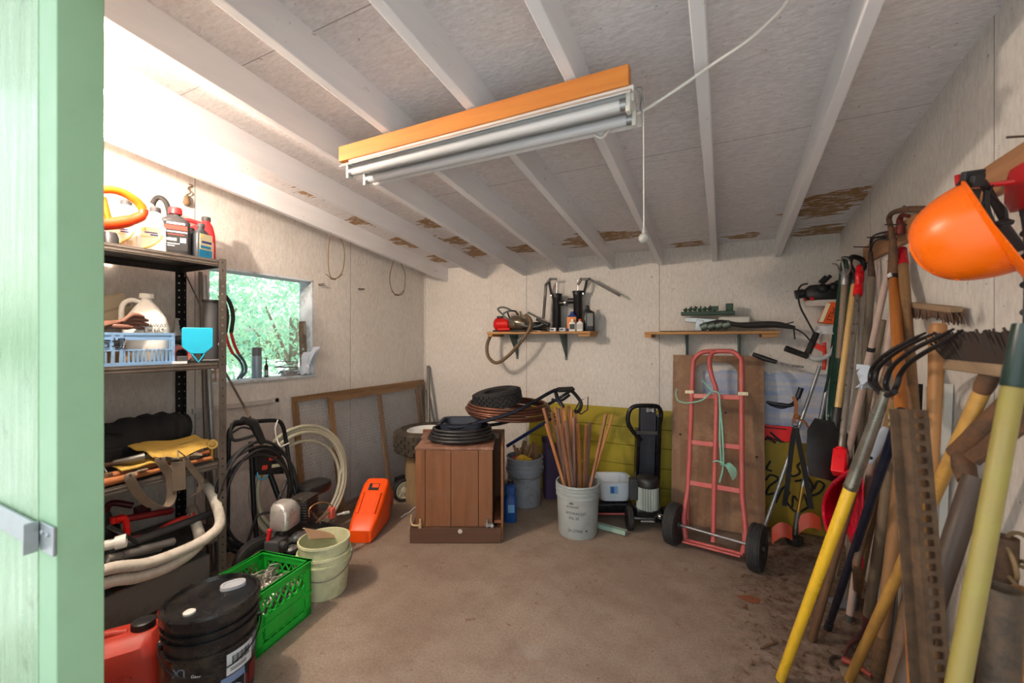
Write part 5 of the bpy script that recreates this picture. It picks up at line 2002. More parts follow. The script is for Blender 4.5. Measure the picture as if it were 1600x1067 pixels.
for run in range(22):
    p = V((rg.uniform(-cw + 0.05, -0.05), rg.uniform(0.05, cl - 0.05), 0))
    hd = rg.uniform(0, 6.3)
    for k in range(14):
        hd += rg.uniform(-0.7, 0.7)
        p = p + V((math.cos(hd), math.sin(hd), 0)) * 0.033
        if not (-cw + 0.04 < p.x < -0.04 and 0.04 < p.y < cl - 0.04):
            hd += 2.2
            p.x = min(max(p.x, -cw + 0.042), -0.042)
            p.y = min(max(p.y, 0.042), cl - 0.042)
        mound = 0.165 + 0.06 * (1 - min(1, ((p.x + cw / 2) / 0.16) ** 2)) * (0.5 + p.y / cl * 0.7)
        z = mound - 0.03 * (run % 4) + rg.uniform(-0.008, 0.008)
        Mk = Mc @ Matrix.Translation((p.x, p.y, z)) @ Matrix.Rotation(hd - PI / 2, 4, 'Z') @ Matrix.Rotation(rg.uniform(-0.4, 0.4) + (PI / 2 if k % 2 else 0), 4, 'Y') @ Matrix.Rotation(rg.uniform(-0.35, 0.35), 4, 'X')
        link(b, Mk)
tag(obj('steel_chain', b, link_m), 'heap of galvanised steel chain inside the bright green crate', 'chain')
# cream pails
cb = V((-1.995, 1.635, 0))
bucket('pail', 'lower of the two nested cream pails, with a wire bail at its front', 'pail', cb, 48, 0.118, 0.136, 0.232, cream_plastic, rings=(0.80,), bail=62, lug=False)
bucket('pail', 'upper of the two nested cream pails, holding a curl of brown paper', 'pail', cb + V((0, 0, 0.058)), 60, 0.116, 0.131, 0.236, cream_plastic, rings=())
b = MB()
gr = []
for i in range(9):
    row = []
    for j in range(8):
        u, v = i / 8, j / 7
        a = -0.9 + 1.9 * v
        r_ = 0.075 * (1 - 0.55 * u)
        base = V((cb.x - 0.09 + 0.02 * u, cb.y - 0.05 + 0.17 * u, 0.285 - 0.06 * u))
        row.append(base + V((math.sin(a) * r_ * 1.1, math.sin(a) * r_ * -0.5, math.cos(a) * r_ * 0.75)))
    gr.append(row)
b.sheet(gr, 0.004)
tag(obj('paper_sleeve', b, plain('kraft_paper', C(164, 132, 104), 0.8, var=0.15)), 'curled sheet of brown paper poking out of the cream pails', 'paper')

# orange case
Mo = place((-2.235, 2.12, 0.0), 25)
T = thing('chainsaw_case', 'bright orange moulded plastic case lying before the wire frames', 'case', Mo)
case_o = plain('case_orange', C(250, 84, 8), 0.42, var=0.1, dirt=C(170, 60, 20), dirt_amt=0.2)
secs = []
for (y, zt, hw, z0) in ((0.0, 0.085, 0.078, 0.004), (0.03, 0.12, 0.088, 0.002), (0.10, 0.165, 0.096, 0.002), (0.20, 0.235, 0.10, 0.002), (0.31, 0.315, 0.10, 0.002), (0.355, 0.33, 0.095, 0.002), (0.42, 0.30, 0.075, 0.004)):
    secs.append((y, hw, (zt - z0) / 2, 6, 0, (zt + z0) / 2))
# loft runs along local z; turn it so that it runs along y
Mr = Matrix(((1, 0, 0, 0), (0, 0, 1, 0), (0, 1, 0, 0), (0, 0, 0, 1)))
b = LB()
b.loft(secs, Mr, n=44)
obj('shell', b, case_o, T, smooth=35)
b = LB()
b.loft([(0.40, 0.06, 0.10, 5, 0.01, 0.14), (0.52, 0.05, 0.07, 5, 0.02, 0.12), (0.56, 0.03, 0.04, 4, 0.02, 0.12)], Mr, n=32)
obj('bar_cover', b, plain('case_orange_dark', C(196, 52, 10), 0.45), T)
sl = math.degrees(math.atan2(0.315 - 0.165, 0.21))
b = LB()
b.box((0.0, 0.275, 0.2925), (0.075, 0.055, 0.006), rot=(sl, 0, 0))
nt = obj('latch_recess', b, ink, T)
b = LB()
b.box((0.012, 0.278, 0.298), (0.05, 0.03, 0.008), rot=(sl, 0, 0))
obj('latch', b, case_o, nt)
b = LB()
for (x0, wd) in ((-0.062, 0.022), (0.062, 0.022)):
    b.box((x0, 0.165, 0.215), (wd, 0.17, 0.022), rot=(sl, 0, 0))
obj('rib', b, case_o, T, bevel=0.008)

# tractor wheel lying on a log round
wc = vw(-0.735, 3.74, 0)
T = thing('log_round', 'pale bare log standing under the big tyre with the white rim', 'log', wc)
b = MB()
b.loft([(0, 0.21, 0.20, 2), (0.02, 0.215, 0.205, 2), (0.2, 0.205, 0.20, 2), (0.405, 0.21, 0.20, 2)], Matrix.Translation(wc), n=36)
obj('trunk', b, wood('barkless_log', C(176, 150, 112), C(138, 110, 76), 'z', 18), T)
b = MB()
b.box(tuple(wc + V((0.10, -0.186, 0.30))), (0.03, 0.012, 0.03))
obj('bark_scar', b, ink, T)
T = thing('tractor_wheel', 'fat muddy tyre with white rim lying flat on the pale log', 'wheel', wc + V((0, 0, 0.408)))
b = tyre(tuple(wc + V((0, 0, 0.515))), (0, 0, 1), 0.295, 0.21, 0.19, lugs=22)
obj('tyre', b, plain('muddy_tyre', C(58, 50, 42), 0.85, var=0.3, dirt=C(104, 88, 60), dirt_amt=0.6), T)
b = MB()
b.lathe([(0.192, -0.07), (0.192, 0.085), (0.182, 0.09), (0.165, 0.05), (0.06, 0.035), (0.05, 0.06), (0.02, 0.06), (0.02, -0.05), (0.17, -0.05)], Matrix.Translation(wc + V((0, 0, 0.515))), 40, closed=True)
obj('rim', b, white_enamel, T)
mc = pZ(630, 783, 0.0) + V((0.0, 0.0, 0.098))
T = thing('mower_wheel', 'small black wheel with off-white spoked hub beside the pale log', 'wheel', (mc.x, mc.y, 0))
ax = V((0.93, -0.37, 0))
b = tyre(tuple(mc), tuple(ax), 0.098, 0.05, 0.072, groove=4)
obj('tyre', b, black_rubber, T)
b = MB()
F = frame(mc, mc + ax)
b.lathe([(0.074, -0.018), (0.074, 0.018), (0.066, 0.022), (0.06, 0.008), (0.025, 0.008), (0.022, 0.026), (0.008, 0.028), (0, 0.028)], F, 28)
for k in range(8):
    b.box((0.042, 0, 0.011), (0.04, 0.006, 0.008), F @ Matrix.Rotation(k * PI / 4, 4, 'Z'))
obj('hub', b, plain('aged_ivory', C(190, 180, 156), 0.6, var=0.1), T)
b = MB()
b.cyl(mc - ax * 0.02, mc - ax * 0.12 + V((0.03, 0.0, 0.03)), 0.014)
b.box(tuple(mc - ax * 0.115 + V((0.04, -0.0, 0.06))), (0.05, 0.10, 0.07))
obj('axle_bracket', b, black_metal, T)
b = MB()
b.tube(spl([pZ(627, 808, 0.006), pZ(634, 803, 0.006), pZ(640, 800, 0.006), pZ(648, 793, 0.008), pZ(656, 793, 0.007)], 6), 0.005, 6)
tag(obj('cord_scrap', b, cord_m), 'short scrap of white cord lying on the floor by the wooden cabinet', 'cord')
# ================================================================ CENTRE: CABINET AND WHAT LIES ON IT
DEG = math.degrees(YAW)
Mcab = place(pZ(640, 850, 0), DEG)
T = thing('wooden_cabinet', 'brown planked wooden cabinet standing on a plinth in the middle of the room', 'cabinet', Mcab)
cab_w = wood('reddish_cabinet_wood', C(138, 90, 56), C(110, 68, 40), 'z', 22, 0.5, worn=C(124, 84, 60))
cab_t = wood('worn_cabinet_top', C(150, 106, 82), C(104, 66, 52), 'x', 22, 0.45, worn=C(176, 134, 112))
b = LB()
b.box((0.313, 0.02, 0.055), (0.626, 0.03, 0.105))
b.box((0.015, 0.27, 0.055), (0.03, 0.50, 0.105))
b.box((0.611, 0.27, 0.055), (0.03, 0.50, 0.105))
obj('plinth', b, wood('dark_plinth_wood', C(98, 66, 46), C(74, 48, 34), 'x', 20), T, bevel=0.003)
x0 = 0.032
for k, wd in enumerate((0.068, 0.178, 0.19, 0.098)):
    b = LB()
    b.box((x0 + wd / 2, 0.04, 0.37), (wd - 0.003, 0.02, 0.525))
    obj('front_plank', b, cab_w, T, bevel=0.002)
    x0 += wd
b = LB()
b.box((0.041, 0.275, 0.37), (0.02, 0.45, 0.525))
b.box((0.557, 0.16, 0.37), (0.018, 0.22, 0.525))
obj('side_panel', b, cab_w, T, bevel=0.002)
for k, (y0, y1, zz) in enumerate(((0.03, 0.20, 0.643), (0.20, 0.36, 0.643), (0.36, 0.52, 0.643))):
    b = LB()
    b.box((0.30 + 0.0 * k, (y0 + y1) / 2, zz), (0.544 if k < 2 else 0.60, y1 - y0 - 0.002, 0.018))
    obj('top_board', b, cab_t, T, bevel=0.002)
b = LB()
b.box((0.31, 0.535, 0.34), (0.66, 0.022, 0.66))
obj('back_board', b, cab_w, T, bevel=0.002)
b = LB()
b.box((0.632, 0.28, 0.335), (0.016, 0.50, 0.65))
b.box((0.60, 0.28, 0.13), (0.05, 0.46, 0.02))
obj('open_side_board', b, cab_w, T, bevel=0.002)
b = LB()
b.tube(spl([(0.012, -0.0, 0.20), (0.008, 0.0, 0.16), (0.02, -0.006, 0.135), (0.045, -0.006, 0.13), (0.06, -0.004, 0.13)], 5), 0.006, 8)
b.cyl((0.068, 0.018, 0.10), (0.068, 0.018, 0.165), 0.007)
b.box((0.068, 0.02, 0.12), (0.02, 0.03, 0.03))
obj('corner_catch', b, plain('pale_brass', C(196, 170, 130), 0.5, 0.3), T)
b = LB()
b.cyl((0.53, 0.018, 0.10), (0.53, 0.018, 0.165), 0.007)
b.box((0.545, 0.016, 0.125), (0.05, 0.024, 0.018))
b.sphere((0.565, 0.006, 0.12), 0.014)
obj('latch', b, galv, T)
b = LB()
b.lathe([(0.016, 0), (0.014, 0.004), (0, 0.004)], place((0.345, 0.005, 0.085), 0, 90), 14)
obj('plate', b, plain('spattered_white', C(180, 172, 164), 0.6), T)
# soft stains: dark boards inside the open side
TOPZ = 0.6525
# grey plastic tub under the tyre
c = Mcab @ V((0.33, 0.27, TOPZ))
T = thing('plastic_tub', 'dark slate plastic tub under the copper pipe coil on the cabinet', 'tub', place(c, DEG))
b = LB()
b.loft([(0.0, 0.12, 0.12, 6), (0.004, 0.125, 0.125, 6), (0.135, 0.155, 0.145, 6), (0.145, 0.165, 0.155, 6), (0.138, 0.15, 0.14, 6), (0.01, 0.118, 0.118, 6)], n=40)
obj('shell', b, plain('slate_plastic', C(52, 58, 70), 0.5, var=0.12), T)
b = LB()
b.box((-0.168, 0, 0.118), (0.02, 0.10, 0.012))
obj('handle', b, black_plastic, T, bevel=0.003)
# black hose coil on the cabinet
b = MB()
pts = []
cc = Mcab @ V((0.31, 0.27, 0))
for k in range(150):
    a = 2 * PI * k / 36
    j = k / 36
    rx, ry = 0.25 - 0.012 * j, 0.215 - 0.008 * j
    q = RT * (rx * math.cos(a) + 0.015) + FW * (ry * math.sin(a))
    pts.append(cc + q + V((0, 0, TOPZ + 0.012 + 0.0215 * j)))
b.tube(pts, 0.0105, 8)
tag(obj('garden_hose', b, hose_black), 'coiled black hose lying around the slate tub on the cabinet', 'hose')
# copper coil
copper = plain('copper_pipe', C(112, 72, 56), 0.38, 0.6, var=0.2, dirt=C(70, 46, 36), dirt_amt=0.4)
b = MB()
pts = []
co_c = vw(-0.03, 3.36, 0.835)
for k in range(190):
    a = 2 * PI * k / 38
    j = k / 38
    rx = 0.335 - 0.012 * abs(j - 2.2)
    ry = 0.26 - 0.008 * abs(j - 2.2)
    q = RT * (rx * math.cos(a)) + FW * (ry * math.sin(a))
    pts.append(co_c + q + V((0, 0, -0.035 + 0.020 * j - 0.02 * math.cos(a) * (1 if j < 2 else 0.3) + 0.018 * math.sin(a))))
pts += [pts[-1] + RT * -0.03 + FW * 0.07 + V((0, 0, 0.01)), pts[-1] + RT * -0.12 + FW * 0.12 + V((0, 0, 0.02))]
b.tube(spl(pts, 2), 0.0115, 10)
tag(obj('copper_coil', b, copper), 'coil of brown copper pipe with a knobby tyre lying in its middle', 'pipe')
# knobby tyre
tc = pw(777, 621, 3.33)
T = thing('knobby_tyre', 'small black knobby tyre lying on top of the copper coil', 'tyre', tc - V((0, 0, 0.07)))
axk = (V((0, 0, 1)) + RT * -0.16 - FW * 0.05).normalized()
b = tyre(tuple(tc), tuple(axk), 0.185, 0.13, 0.10, lugs=26)
obj('tread', b, plain('matte_black_rubber', C(34, 33, 33), 0.8, var=0.25, dirt=C(80, 74, 66), dirt_amt=0.25), T)
b = MB()
F = frame(tc, tc + axk)
b.lathe([(0.098, -0.05), (0.105, -0.055), (0.105, 0.055), (0.098, 0.05)], F, 30, closed=True)
obj('bead', b, black_rubber, T)
# folded tubular cart
WC = 3.2
tube_navy = plain('blue_black_tube', C(30, 34, 46), 0.3, 0.4, var=0.2)
T = thing('folding_cart', 'folded blue-black tubular cart frame with bent handles lying over the cabinet', 'cart', pw(760, 660, 3.15))
b = MB()
b.tube(spl([pw(694, 662, 3.04), pw(712, 668, 3.02), pw(760, 657, 3.05), pw(800, 645, 3.08), pw(832, 629, 3.12), pw(858, 614, 3.18), pw(874, 608, 3.2), pw(896, 608, 3.22)], 6), 0.0135, 10)
b.tube(spl([pw(700, 670, 3.1), pw(730, 668, 3.16), pw(790, 660, 3.25), pw(840, 640, 3.35), pw(870, 624, 3.42), pw(886, 614, 3.4), pw(896, 608, 3.3)], 6), 0.0125, 10)
obj('frame_tube', b, tube_navy, T)
b = MB()
b.tube(spl([pw(872, 609, 3.2), pw(895, 608, 3.22)], 2), 0.02, 12)
b.tube(spl([pw(893, 610, 3.23), pw(902, 620, 3.24), pw(908, 630, 3.25), pw(905, 641, 3.26), pw(898, 644, 3.27)], 6), 0.014, 10)
obj('hand_grip', b, black_rubber, T)
b = MB()
b.tube(spl([pw(868, 612, 3.2), pw(872, 624, 3.15), pw(880, 636, 3.1)], 5), 0.015, 10)
b.tube(spl([pw(862, 624, 3.2), pw(876, 626, 3.18), pw(890, 617, 3.2)], 4), 0.011, 8)
obj('brace', b, tube_navy, T)
b = MB()
b.tube([pw(897, 644, 3.27), pw(906, 626, 3.27), pw(919, 620, 3.27), pw(918, 640, 3.27), pw(908, 647, 3.27), pw(897, 640, 3.27)], 0.005, 8)
obj('wire_loop', b, black_metal, T)
T = thing('cultivator', 'navy-handled hand rake propped from the back pail up to the wooden stakes', 'hand tool', pw(800, 698, 3.5))
b = MB()
b.cyl(pw(792, 697, 3.52), pw(852, 660, 3.42), 0.014)
obj('handle', b, plain('navy_painted_tube', C(24, 44, 92), 0.35, 0.3), T)
b = MB()
b.cyl(pw(850, 661, 3.42), pw(868, 651, 3.40), 0.008)
for d in ((840, 651), (842, 658), (872, 660), (868, 645)):
    b.tube(spl([pw(860, 655, 3.41), pw((860 + d[0]) / 2, (655 + d[1]) / 2 - 1, 3.42), pw(d[0], d[1], 3.44)], 3), 0.0035, 6)
obj('tines', b, black_metal, T)

# ================================================================ PAILS, STAKES, TUB
p0 = vw(0.11, 3.62, 0)
T = bucket('pail', 'dim grey pail behind the cabinet filled with kindling and a bright bag', 'pail', p0, DEG, 0.135, 0.152, 0.405, plain('dirty_grey_plastic', C(140, 142, 150), 0.6, var=0.15, dirt=C(84, 76, 66), dirt_amt=0.5), rings=(0.70, 0.79, 0.88), bail=38, bail_side=-1)
rg = random.Random(21)
b = MB()
for k in range(12):
    a = rg.uniform(0, 6.3)
    r_ = rg.uniform(0.02, 0.10)
    c = p0 + V((r_ * math.cos(a), r_ * math.sin(a), 0.30))
    b.bar(c, c + V((rg.uniform(-0.06, 0.06), rg.uniform(-0.06, 0.06), rg.uniform(0.14, 0.22))), rg.uniform(0.02, 0.05), rg.uniform(0.012, 0.02), rg.uniform(0, 3))
tag(obj('kindling', b, wood_tan), 'split kindling sticking up from the dim grey pail', 'kindling', kind='stuff')
T = thing('seed_bag', 'crumpled red and yellow bag pushed into the dim grey pail', 'bag', p0 + V((0, 0, 0.33)))
for nm, mt, o_, s_ in (('bag', plain('red_film', C(204, 48, 24), 0.4), (-0.04, -0.055, 0.35), 1), ('bag_panel', plain('yellow_film', C(232, 176, 44), 0.4, var=0.2), (-0.01, -0.075, 0.375), 0.8)):
    gr = []
    for i in range(7):
        row = []
        for j in range(6):
            u, v = i / 6 - 0.5, j / 5
            row.append(p0 + RT * (o_[0] + u * 0.17 * s_) + FW * (o_[1] + 0.012 * math.sin(7 * u + 3 * v)) + V((0, 0, o_[2] + 0.10 * s_ * (v - 0.5) + 0.015 * math.sin(5 * u + 2))))
        gr.append(row)
    b = MB()
    b.sheet(gr, 0.006)
    obj(nm, b, mt, T)
T = thing('jug', 'blue plastic jug standing behind the cabinet edge below the dim grey pail', 'jug', vw(-0.012, 3.27, 0))
M = place(vw(-0.012, 3.27, 0), DEG)
blue_p = plain('deep_blue_plastic', C(26, 74, 140), 0.4, var=0.12)
MW[T.name] = M
T.matrix_world = M
b = LB()
b.loft([(0, 0.044, 0.05, 4), (0.01, 0.048, 0.055, 4), (0.17, 0.048, 0.055, 4), (0.20, 0.036, 0.045, 3), (0.23, 0.046, 0.05, 4), (0.27, 0.042, 0.05, 4), (0.285, 0.025, 0.025, 2)], n=30)
obj('body', b, blue_p, T)
b = LB()
b.box((0.006, -0.056, 0.11), (0.05, 0.002, 0.06))
obj('label', b, plain('pale_blue_print', C(120, 170, 216), 0.5), T)
b = LB()
b.lathe([(0.022, 0.28), (0.024, 0.31), (0, 0.31)], None, 18)
obj('cap', b, black_plastic, T)
c = vw(0.36, 3.80, 0)
T = thing('storage_bin', 'dark purple plastic bin in the shadow behind the stakes', 'bin', place(c, DEG))
b = LB()
b.loft([(0, 0.075, 0.11, 6), (0.48, 0.085, 0.12, 6), (0.50, 0.09, 0.125, 6), (0.485, 0.08, 0.115, 6), (0.02, 0.07, 0.105, 6)], n=36)
obj('shell', b, plain('dark_purple_plastic', C(62, 46, 78), 0.55, var=0.15), T)
b = LB()
b.box((0, -0.128, 0.46), (0.10, 0.012, 0.02))
obj('rim_handle', b, black_plastic, T, bevel=0.003)
pk = vw(0.478, 3.07, 0)
stake_pail = bucket('pail', 'clean grey pail printed with faded black lettering holding the bundle of wooden stakes', 'pail', pk, DEG, 0.138, 0.154, 0.372, plain('light_grey_pail', C(166, 172, 170), 0.5, var=0.07, dirt=C(120, 112, 98), dirt_amt=0.3), rings=(0.76, 0.85, 0.92), bail=0)
rs = lambda z: 0.138 + 0.016 * z / 0.372
faded = plain('faded_print', C(70, 74, 76), 0.7, var=0.2)
for txt, sz, z, a in (('ULTRAMAR', 0.017, 0.233, -24), ('HYDRAULIC', 0.027, 0.188, -14), ('OIL 22', 0.026, 0.155, -20), ('20 LITRES', 0.025, 0.065, -16)):
    Ml = Matrix.Rotation(R(a), 4, 'Z') @ Matrix.Translation((0, -rs(z) - 0.0006, z)) @ Matrix.Rotation(R(90), 4, 'X')
    letters('lettering', txt, sz, Ml, faded, stake_pail, curve_r=rs(z))
for (a, z, s_) in ((-26, 0.262, 0.014), (16, 0.066, 0.007)):
    b = LB()
    c = V((0, -rs(z), z))
    Mq = Matrix.Rotation(R(a), 4, 'Z') @ Matrix.Translation(c) @ Matrix.Rotation(R(90), 4, 'X')
    if s_ > 0.01:
        for k in range(3):
            b.prism([(-s_ + k * s_ * 0.7, -s_ * 0.7), (-s_ * 0.3 + k * s_ * 0.7, -s_ * 0.7), (-s_ * 0.65 + k * s_ * 0.7, s_ * (0.3 + 0.4 * (k == 1)))], 0.003, Mq)
    else:
        b.prism([(s_ * math.cos(k * PI / 2), s_ * math.sin(k * PI / 2)) for k in range(4)], 0.003, Mq)
    obj('printed_mark', b, ink, stake_pail)
tops = [(849, 637, 3.02), (853, 662, 2.96), (858, 668, 3.02), (862, 643, 3.08), (868, 636, 3.14), (872, 638, 3.02), (877, 634, 3.10), (881, 640, 2.98), (884, 658, 2.95), (888, 634, 3.12), (893, 640, 3.05), (896, 652, 2.97), (900, 646, 3.12), (915, 664, 3.16), (922, 660, 3.12), (947, 647, 3.02), (957, 648, 3.10), (868, 664, 3.0), (875, 662, 2.97), (903, 662, 3.02)]
stake_m = [wood('stake_wood_a', C(172, 118, 84), C(132, 84, 58), 'z', 40), wood('stake_wood_b', C(196, 134, 82), C(160, 98, 52), 'z', 40), wood('stake_wood_c', C(146, 112, 96), C(106, 80, 68), 'z', 40)]
for k, (u, v, w) in enumerate(tops):
    t1 = pw(u, v, w)
    off = t1 - pk
    rr = off.dot(RT)
    ff = off.dot(FW)
    row = k % 5
    qq = 0.375 / off.z
    lim = lambda val, t_, m_: min(max(val, (-m_ - t_ * qq) / (1 - qq)), (m_ - t_ * qq) / (1 - qq))
    b_r = min(max(lim(rr * 0.2 + 0.014 * (row - 2), rr, 0.112), -0.10), 0.10)
    b_f = min(max(lim(ff * 0.3 + 0.02 * ((k * 7) % 5 - 2), ff, 0.075), -0.075), 0.075)
    bot = pk + RT * b_r + FW * b_f + V((0, 0, 0.014))
    T = None
    b = MB()
    b.bar(bot, t1, 0.019, 0.017, 0.3 * k)
    o = obj('wooden_stake', b, stake_m[k % 3], None, 0.0015)
    lab = 'square wooden stake standing bundled in the clean grey pail'
    grp = 'stakes in the grey pail'
    if k == 0:
        lab, grp = 'wooden stake leaning farthest toward the cabinet in the grey pail', None
    elif k == 15:
        lab, grp = 'taller of the two brown stakes leaning out over the white tub', None
    elif k == 16:
        lab, grp = 'outermost of the stakes leaning out over the white tub', None
    tag(o, lab, 'stake', grp)
# white tub
tb = vw(0.815, 3.42, 0.125)
T = thing('wash_tub', 'white plastic tub with a small blue label next to the stake pail', 'tub', place(tb, DEG))
b = LB()
b.loft([(0.0, 0.105, 0.095, 5), (0.004, 0.11, 0.10, 5), (0.10, 0.128, 0.118, 5), (0.15, 0.136, 0.124, 5), (0.155, 0.148, 0.136, 5), (0.16, 0.148, 0.136, 5), (0.158, 0.132, 0.12, 5), (0.01, 0.104, 0.094, 5)], n=44)
obj('shell', b, plain('clean_white_plastic', C(226, 232, 240), 0.35, var=0.04), T)
b = LB()
b.box((-0.02, -0.1275, 0.10), (0.06, 0.002, 0.055), rot=(-10, 0, 0))
lb = obj('label', b, plain('sky_blue_label', C(120, 170, 214), 0.5), T)
b = LB()
b.box((-0.032, -0.1292, 0.10), (0.026, 0.002, 0.045), rot=(-10, 0, 0))
b.box((-0.02, -0.1292, 0.085), (0.05, 0.002, 0.012), rot=(-10, 0, 0))
obj('print', b, plain('royal_blue_print', C(34, 92, 160), 0.5), lb)

# ================================================================ LOG SPLITTER
sc = vw(0.99, 3.12, 0)
Ms = place(sc, DEG - 4)
T = thing('log_splitter', 'black upright log splitter with silver finned motor and two small wheels', 'log splitter', Ms)
gloss_black = plain('gloss_black_paint', C(22, 22, 25), 0.3, 0.2, var=0.2)
b = LB()
b.box((0.055, 0.19, 0.50), (0.115, 0.012, 0.74), rot=(6, 0, 0))
b.box((0.055, 0.22, 0.50), (0.014, 0.06, 0.74), rot=(6, 0, 0))
b.box((0.055, 0.25, 0.50), (0.115, 0.012, 0.74), rot=(6, 0, 0))
obj('beam', b, plain('steel_grey_paint', C(70, 74, 84), 0.35, 0.4, var=0.15), T)
b = LB()
b.box((0.135, 0.22, 0.42), (0.035, 0.10, 0.78), rot=(6, 0, 0))
b.box((-0.018, 0.22, 0.42), (0.025, 0.08, 0.56), rot=(6, 0, 0))
obj('side_rail', b, gloss_black, T, bevel=0.004)
b = LB()
b.tube(spl([(0.14, 0.16, 0.87), (0.10, 0.155, 0.885), (-0.02, 0.15, 0.885), (-0.075, 0.15, 0.865), (-0.10, 0.15, 0.81), (-0.095, 0.15, 0.74), (-0.05, 0.155, 0.67), (0.0, 0.16, 0.615)], 7), 0.0165, 12)
b.tube(spl([(0.14, 0.16, 0.87), (0.155, 0.165, 0.82), (0.145, 0.17, 0.74), (0.12, 0.17, 0.66)], 6), 0.0165, 12)
obj('lift_handle', b, gloss_black, T)
b = LB()
b.box((0.03, 0.155, 0.675), (0.20, 0.02, 0.03))
obj('ram_plate', b, dark_grey, T, bevel=0.003)
b = LB()
b.box((0.085, 0.176, 0.765), (0.018, 0.003, 0.055), rot=(6, 18, 0))
obj('sticker', b, paper, T)
b = LB()
b.box((0.06, 0.15, 0.855), (0.05, 0.05, 0.02))
b.cyl((0.045, 0.13, 0.84), (0.045, 0.13, 0.87), 0.008)
b.cyl((0.085, 0.13, 0.84), (0.085, 0.13, 0.87), 0.008)
obj('wedge_bracket', b, galv, T)
# motor
b = LB()
prof = []
n = 56
pts2 = []
for k in range(n):
    a = 2 * PI * k / n
    r_ = 0.073 if k % 2 else 0.081
    pts2.append((r_ * math.cos(a), r_ * math.sin(a)))
b.prism(pts2, 0.165, place((0.005, -0.02, 0.245)))
mo = obj('motor_body', b, plain('cast_silver_fins', C(186, 196, 190), 0.35, 0.6, var=0.1), T, smooth=20)
b = LB()
b.lathe([(0.078, 0.325), (0.083, 0.33), (0.083, 0.37), (0.072, 0.392), (0.05, 0.402), (0, 0.404)], Matrix.Translation((0.005, -0.02, 0)), 36)
obj('fan_cover', b, black_plastic, mo)
b = LB()
b.box((-0.095, -0.01, 0.30), (0.055, 0.08, 0.15))
obj('switch_box', b, plain('dark_slate_box', C(50, 52, 56), 0.5), T, bevel=0.008)
b = LB()
b.box((0.0, -0.02, 0.145), (0.17, 0.15, 0.045))
b.box((0.06, -0.08, 0.115), (0.05, 0.05, 0.05))
b.box((0.0, 0.06, 0.10), (0.16, 0.16, 0.05))
obj('gear_housing', b, gloss_black, T, bevel=0.005)
b = LB()
b.sphere((0.075, -0.10, 0.135), (0.022, 0.02, 0.02))
b.cyl((0.06, -0.105, 0.125), (0.1, -0.105, 0.13), 0.008)
obj('valve', b, chrome, T)
b = LB()
b.cyl((-0.13, -0.02, 0.085), (0.14, -0.02, 0.085), 0.009)
b.cyl((-0.06, -0.095, 0.095), (0.11, -0.095, 0.095), 0.007)
obj('axle', b, galv, T)
for sx in (-0.125, 0.135):
    c = Ms @ V((sx, -0.02, 0.085))
    ax = (Ms.to_3x3() @ V((1, 0, 0)))
    w_ = obj('wheel', tyre(tuple(c), tuple(ax), 0.085, 0.045, 0.05, groove=2), black_rubber, T)
    b = MB()
    b.lathe([(0.052, -0.018), (0.052, 0.018), (0.02, 0.024), (0.0, 0.024)], frame(c, c + ax), 20)
    obj('hub', b, black_plastic, w_)
b = LB()
b.box((-0.23, 0.19, 0.085), (0.34, 0.10, 0.06))
b.box((-0.26, 0.25, 0.045), (0.28, 0.04, 0.09))
obj('rail_bed', b, gloss_black, T, bevel=0.004)
b = LB()
b.tube([(-0.34, 0.10, 0.06), (-0.12, 0.05, 0.085)], 0.009, 8)
obj('red_bar', b, plain('dull_red_bar', C(150, 44, 40), 0.4), T)
b = MB()
b.bar(pZ(915, 815, 0.022), pZ(978, 832, 0.022), 0.04, 0.03)
tag(obj('floor_bar', b, plain('mint_grey_paint', C(150, 176, 160), 0.5, var=0.12)), 'pale green bar lying on the floor before the white tub', 'bar')

# ================================================================ PAINTED BOARDS AGAINST THE BACK WALL
olive = plain('olive_yellow_paint', C(168, 150, 34), 0.55, var=0.14, dirt=C(110, 104, 40), dirt_amt=0.5, scale=6)
T = thing('yellow_panel', 'olive-yellow plank panel standing against the back wall behind the log splitter', 'panel', (-0.98, 3.66, 0))
x0, x1 = -1.66, -0.33
b = MB()
z = 0.0
hts = [0.17, 0.16, 0.165, 0.155, 0.16]
zz = 0.003
for h_ in hts:
    b = MB()
    b.box(((x0 + x1) / 2, 3.672 - 0.0, zz + h_ / 2), (x1 - x0, 0.02, h_ - 0.004))
    obj('plank', b, olive, T, bevel=0.002)
    zz += h_
b = MB()
for x in (x0 + 0.1, x1 - 0.1):
    b.box((x, 3.688, 0.4), (0.06, 0.012, 0.76))
    obj('batten', b, lumber, T)
    b = MB()
T = thing('scrawled_board', 'mustard board with black scrawled writing at the floor behind the string trimmer', 'board', (0.36, 3.66, 0))
b = MB()
sb0, sb1 = -0.02, 0.70
b.box(((sb0 + sb1) / 2, 3.67, 0.325), (sb1 - sb0, 0.018, 0.645))
obj('board', b, plain('mustard_paint', C(150, 126, 30), 0.55, var=0.18, dirt=C(90, 80, 40), dirt_amt=0.5, scale=6), T, bevel=0.002)


def on_back(u, v, tilt=0.0, y=3.66):
    q = pY(u, v, y)
    return Matrix.Translation(MW[T.name].inverted() @ q) @ Matrix.Rotation(R(90), 4, 'X') @ Matrix.Rotation(R(tilt), 4, 'Z')


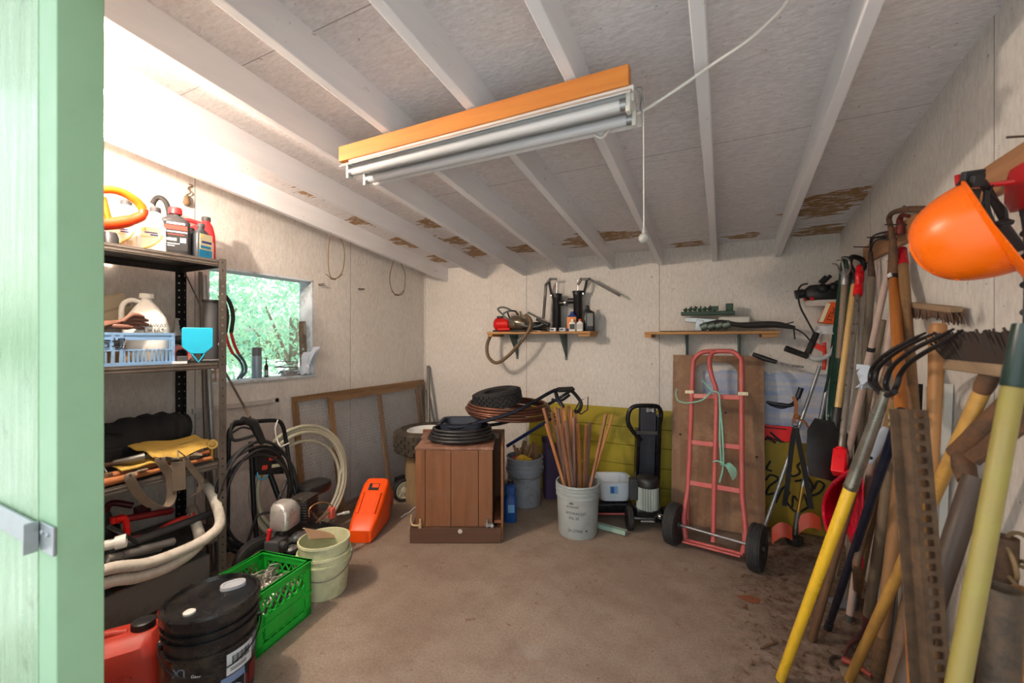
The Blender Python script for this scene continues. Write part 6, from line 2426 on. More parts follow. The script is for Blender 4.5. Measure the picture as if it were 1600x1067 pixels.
for (P, ) in (([(1232, 728), (1228, 738), (1240, 744), (1250, 738), (1246, 728), (1254, 722), (1258, 730)],), ([(1196, 750), (1204, 742), (1216, 748), (1202, 760), (1198, 772), (1212, 770)],),
              ([(1212, 785), (1222, 764), (1230, 762), (1224, 786), (1234, 768)],), ([(1242, 752), (1254, 750)],), ([(1238, 792), (1240, 775), (1250, 785), (1256, 772), (1262, 790)],),
              ([(1262, 745), (1270, 760), (1266, 774), (1280, 770), (1288, 758), (1278, 752), (1272, 764)],), ([(1266, 742), (1274, 738)],), ([(1226, 780), (1244, 800), (1264, 792)],), ([(1204, 720), (1198, 732), (1206, 736)],)):
    b = MB()
    b.tube(spl([pY(u, v, 3.661) for u, v in P], 5), 0.0075, 6, flat=1)
    obj('lettering', b, ink, T)
T = thing('red_sign', 'red board with a black letter scrawled on it behind the string trimmer', 'sign', (0.14, 3.67, 0.645))
a0, a1 = pY(1186, 663, 3.665), pY(1240, 697, 3.665)
b = MB()
b.box(((a0.x + a1.x) / 2, 3.672, (0.65 + a0.z) / 2), (a1.x - a0.x, 0.018, a0.z - 0.65))
obj('board', b, plain('signal_red_paint', C(232, 30, 34), 0.45, var=0.1), T, bevel=0.002)
for P in ([(1196, 687), (1199, 682), (1226, 692), (1203, 675), (1221, 691)], [(1194, 667), (1229, 671)], [(1198, 683), (1212, 692)]):
    b = MB()
    b.tube([pY(u, v, 3.662) for u, v in P], 0.0085 if P[0][1] > 670 else 0.004, 6)
    obj('lettering', b, ink, T)

# ================================================================ PLYWOOD PANEL AND HAND TRUCK
tl, tr = pY(1052, 553, 3.625), pY(1193, 557, 3.625)
PW_, PH_ = (tr - tl).length, 1.283
lean = math.asin((3.625 - 3.46) / PH_)
Mp = place((tl.x, 3.46, 0.002), 0, -math.degrees(lean))
T = thing('plywood_panel', 'brown plywood panel with an arched cut-out leaning behind the red hand truck', 'panel', Mp)
ply = wood('old_plywood', C(158, 118, 86), C(112, 80, 56), 'z', 11, 0.6, worn=C(170, 134, 102))
# cut-out by pixel offsets on the panel face
def loc(u, v):
    q = pY(u, v, 3.62)
    return ((q.x - tl.x), PH_ - (tl.z - q.z))
hx0, hz0 = loc(1086, 613)
hx1, hz1 = loc(1152, 565)
rr_ = 0.09
hole = [(hx0, hz0), (hx1, hz0)] + [(hx1 - rr_ + rr_ * math.cos(R(a)), hz1 - rr_ + rr_ * math.sin(R(a))) for a in range(0, 91, 15)] + [(hx0 + rr_ + rr_ * math.cos(R(a)), hz1 - rr_ + rr_ * math.sin(R(a))) for a in range(90, 181, 15)]
b = LB()
b.prism([(0, 0), (PW_, 0), (PW_, PH_), (0, PH_)], 0.014, Matrix.Rotation(R(90), 4, 'X'), [hole])
obj('sheet', b, ply, T, smooth=0)
b = LB()
for (x, z) in ((PW_ - 0.05, 0.55), (0.06, 0.66), (PW_ * 0.6, 0.85)):
    b.lathe([(0.009, -0.002), (0.009, 0.002), (0, 0.002)], Matrix.Translation((x, -0.0065, z)) @ Matrix.Rotation(R(90), 4, 'X'), 10)
    obj('knot', b, ink, T)
    b = LB()
# hand truck
AL, AR = V((-0.289, 3.08, 0.138)), V((0.157, 2.965, 0.138))
xa = (AR - AL).normalized()
mid = (AL + AR) / 2
foot = mid + V((0.0, 0.03, -0.06))
top = pY(1120, 549, 3.36)
za = (top - foot).normalized()
xa = (xa - za * xa.dot(za)).normalized()
ya = za.cross(xa)
Mh = Matrix((xa, ya, za)).transposed().to_4x4()
Mh.translation = V((foot.x, foot.y, foot.z))
HL = (top - foot).length
pink = plain('faded_red_paint', C(190, 88, 84), 0.45, var=0.16, dirt=C(196, 130, 122), dirt_amt=0.4, scale=9)
T = thing('hand_truck', 'faded red hand truck with two pneumatic wheels leaning on the plywood panel', 'hand truck', Mh)
hw = 0.168
b = LB()
b.tube(spl([(-0.175, 0, -0.02), (-0.19, 0, 0.10), (-0.172, 0, 0.28), (-hw, 0, 0.36), (-hw + 0.004, 0, 0.7), (-hw + 0.008, 0, HL - 0.11), (-hw + 0.022, 0, HL - 0.045), (-hw + 0.06, 0, HL - 0.008), (-hw + 0.10, 0, HL), (0, 0, HL + 0.002), (hw - 0.10, 0, HL), (hw - 0.06, 0, HL - 0.008), (hw - 0.022, 0, HL - 0.045), (hw - 0.008, 0, HL - 0.11), (hw - 0.004, 0, 0.7), (hw, 0, 0.36), (0.172, 0, 0.28), (0.19, 0, 0.10), (0.175, 0, -0.02)], 6), 0.0165, 12)
obj('side_frame', b, pink, T)
b = LB()
b.tube(spl([(-0.0, 0.0, HL), (-0.03, -0.015, HL - 0.02), (-0.042, -0.02, HL - 0.09), (-0.02, -0.018, HL - 0.20), (0.006, -0.016, HL - 0.29), (0.008, -0.016, HL - 0.5), (0.004, -0.012, 0.4), (0.002, -0.006, 0.0)], 7), 0.0155, 12)
obj('centre_bar', b, pink, T)
for z in (0.345, 0.62, HL - 0.325):
    b = LB()
    b.box((0, -0.002, z), (2 * hw - 0.02, 0.012, 0.032))
    obj('cross_bar', b, pink, T, bevel=0.003)
for sx in (-1, 1):
    b = LB()
    b.tube([(sx * 0.166, 0.0, 0.30), (sx * 0.178, 0.035, 0.06)], 0.009, 8)
    b.box((sx * 0.178, 0.02, 0.055), (0.012, 0.06, 0.08))
    obj('axle_bracket', b, pink, T)
    b = LB()
    b.box((sx * (hw + 0.006), -0.018, HL - 0.30), (0.06, 0.006, 0.022), rot=(0, 0, 0))
    b.cyl((sx * (hw - 0.008), -0.018, HL - 0.30), (sx * (hw - 0.008), -0.028, HL - 0.30), 0.006)
    b.cyl((sx * (hw + 0.02), -0.018, HL - 0.30), (sx * (hw + 0.02), -0.028, HL - 0.30), 0.006)
    obj('strap_bracket', b, plain('cream_enamel', C(214, 202, 170), 0.4), T)
b = LB()
b.box((0, -0.02, -0.035), (0.35, 0.10, 0.012))
b.box((0, -0.01, -0.03), (0.36, 0.03, 0.024))
obj('toe_plate', b, pink, T, bevel=0.003)
b = MB()
b.cyl(AL - (AR - AL) * 0.02, AR + (AR - AL) * 0.02, 0.008)
obj('axle', b, galv, T)
axw = (AR - AL).normalized()
tyre_m = plain('grey_black_tyre', C(46, 45, 45), 0.75, var=0.2, dirt=C(96, 84, 70), dirt_amt=0.4)
for c in (AL - axw * 0.02, AR + axw * 0.02):
    w_ = obj('wheel', tyre(tuple(c), tuple(axw), 0.138, 0.082, 0.075, groove=5), tyre_m, T)
    b = MB()
    b.lathe([(0.077, -0.03), (0.077, 0.03), (0.066, 0.034), (0.05, 0.016), (0.03, 0.018), (0.026, 0.045), (0, 0.045)], frame(c, c + axw), 28)
    b.lathe([(0.077, -0.03), (0.077, 0.03), (0.066, 0.034), (0.05, 0.016), (0.03, 0.018), (0.026, 0.045), (0, 0.045)], frame(c, c - axw), 28)
    obj('rim', b, plain('dark_wheel_rim', C(64, 60, 58), 0.5, 0.4), w_)
rope_m = plain('pale_green_rope', C(140, 196, 176), 0.75, var=0.2, bump=0.3, scale=40)
T_h = T
T = thing('rope', 'pale green rope knotted around the hand truck crossbar with a frayed end', 'rope', Mh @ V((0.02, -0.03, 0.45)))
Lp = lambda x, y, z: Mh @ V((x, y, z))
b = MB()
zb_ = HL - 0.325
b.tube(spl([Lp(-0.10, 0.022, zb_ + 0.12), Lp(-0.05, -0.012, zb_ + 0.07), Lp(-0.01, -0.036, zb_ + 0.035), Lp(0.025, -0.036, zb_ + 0.02), Lp(0.034, -0.03, zb_ - 0.05), Lp(0.036, -0.026, 0.68), Lp(0.044, -0.027, 0.56), Lp(0.05, -0.03, 0.49)], 7), 0.0052, 8)
b.tube(spl([Lp(-0.02, -0.036, zb_ + 0.03), Lp(-0.08, -0.032, zb_ - 0.03), Lp(-0.17, -0.032, zb_ - 0.055), Lp(-0.245, -0.03, zb_ - 0.045), Lp(-0.275, -0.01, zb_ + 0.01), Lp(-0.28, 0.02, zb_ + 0.05)], 7), 0.0052, 8)
b.tube(spl([Lp(0.03, -0.03, zb_ - 0.02), Lp(0.05, -0.028, 0.74), Lp(0.058, -0.028, 0.62), Lp(0.062, -0.03, 0.52), Lp(0.056, -0.03, 0.45), Lp(0.04, -0.03, 0.38)], 7), 0.0052, 8)
b.tube(spl([Lp(0.0, -0.036, 0.505), Lp(0.03, -0.045, 0.515), Lp(0.065, -0.04, 0.50), Lp(0.085, -0.03, 0.485)], 5), 0.0052, 8)
obj('line', b, rope_m, T)
b = MB()
for k in range(9):
    a = -0.9 + k * 0.17
    b.tube(spl([Lp(0.075, -0.038, 0.495), Lp(0.075 + 0.035 * math.cos(a), -0.044 - 0.002 * k, 0.495 + 0.04 * math.sin(a)), Lp(0.08 + 0.055 * math.cos(a) + 0.01, -0.04, 0.475 + 0.06 * math.sin(a) - 0.02)], 4), 0.0024, 5)
obj('frayed_end', b, rope_m, T)

# ================================================================ WALL SHELVES
shelf_w = wood('pine_shelf_board', C(196, 146, 88), C(160, 112, 60), 'x', 20)


def wall_shelf(name, label, x0, x1, z, brackets):
    T = thing(name, label, 'shelf', ((x0 + x1) / 2, 3.575, z - 0.02))
    b = MB()
    b.box(((x0 + x1) / 2, 3.573, z - 0.01), (x1 - x0, 0.25, 0.02))
    obj('board', b, shelf_w, T, bevel=0.002)
    for xx in (x0 + 0.025, x1 - 0.06):
        b = MB()
        b.box((xx, 3.58, z - 0.032), (0.05 if xx < x1 - 0.2 else 0.10, 0.235, 0.024))
        obj('cleat', b, shelf_w, T, bevel=0.002)
    for xx in brackets:
        b = MB()
        b.box((xx, 3.693, z - 0.14), (0.022, 0.006, 0.24))
        b.box((xx, 3.60, z - 0.0235), (0.022, 0.18, 0.005))
        b.add([V((xx - 0.003, 3.69, z - 0.24)), V((xx - 0.003, 3.69, z - 0.03)), V((xx - 0.003, 3.52, z - 0.03)), V((xx + 0.003, 3.69, z - 0.24)), V((xx + 0.003, 3.69, z - 0.03)), V((xx + 0.003, 3.52, z - 0.03))],
              [(0, 1, 2), (3, 5, 4), (0, 2, 5, 3), (1, 4, 5, 2), (0, 3, 4, 1)])
        obj('bracket', b, plain('green_grey_metal', C(104, 116, 112), 0.5, 0.4), T)
    return T


ZA = 1.468
wall_shelf('pine_shelf', 'pine wall shelf holding the red pump and two black hand pumps', -2.0, -1.0, ZA, (-1.80, -1.30))
ZB = 1.458
wall_shelf('pine_shelf', 'pine wall shelf with green and white tools above the plywood panel', -0.565, 0.345, ZB, (-0.27, 0.10))
# red pump
pc = V((-1.72, 3.585, ZA))
T = thing('water_pump', 'red electric water pump with steel body and black carry handle on the wall shelf', 'pump', pc)
b = MB()
F = frame(pc + V((-0.26, 0, 0.075)), pc + V((0, 0, 0.075)))
b.lathe([(0.0, 0.0), (0.05, 0.0), (0.062, 0.012), (0.066, 0.03), (0.060, 0.036), (0.060, 0.15), (0.05, 0.16), (0, 0.16)], F, 28)
b.box(tuple(pc + V((-0.14, -0.01, 0.02))), (0.12, 0.10, 0.032))
obj('motor', b, plain('pump_red', C(214, 24, 22), 0.35, var=0.12), T)
b = MB()
b.lathe([(0.058, 0.0), (0.068, 0.01), (0.072, 0.05), (0.066, 0.12), (0.045, 0.16), (0.02, 0.17), (0, 0.17)], frame(pc + V((-0.09, 0, 0.088)), pc + V((0.2, 0, 0.07))), 28)
b.cyl(pc + V((0.0, 0, 0.14)), pc + V((0.0, 0, 0.195)), 0.014)
obj('pump_body', b, plain('aged_steel_body', C(136, 122, 104), 0.3, 0.75, var=0.2), T)
b = MB()
b.tube(spl([pc + V((-0.08, -0.02, 0.10)), pc + V((-0.115, -0.025, 0.18)), pc + V((-0.10, -0.025, 0.20)), pc + V((-0.04, -0.02, 0.195)), pc + V((-0.01, -0.02, 0.16))], 6), 0.0085, 8)
obj('handle', b, black_plastic, T)
b = MB()
b.box(tuple(pc + V((-0.09, 0, 0.012))), (0.34, 0.12, 0.016))
b.box(tuple(pc + V((-0.21, 0.0, 0.145))), (0.05, 0.05, 0.02))
obj('base_plate', b, black_plastic, T, bevel=0.003)
b = MB()
pts = [pc + V((-0.22, -0.075, 0.135))]
b.tube(spl([pY(786, 492, 3.48), pY(778, 483, 3.47), pY(786, 480, 3.47), pY(798, 484, 3.49)], 5) + spl([pY(798, 484, 3.49)] + [pY(786, 492, 3.47), pY(802, 503, 3.46), pY(820, 509, 3.46), pY(838, 510, 3.47), pY(848, 505, 3.50), pY(838, 495, 3.53), pY(825, 488, 3.55)], 5), 0.009, 8)
tag(obj('grey_hose', b, plain('grey_green_hose', C(92, 100, 98), 0.5, var=0.12)), 'thin grey hose looped around the red pump on the shelf', 'hose')
b = MB()
b.tube(spl([pY(822, 492, 3.50), pY(829, 500, 3.46), pY(828, 512, 3.44), pY(820, 526, 3.43), pY(808, 541, 3.42), pY(794, 556, 3.42), pY(780, 566, 3.42), pY(770, 565, 3.43), pY(762, 555, 3.44), pY(761, 540, 3.46), pY(765, 528, 3.49), pY(770, 521, 3.55)], 8), 0.0155, 12)
T = thing('suction_hose', 'thick brown suction hose drooping in a loop below the pump shelf', 'hose', pY(778, 566, 3.43))
obj('tubing', b, plain('olive_brown_hose', C(110, 88, 62), 0.5, var=0.15), T)
b = MB()
b.box(tuple(pY(811, 533, 3.405)), (0.02, 0.02, 0.035))
b.cyl(pY(808, 538, 3.405), pY(814, 528, 3.405), 0.006)
obj('clamp', b, chrome, T)
T = thing('cable', 'dark coiled cable and nozzle heaped at the end of the red pump', 'cable', pc + V((0.26, -0.01, 0)))
b = MB()
pts = []
for k in range(44):
    a = k * 0.5
    pts.append(pc + V((0.21 + 0.07 * math.cos(a), -0.03 + 0.035 * math.sin(a * 0.9), 0.016 + 0.0016 * k)))
b.tube(pts, 0.0075, 8)
obj('cable', b, black_rubber, T)
b = MB()
b.tube([pY(838, 499, 3.5), pY(856, 506, 3.5)], 0.012, 10)
b.cyl(pY(852, 506, 3.5), pY(858, 508, 3.5), 0.022)
obj('nozzle', b, black_plastic, T)


def hand_pump(label, u, lever_pts, arm_pts, zlift, outlet):
    q = pY(u, 505, 3.60)
    T = thing('hand_pump', label, 'hand pump', V((q.x, 3.60, ZA)))
    x = q.x
    b = MB()
    h0, h1 = zlift
    b.lathe([(0.036, h0), (0.04, h0 + 0.006), (0.04, h1 - 0.05), (0.044, h1 - 0.045), (0.044, h1 - 0.03), (0.047, h1 - 0.028), (0.047, h1 - 0.012), (0.05, h1 - 0.01), (0.05, h1), (0.0, h1)], Matrix.Translation((x, 3.60, ZA)), 32)
    b.cyl((x, 3.60, ZA + h1 - 0.085), (x + outlet, 3.60, ZA + h1 - 0.085), 0.025)
    obj('cylinder', b, black_plastic, T)
    b = MB()
    b.cyl((x, 3.60, ZA + h1), (x, 3.60, ZA + h1 + 0.10), 0.004)
    obj('piston_rod', b, chrome, T)
    b = MB()
    P = [pY(u_, v_, 3.585) for u_, v_ in lever_pts]
    for i in range(len(P) - 1):
        b.bar(P[i], P[i + 1], 0.02, 0.02, 0)
    for p in P[1:-1]:
        b.sphere(tuple(p), 0.0125, seg=12, rings=8)
    obj('lever', b, black_plastic, T)
    b = MB()
    P = [pY(u_, v_, 3.60) for u_, v_ in arm_pts]
    b.tube(P, 0.012, 8)
    arm = obj('fulcrum_arm', b, black_plastic, T)
    for p in (P[0], P[-1]):
        b = MB()
        b.cyl(p + V((0, -0.02, 0)), p + V((0, 0.02, 0)), 0.005)
        obj('bolt', b, chrome, arm)
    if outlet > 0:
        b = MB()
        b.lathe([(0.03, 0), (0.03, 0.02), (0.02, 0.02), (0.02, 0.0)], frame((x + outlet - 0.012, 3.60, ZA + h1 - 0.085), (x + outlet + 1, 3.60, ZA + h1 - 0.085)), 20, closed=True)
        obj('clamp_ring', b, galv, T)
    return T


hand_pump('black hand pump with its lever hanging straight down, closer to the red pump', 870, [(870, 436), (860, 436), (853, 445), (849, 498)], [(858, 440), (860, 452), (862, 462)], (0.01, 0.343), 0.088)
hand_pump('black hand pump with its lever stretched out sideways, behind the small white bottles', 903, [(903, 445), (908, 436), (921, 436), (969, 462)], [(917, 437), (915, 448), (912, 459)], (0.004, 0.358), -0.088)
for (u, lab) in ((864.5, 'small white box lying in front of the hand pumps, closer to the red pump'), (879, 'small white box lying in front of the hand pumps, closer to the bottles')):
    q = pY(u, 510, 3.49)
    T = thing('packet', lab, 'box', (q.x, 3.49, ZA))
    b = MB()
    b.box((q.x, 3.49, ZA + 0.0165), (0.052, 0.05, 0.032), rot=(0, 0, 14))
    obj('carton', b, paper, T, bevel=0.003)
    b = MB()
    b.box((q.x, 3.4635, ZA + 0.0165), (0.03, 0.001, 0.012), rot=(0, 0, 14))
    obj('print', b, faded, T)
for (u, lab) in ((894.5, 'small white bottle with grey printed label in front of the hand pumps'), (906, 'small white bottle with faint label standing beside its twin at the shelf end')):
    q = pY(u, 511, 3.475)
    J = jug('small_bottle', lab, 'bottle', (q.x, 3.475, ZA), 8, 0.057, 0.036, 0.105, white_plastic, orange_plastic if u > 900 else white_plastic, neck=0.010, cap=(0.0115, 0.016), handle=False, shoulder=0.76)
    sticker(J, 0, 0.04, 0.044, 0.045, -0.0185, faded if u < 900 else plain('pale_grey_label', C(190, 190, 186), 0.6))
q = pY(894, 511, 3.56)
J = jug('oil_bottle', 'blue and orange labelled oil bottle behind the two small white bottles', 'bottle', (-1.185, 3.525, ZA), 4, 0.088, 0.05, 0.175, plain('dull_blue_bottle', C(40, 62, 130), 0.4), plain('dull_blue_bottle', C(40, 62, 130), 0.4), handle=False, shoulder=0.78, cap=(0.016, 0.018))
sticker(J, 0, 0.075, 0.08, 0.10, -0.0255, plain('orange_print', C(226, 130, 50), 0.5, var=0.3))
q = pY(921, 512, 3.54)
J = jug('oil_bottle', 'black bottle standing at the outer end of the pump shelf', 'bottle', (-1.045, 3.56, ZA), 10, 0.095, 0.07, 0.225, plain('black_bottle', C(34, 34, 36), 0.35), black_plastic, handle=False, shoulder=0.82, cap=(0.014, 0.03), side_neck=-0.3)
sticker(J, 0.012, 0.10, 0.05, 0.11, -0.0355, plain('brushed_label', C(120, 122, 120), 0.4, var=0.2))
# second shelf
green_p = plain('dark_green_plastic', C(30, 62, 44), 0.45, var=0.15)
wz = 3.55
T = thing('multi_tool', 'white multi-tool with a sawtooth steel front lying on the wall shelf', 'tool', V((-0.2, wz, ZB)))
b = MB()
s0, s1 = pY(1088, 497, wz), pY(1166, 497, wz)
b.box(((s0.x + s1.x) / 2 + 0.09, wz + 0.02, ZB + 0.075), ((s1.x - s0.x) * 0.62, 0.10, 0.07))
obj('housing', b, plain('ivory_tool_body', C(200, 196, 186), 0.5, var=0.1), T, bevel=0.012)
b = MB()
b.box((s0.x + 0.03, wz, ZB + 0.085), (0.22, 0.06, 0.035), rot=(0, 5, 0))
b.box((s0.x + 0.02, wz, ZB + 0.045), (0.05, 0.07, 0.09), rot=(0, 12, 0))
obj('jaw', b, galv, T, bevel=0.003)
b = MB()
for k in range(4):
    b.lathe([(0.026, -0.03), (0.03, -0.02), (0.03, 0.02), (0.02, 0.03), (0, 0.03)], place((s0.x + 0.06 + 0.05 * k, wz - 0.04, ZB + 0.038 + 0.004 * k), 0, 0, 65), 14)
obj('gears', b, plain('green_grey_steel', C(96, 108, 98), 0.4, 0.5, var=0.3), T)
T = thing('hedge_cutter', 'dark green tool frame lying on top of the white multi-tool', 'tool', V((-0.2, wz, ZB + 0.125)))
b = MB()
g0, g1 = pY(1064, 489, wz), pY(1148, 487, wz)
zg = ZB + 0.127
b.box(((g0.x + g1.x) / 2, wz + 0.02, zg + 0.014), (g1.x - g0.x, 0.07, 0.028))
b.box((g1.x - 0.035, wz + 0.02, zg + 0.055), (0.05, 0.06, 0.055))
obj('frame', b, green_p, T, bevel=0.004)
b = MB()
for k in range(7):
    xx = g0.x + 0.02 + k * 0.034
    b.cyl((xx, wz + 0.0, zg + 0.036), (xx + 0.025, wz + 0.0, zg + 0.05 + 0.008 * (k % 3)), 0.012, seg=10)
    b.cyl((xx + 0.02, wz, zg + 0.02), (xx + 0.02, wz, zg + 0.06 + 0.01 * (k % 2)), 0.005, seg=8)
b.box((g0.x + 0.24, wz, zg + 0.05), (0.05, 0.04, 0.03))
obj('rollers', b, green_p, T)
T = thing('saw_scabbard', 'long black sheath lying along the wall shelf with its tip past the end', 'sheath', V((0.15, 3.52, ZB)))
b = MB()
P = [pY(1100, 506, 3.51), pY(1125, 503, 3.51), pY(1150, 507, 3.51), pY(1170, 508, 3.51), pY(1210, 507, 3.51), pY(1242, 512, 3.51)]
for p in P:
    p.z = max(p.z, ZB + 0.018)
b.tube(spl(P, 6), [0.008, 0.016, 0.018, 0.018, 0.022, 0.024, 0.022, 0.012], 12, flat=1.5)
obj('sheath', b, plain('worn_black_leather', C(42, 40, 40), 0.65, var=0.3, bump=0.2), T)
b = MB()
b.tube([pY(1222, 508, 3.50), pY(1240, 503, 3.50)], 0.004, 8)
b.tube([pY(1240, 512, 3.50), pY(1242, 530, 3.50)], 0.0045, 8)
b.tube(spl([pY(1224, 508, 3.51), pY(1240, 513, 3.50), pY(1254, 520, 3.48), pY(1264, 530, 3.46), pY(1268, 536, 3.45)], 6), 0.005, 8)
obj('straps', b, black_rubber, T)
b = MB()
b.box((-0.25, 3.49, ZB + 0.004), (0.40, 0.06, 0.006))
tag(obj('steel_strip', b, rust_dark), 'flat dark steel strip lying under the front edge of the white multi-tool', 'blade')
# ================================================================ THE TOOL WALL
rail_w = wood('rail_board', C(190, 140, 100), C(152, 106, 70), 'y', 22)
r0, r1 = pX(1356, 392, XR - 0.012), pX(1600, 262, XR - 0.012)
RZ = 1.875
T = thing('tool_rail', 'long bare board with nails fixed along the tool wall near the ceiling', 'rail', (XR - 0.015, 2.0, RZ - 0.05))
b = MB()
b.box((XR - 0.012, 2.03, RZ), (0.024, 2.05, 0.095))
obj('board', b, rail_w, T, bevel=0.002)
for y in (1.50, 2.40, 2.66, 2.90):
    b = MB()
    b.cyl((XR - 0.02, y, RZ + 0.02), (XR - 0.10, y, RZ + 0.03), 0.003, seg=8)
    obj('nail', b, rust_dark, T)
# battens on the wall
for k, (u0, u1, x, m) in enumerate(((1467, 1487, 0.712, plain('pale_blue_batten', C(176, 196, 222), 0.6, var=0.1)), (1482, 1500, 0.715, white_plastic), (1412, 1420, 0.716, wood_grey))):
    t1 = pX(u0, 600 if k < 2 else 430, x)
    t0 = V((x - 0.02, t1.y + 0.06, 0.0))
    b = MB()
    b.bar(t0, t1, 0.036 if k == 0 else 0.022, 0.012, 0.0)
    tag(obj('batten', b, m), ('pale blue batten leaning upright on the tool wall behind the perforated post', 'narrow white batten leaning upright beside the pale blue one', 'grey batten standing on the tool wall behind the varnished hoe handle')[k], 'batten')


def pole_tool(name, label, cat, p0, p1, spin=0):
    """root at the lower end; local z runs up the handle"""
    M = frame(p0, p1, spin)
    T = thing(name, label, cat, M)
    return T, (V(p1) - V(p0)).length, M


def taper(L, r0, r1, m, T, z0=0.0, z1=None, name='handle', seg=14):
    b = LB()
    z1 = L if z1 is None else z1
    b.lathe([(0, z0), (r0 * 0.8, z0), (r0, z0 + 0.006), (r1, z1 - 0.006), (r1 * 0.8, z1), (0, z1)], None, seg)
    return obj(name, b, m, T)


def to_floor(pa, pb):
    """extend the line pb -> pa down to the floor"""
    pa, pb = V(pa), V(pb)
    d = pa - pb
    return pb + d * (pb.z / (pb.z - pa.z))


# --- hand cultivator (three prongs)
p1 = pX(1320, 440, 0.60)
p0 = pX(1311, 560, 0.565)
T, L, M = pole_tool('cultivator', 'three-pronged cultivator standing upright beside the green hose loops', 'cultivator', p0, p1)
taper(L, 0.016, 0.015, wood_grey, T)
b = LB()
b.lathe([(0.0155, L - 0.02), (0.018, L - 0.01), (0.017, L + 0.06), (0.008, L + 0.075), (0, L + 0.075)])
obj('ferrule', b, galv, T)
prong_m = plain('grey_prong_steel', C(140, 136, 130), 0.45, 0.6)
Mi = M.inverted()
for pts in ([(1319, 433), (1312, 424), (1308, 414), (1301, 412)], [(1320, 433), (1318, 420), (1315, 408), (1308, 407)], [(1322, 433), (1328, 420), (1326, 406), (1318, 402)]):
    b = MB()
    b.tube(spl([pX(u, v, 0.60 - 0.008 * i) for i, (u, v) in enumerate(pts)], 5), 0.0045, 8)
    obj('prong', b, prong_m, T)
def pXm(u, v, x, ymax=3.58):
    q = pX(u, v, x)
    return q if q.y < ymax else pY(u, v, ymax)


# --- green hose loops on the rail end
hose_g = plain('dark_green_hose', C(14, 58, 46), 0.35, var=0.15)
b = MB()
XH = 0.655
for k in range(6):
    dx = 0.012 * k
    o = 2.2 * k
    pts = [pXm(1316 + o * 0.7, 408, XH - 0.01 * (k % 3)), pXm(1309 + o, 470, XH - dx * 0.4), pXm(1298 + o * 1.2, 560, XH - dx), pXm(1290 + o * 1.5, 620, XH - dx), pXm(1288 + o * 1.8, 655, XH - dx), pXm(1298 + o * 1.6, 668 - k * 5, XH - dx), pXm(1312 + o * 0.8, 630, XH - dx), pXm(1320 + o * 0.4, 540, XH - dx * 0.6), pXm(1322 + o * 0.5, 450, XH - dx * 0.4), pXm(1320 + o * 0.6, 410, XH - 0.01 * (k % 3))]
    if k == 1:
        pts[3:6] = [pXm(1284, 640, XH - dx), pXm(1283, 700, XH - dx), pXm(1296, 720, XH - dx)]
    b.tube(spl(pts, 6, closed=True), 0.0088, 8, closed=True)
tag(obj('garden_hose', b, hose_g), 'dark green garden hose hanging in long loops by the back corner', 'hose')
# --- string trimmer hung in the corner
YT = 3.56
T = thing('string_trimmer', 'string trimmer with orange engine cover hung upright in the back corner', 'string trimmer', pY(1236, 850, 3.42))
b = MB()
b.tube([pY(1293, 600, YT), pY(1275, 690, 3.52), pY(1254, 760, 3.48)], 0.0135, 12)
obj('shaft', b, galv, T)
b = MB()
b.tube([pY(1254, 760, 3.48), pY(1247, 800, 3.46)], 0.0115, 12)
obj('brass_sleeve', b, plain('brass', C(190, 150, 80), 0.35, 0.8, var=0.2), T)
b = MB()
b.tube([pY(1247, 800, 3.46), pY(1243, 826, 3.44)], 0.016, 12)
b.tube([pY(1243, 826, 3.44), pY(1241, 842, 3.43)], 0.012, 12)
obj('gear_tube', b, dull_steel, T)
# engine block
eq = pY(1283, 457, YT)
b = MB()
Me = place(eq, 0, 0, 0)
b.loft([(-0.055, 0.085, 0.055, 3), (-0.03, 0.105, 0.065, 3), (0.02, 0.105, 0.065, 3), (0.05, 0.07, 0.05, 3)], Me, n=26)
b.cyl(eq + V((-0.10, 0, 0)), eq + V((-0.15, 0, -0.01)), 0.032)
b.sphere(tuple(eq + V((0.0, -0.05, 0.02))), 0.035)
b.sphere(tuple(eq + V((0.06, -0.05, 0.03))), 0.03)
obj('engine', b, black_plastic, T)
b = MB()
b.cyl(eq + V((0.005, -0.02, 0.06)), eq + V((0.05, -0.02, 0.11)), 0.012)
b.box(tuple(eq + V((0.01, -0.02, 0.085))), (0.03, 0.03, 0.05), rot=(0, 40, 0))
b.sphere(tuple(eq + V((0.095, -0.02, 0.045))), (0.035, 0.03, 0.033))
obj('starter_cap', b, black_rubber, T)
b = MB()
b.loft([(-0.095, 0.075, 0.05, 4, -0.01), (-0.075, 0.10, 0.06, 4), (-0.055, 0.09, 0.055, 4)], Me, n=24)
obj('tank', b, plain('off_white_tank', C(210, 204, 196), 0.4), T)
b = MB()
b.sphere(tuple(eq + V((-0.06, -0.06, -0.045))), 0.014)
b.sphere(tuple(eq + V((-0.10, -0.055, -0.05))), 0.010)
obj('spark_cap', b, red_paint, T)
cq = [pY(u, v, YT - 0.02) for u, v in ((1293, 473), (1318, 473), (1312, 508), (1278, 504))]
b = MB()
nn_ = (cq[1] - cq[0]).cross(cq[3] - cq[0]).normalized()
b.add([c + V((0, 0.05, 0)) for c in cq] + [c + V((0, -0.05, 0)) for c in cq], [(0, 1, 2, 3), (7, 6, 5, 4), (0, 4, 5, 1), (1, 5, 6, 2), (2, 6, 7, 3), (3, 7, 4, 0)])
cov = obj('engine_cover', b, plain('safety_orange', C(242, 92, 14), 0.4, var=0.08), T, bevel=0.006)
yF = YT - 0.0735
b = MB()
sq = [pY(u, v, yF) for u, v in ((1291.5, 474), (1298, 474), (1286, 503), (1279, 503))]
b.add(sq + [c + V((0, -0.002, 0)) for c in sq], [(0, 1, 2, 3), (7, 6, 5, 4), (0, 4, 5, 1), (1, 5, 6, 2), (2, 6, 7, 3), (3, 7, 4, 0)])
obj('warning_label', b, m_paleprint, T)
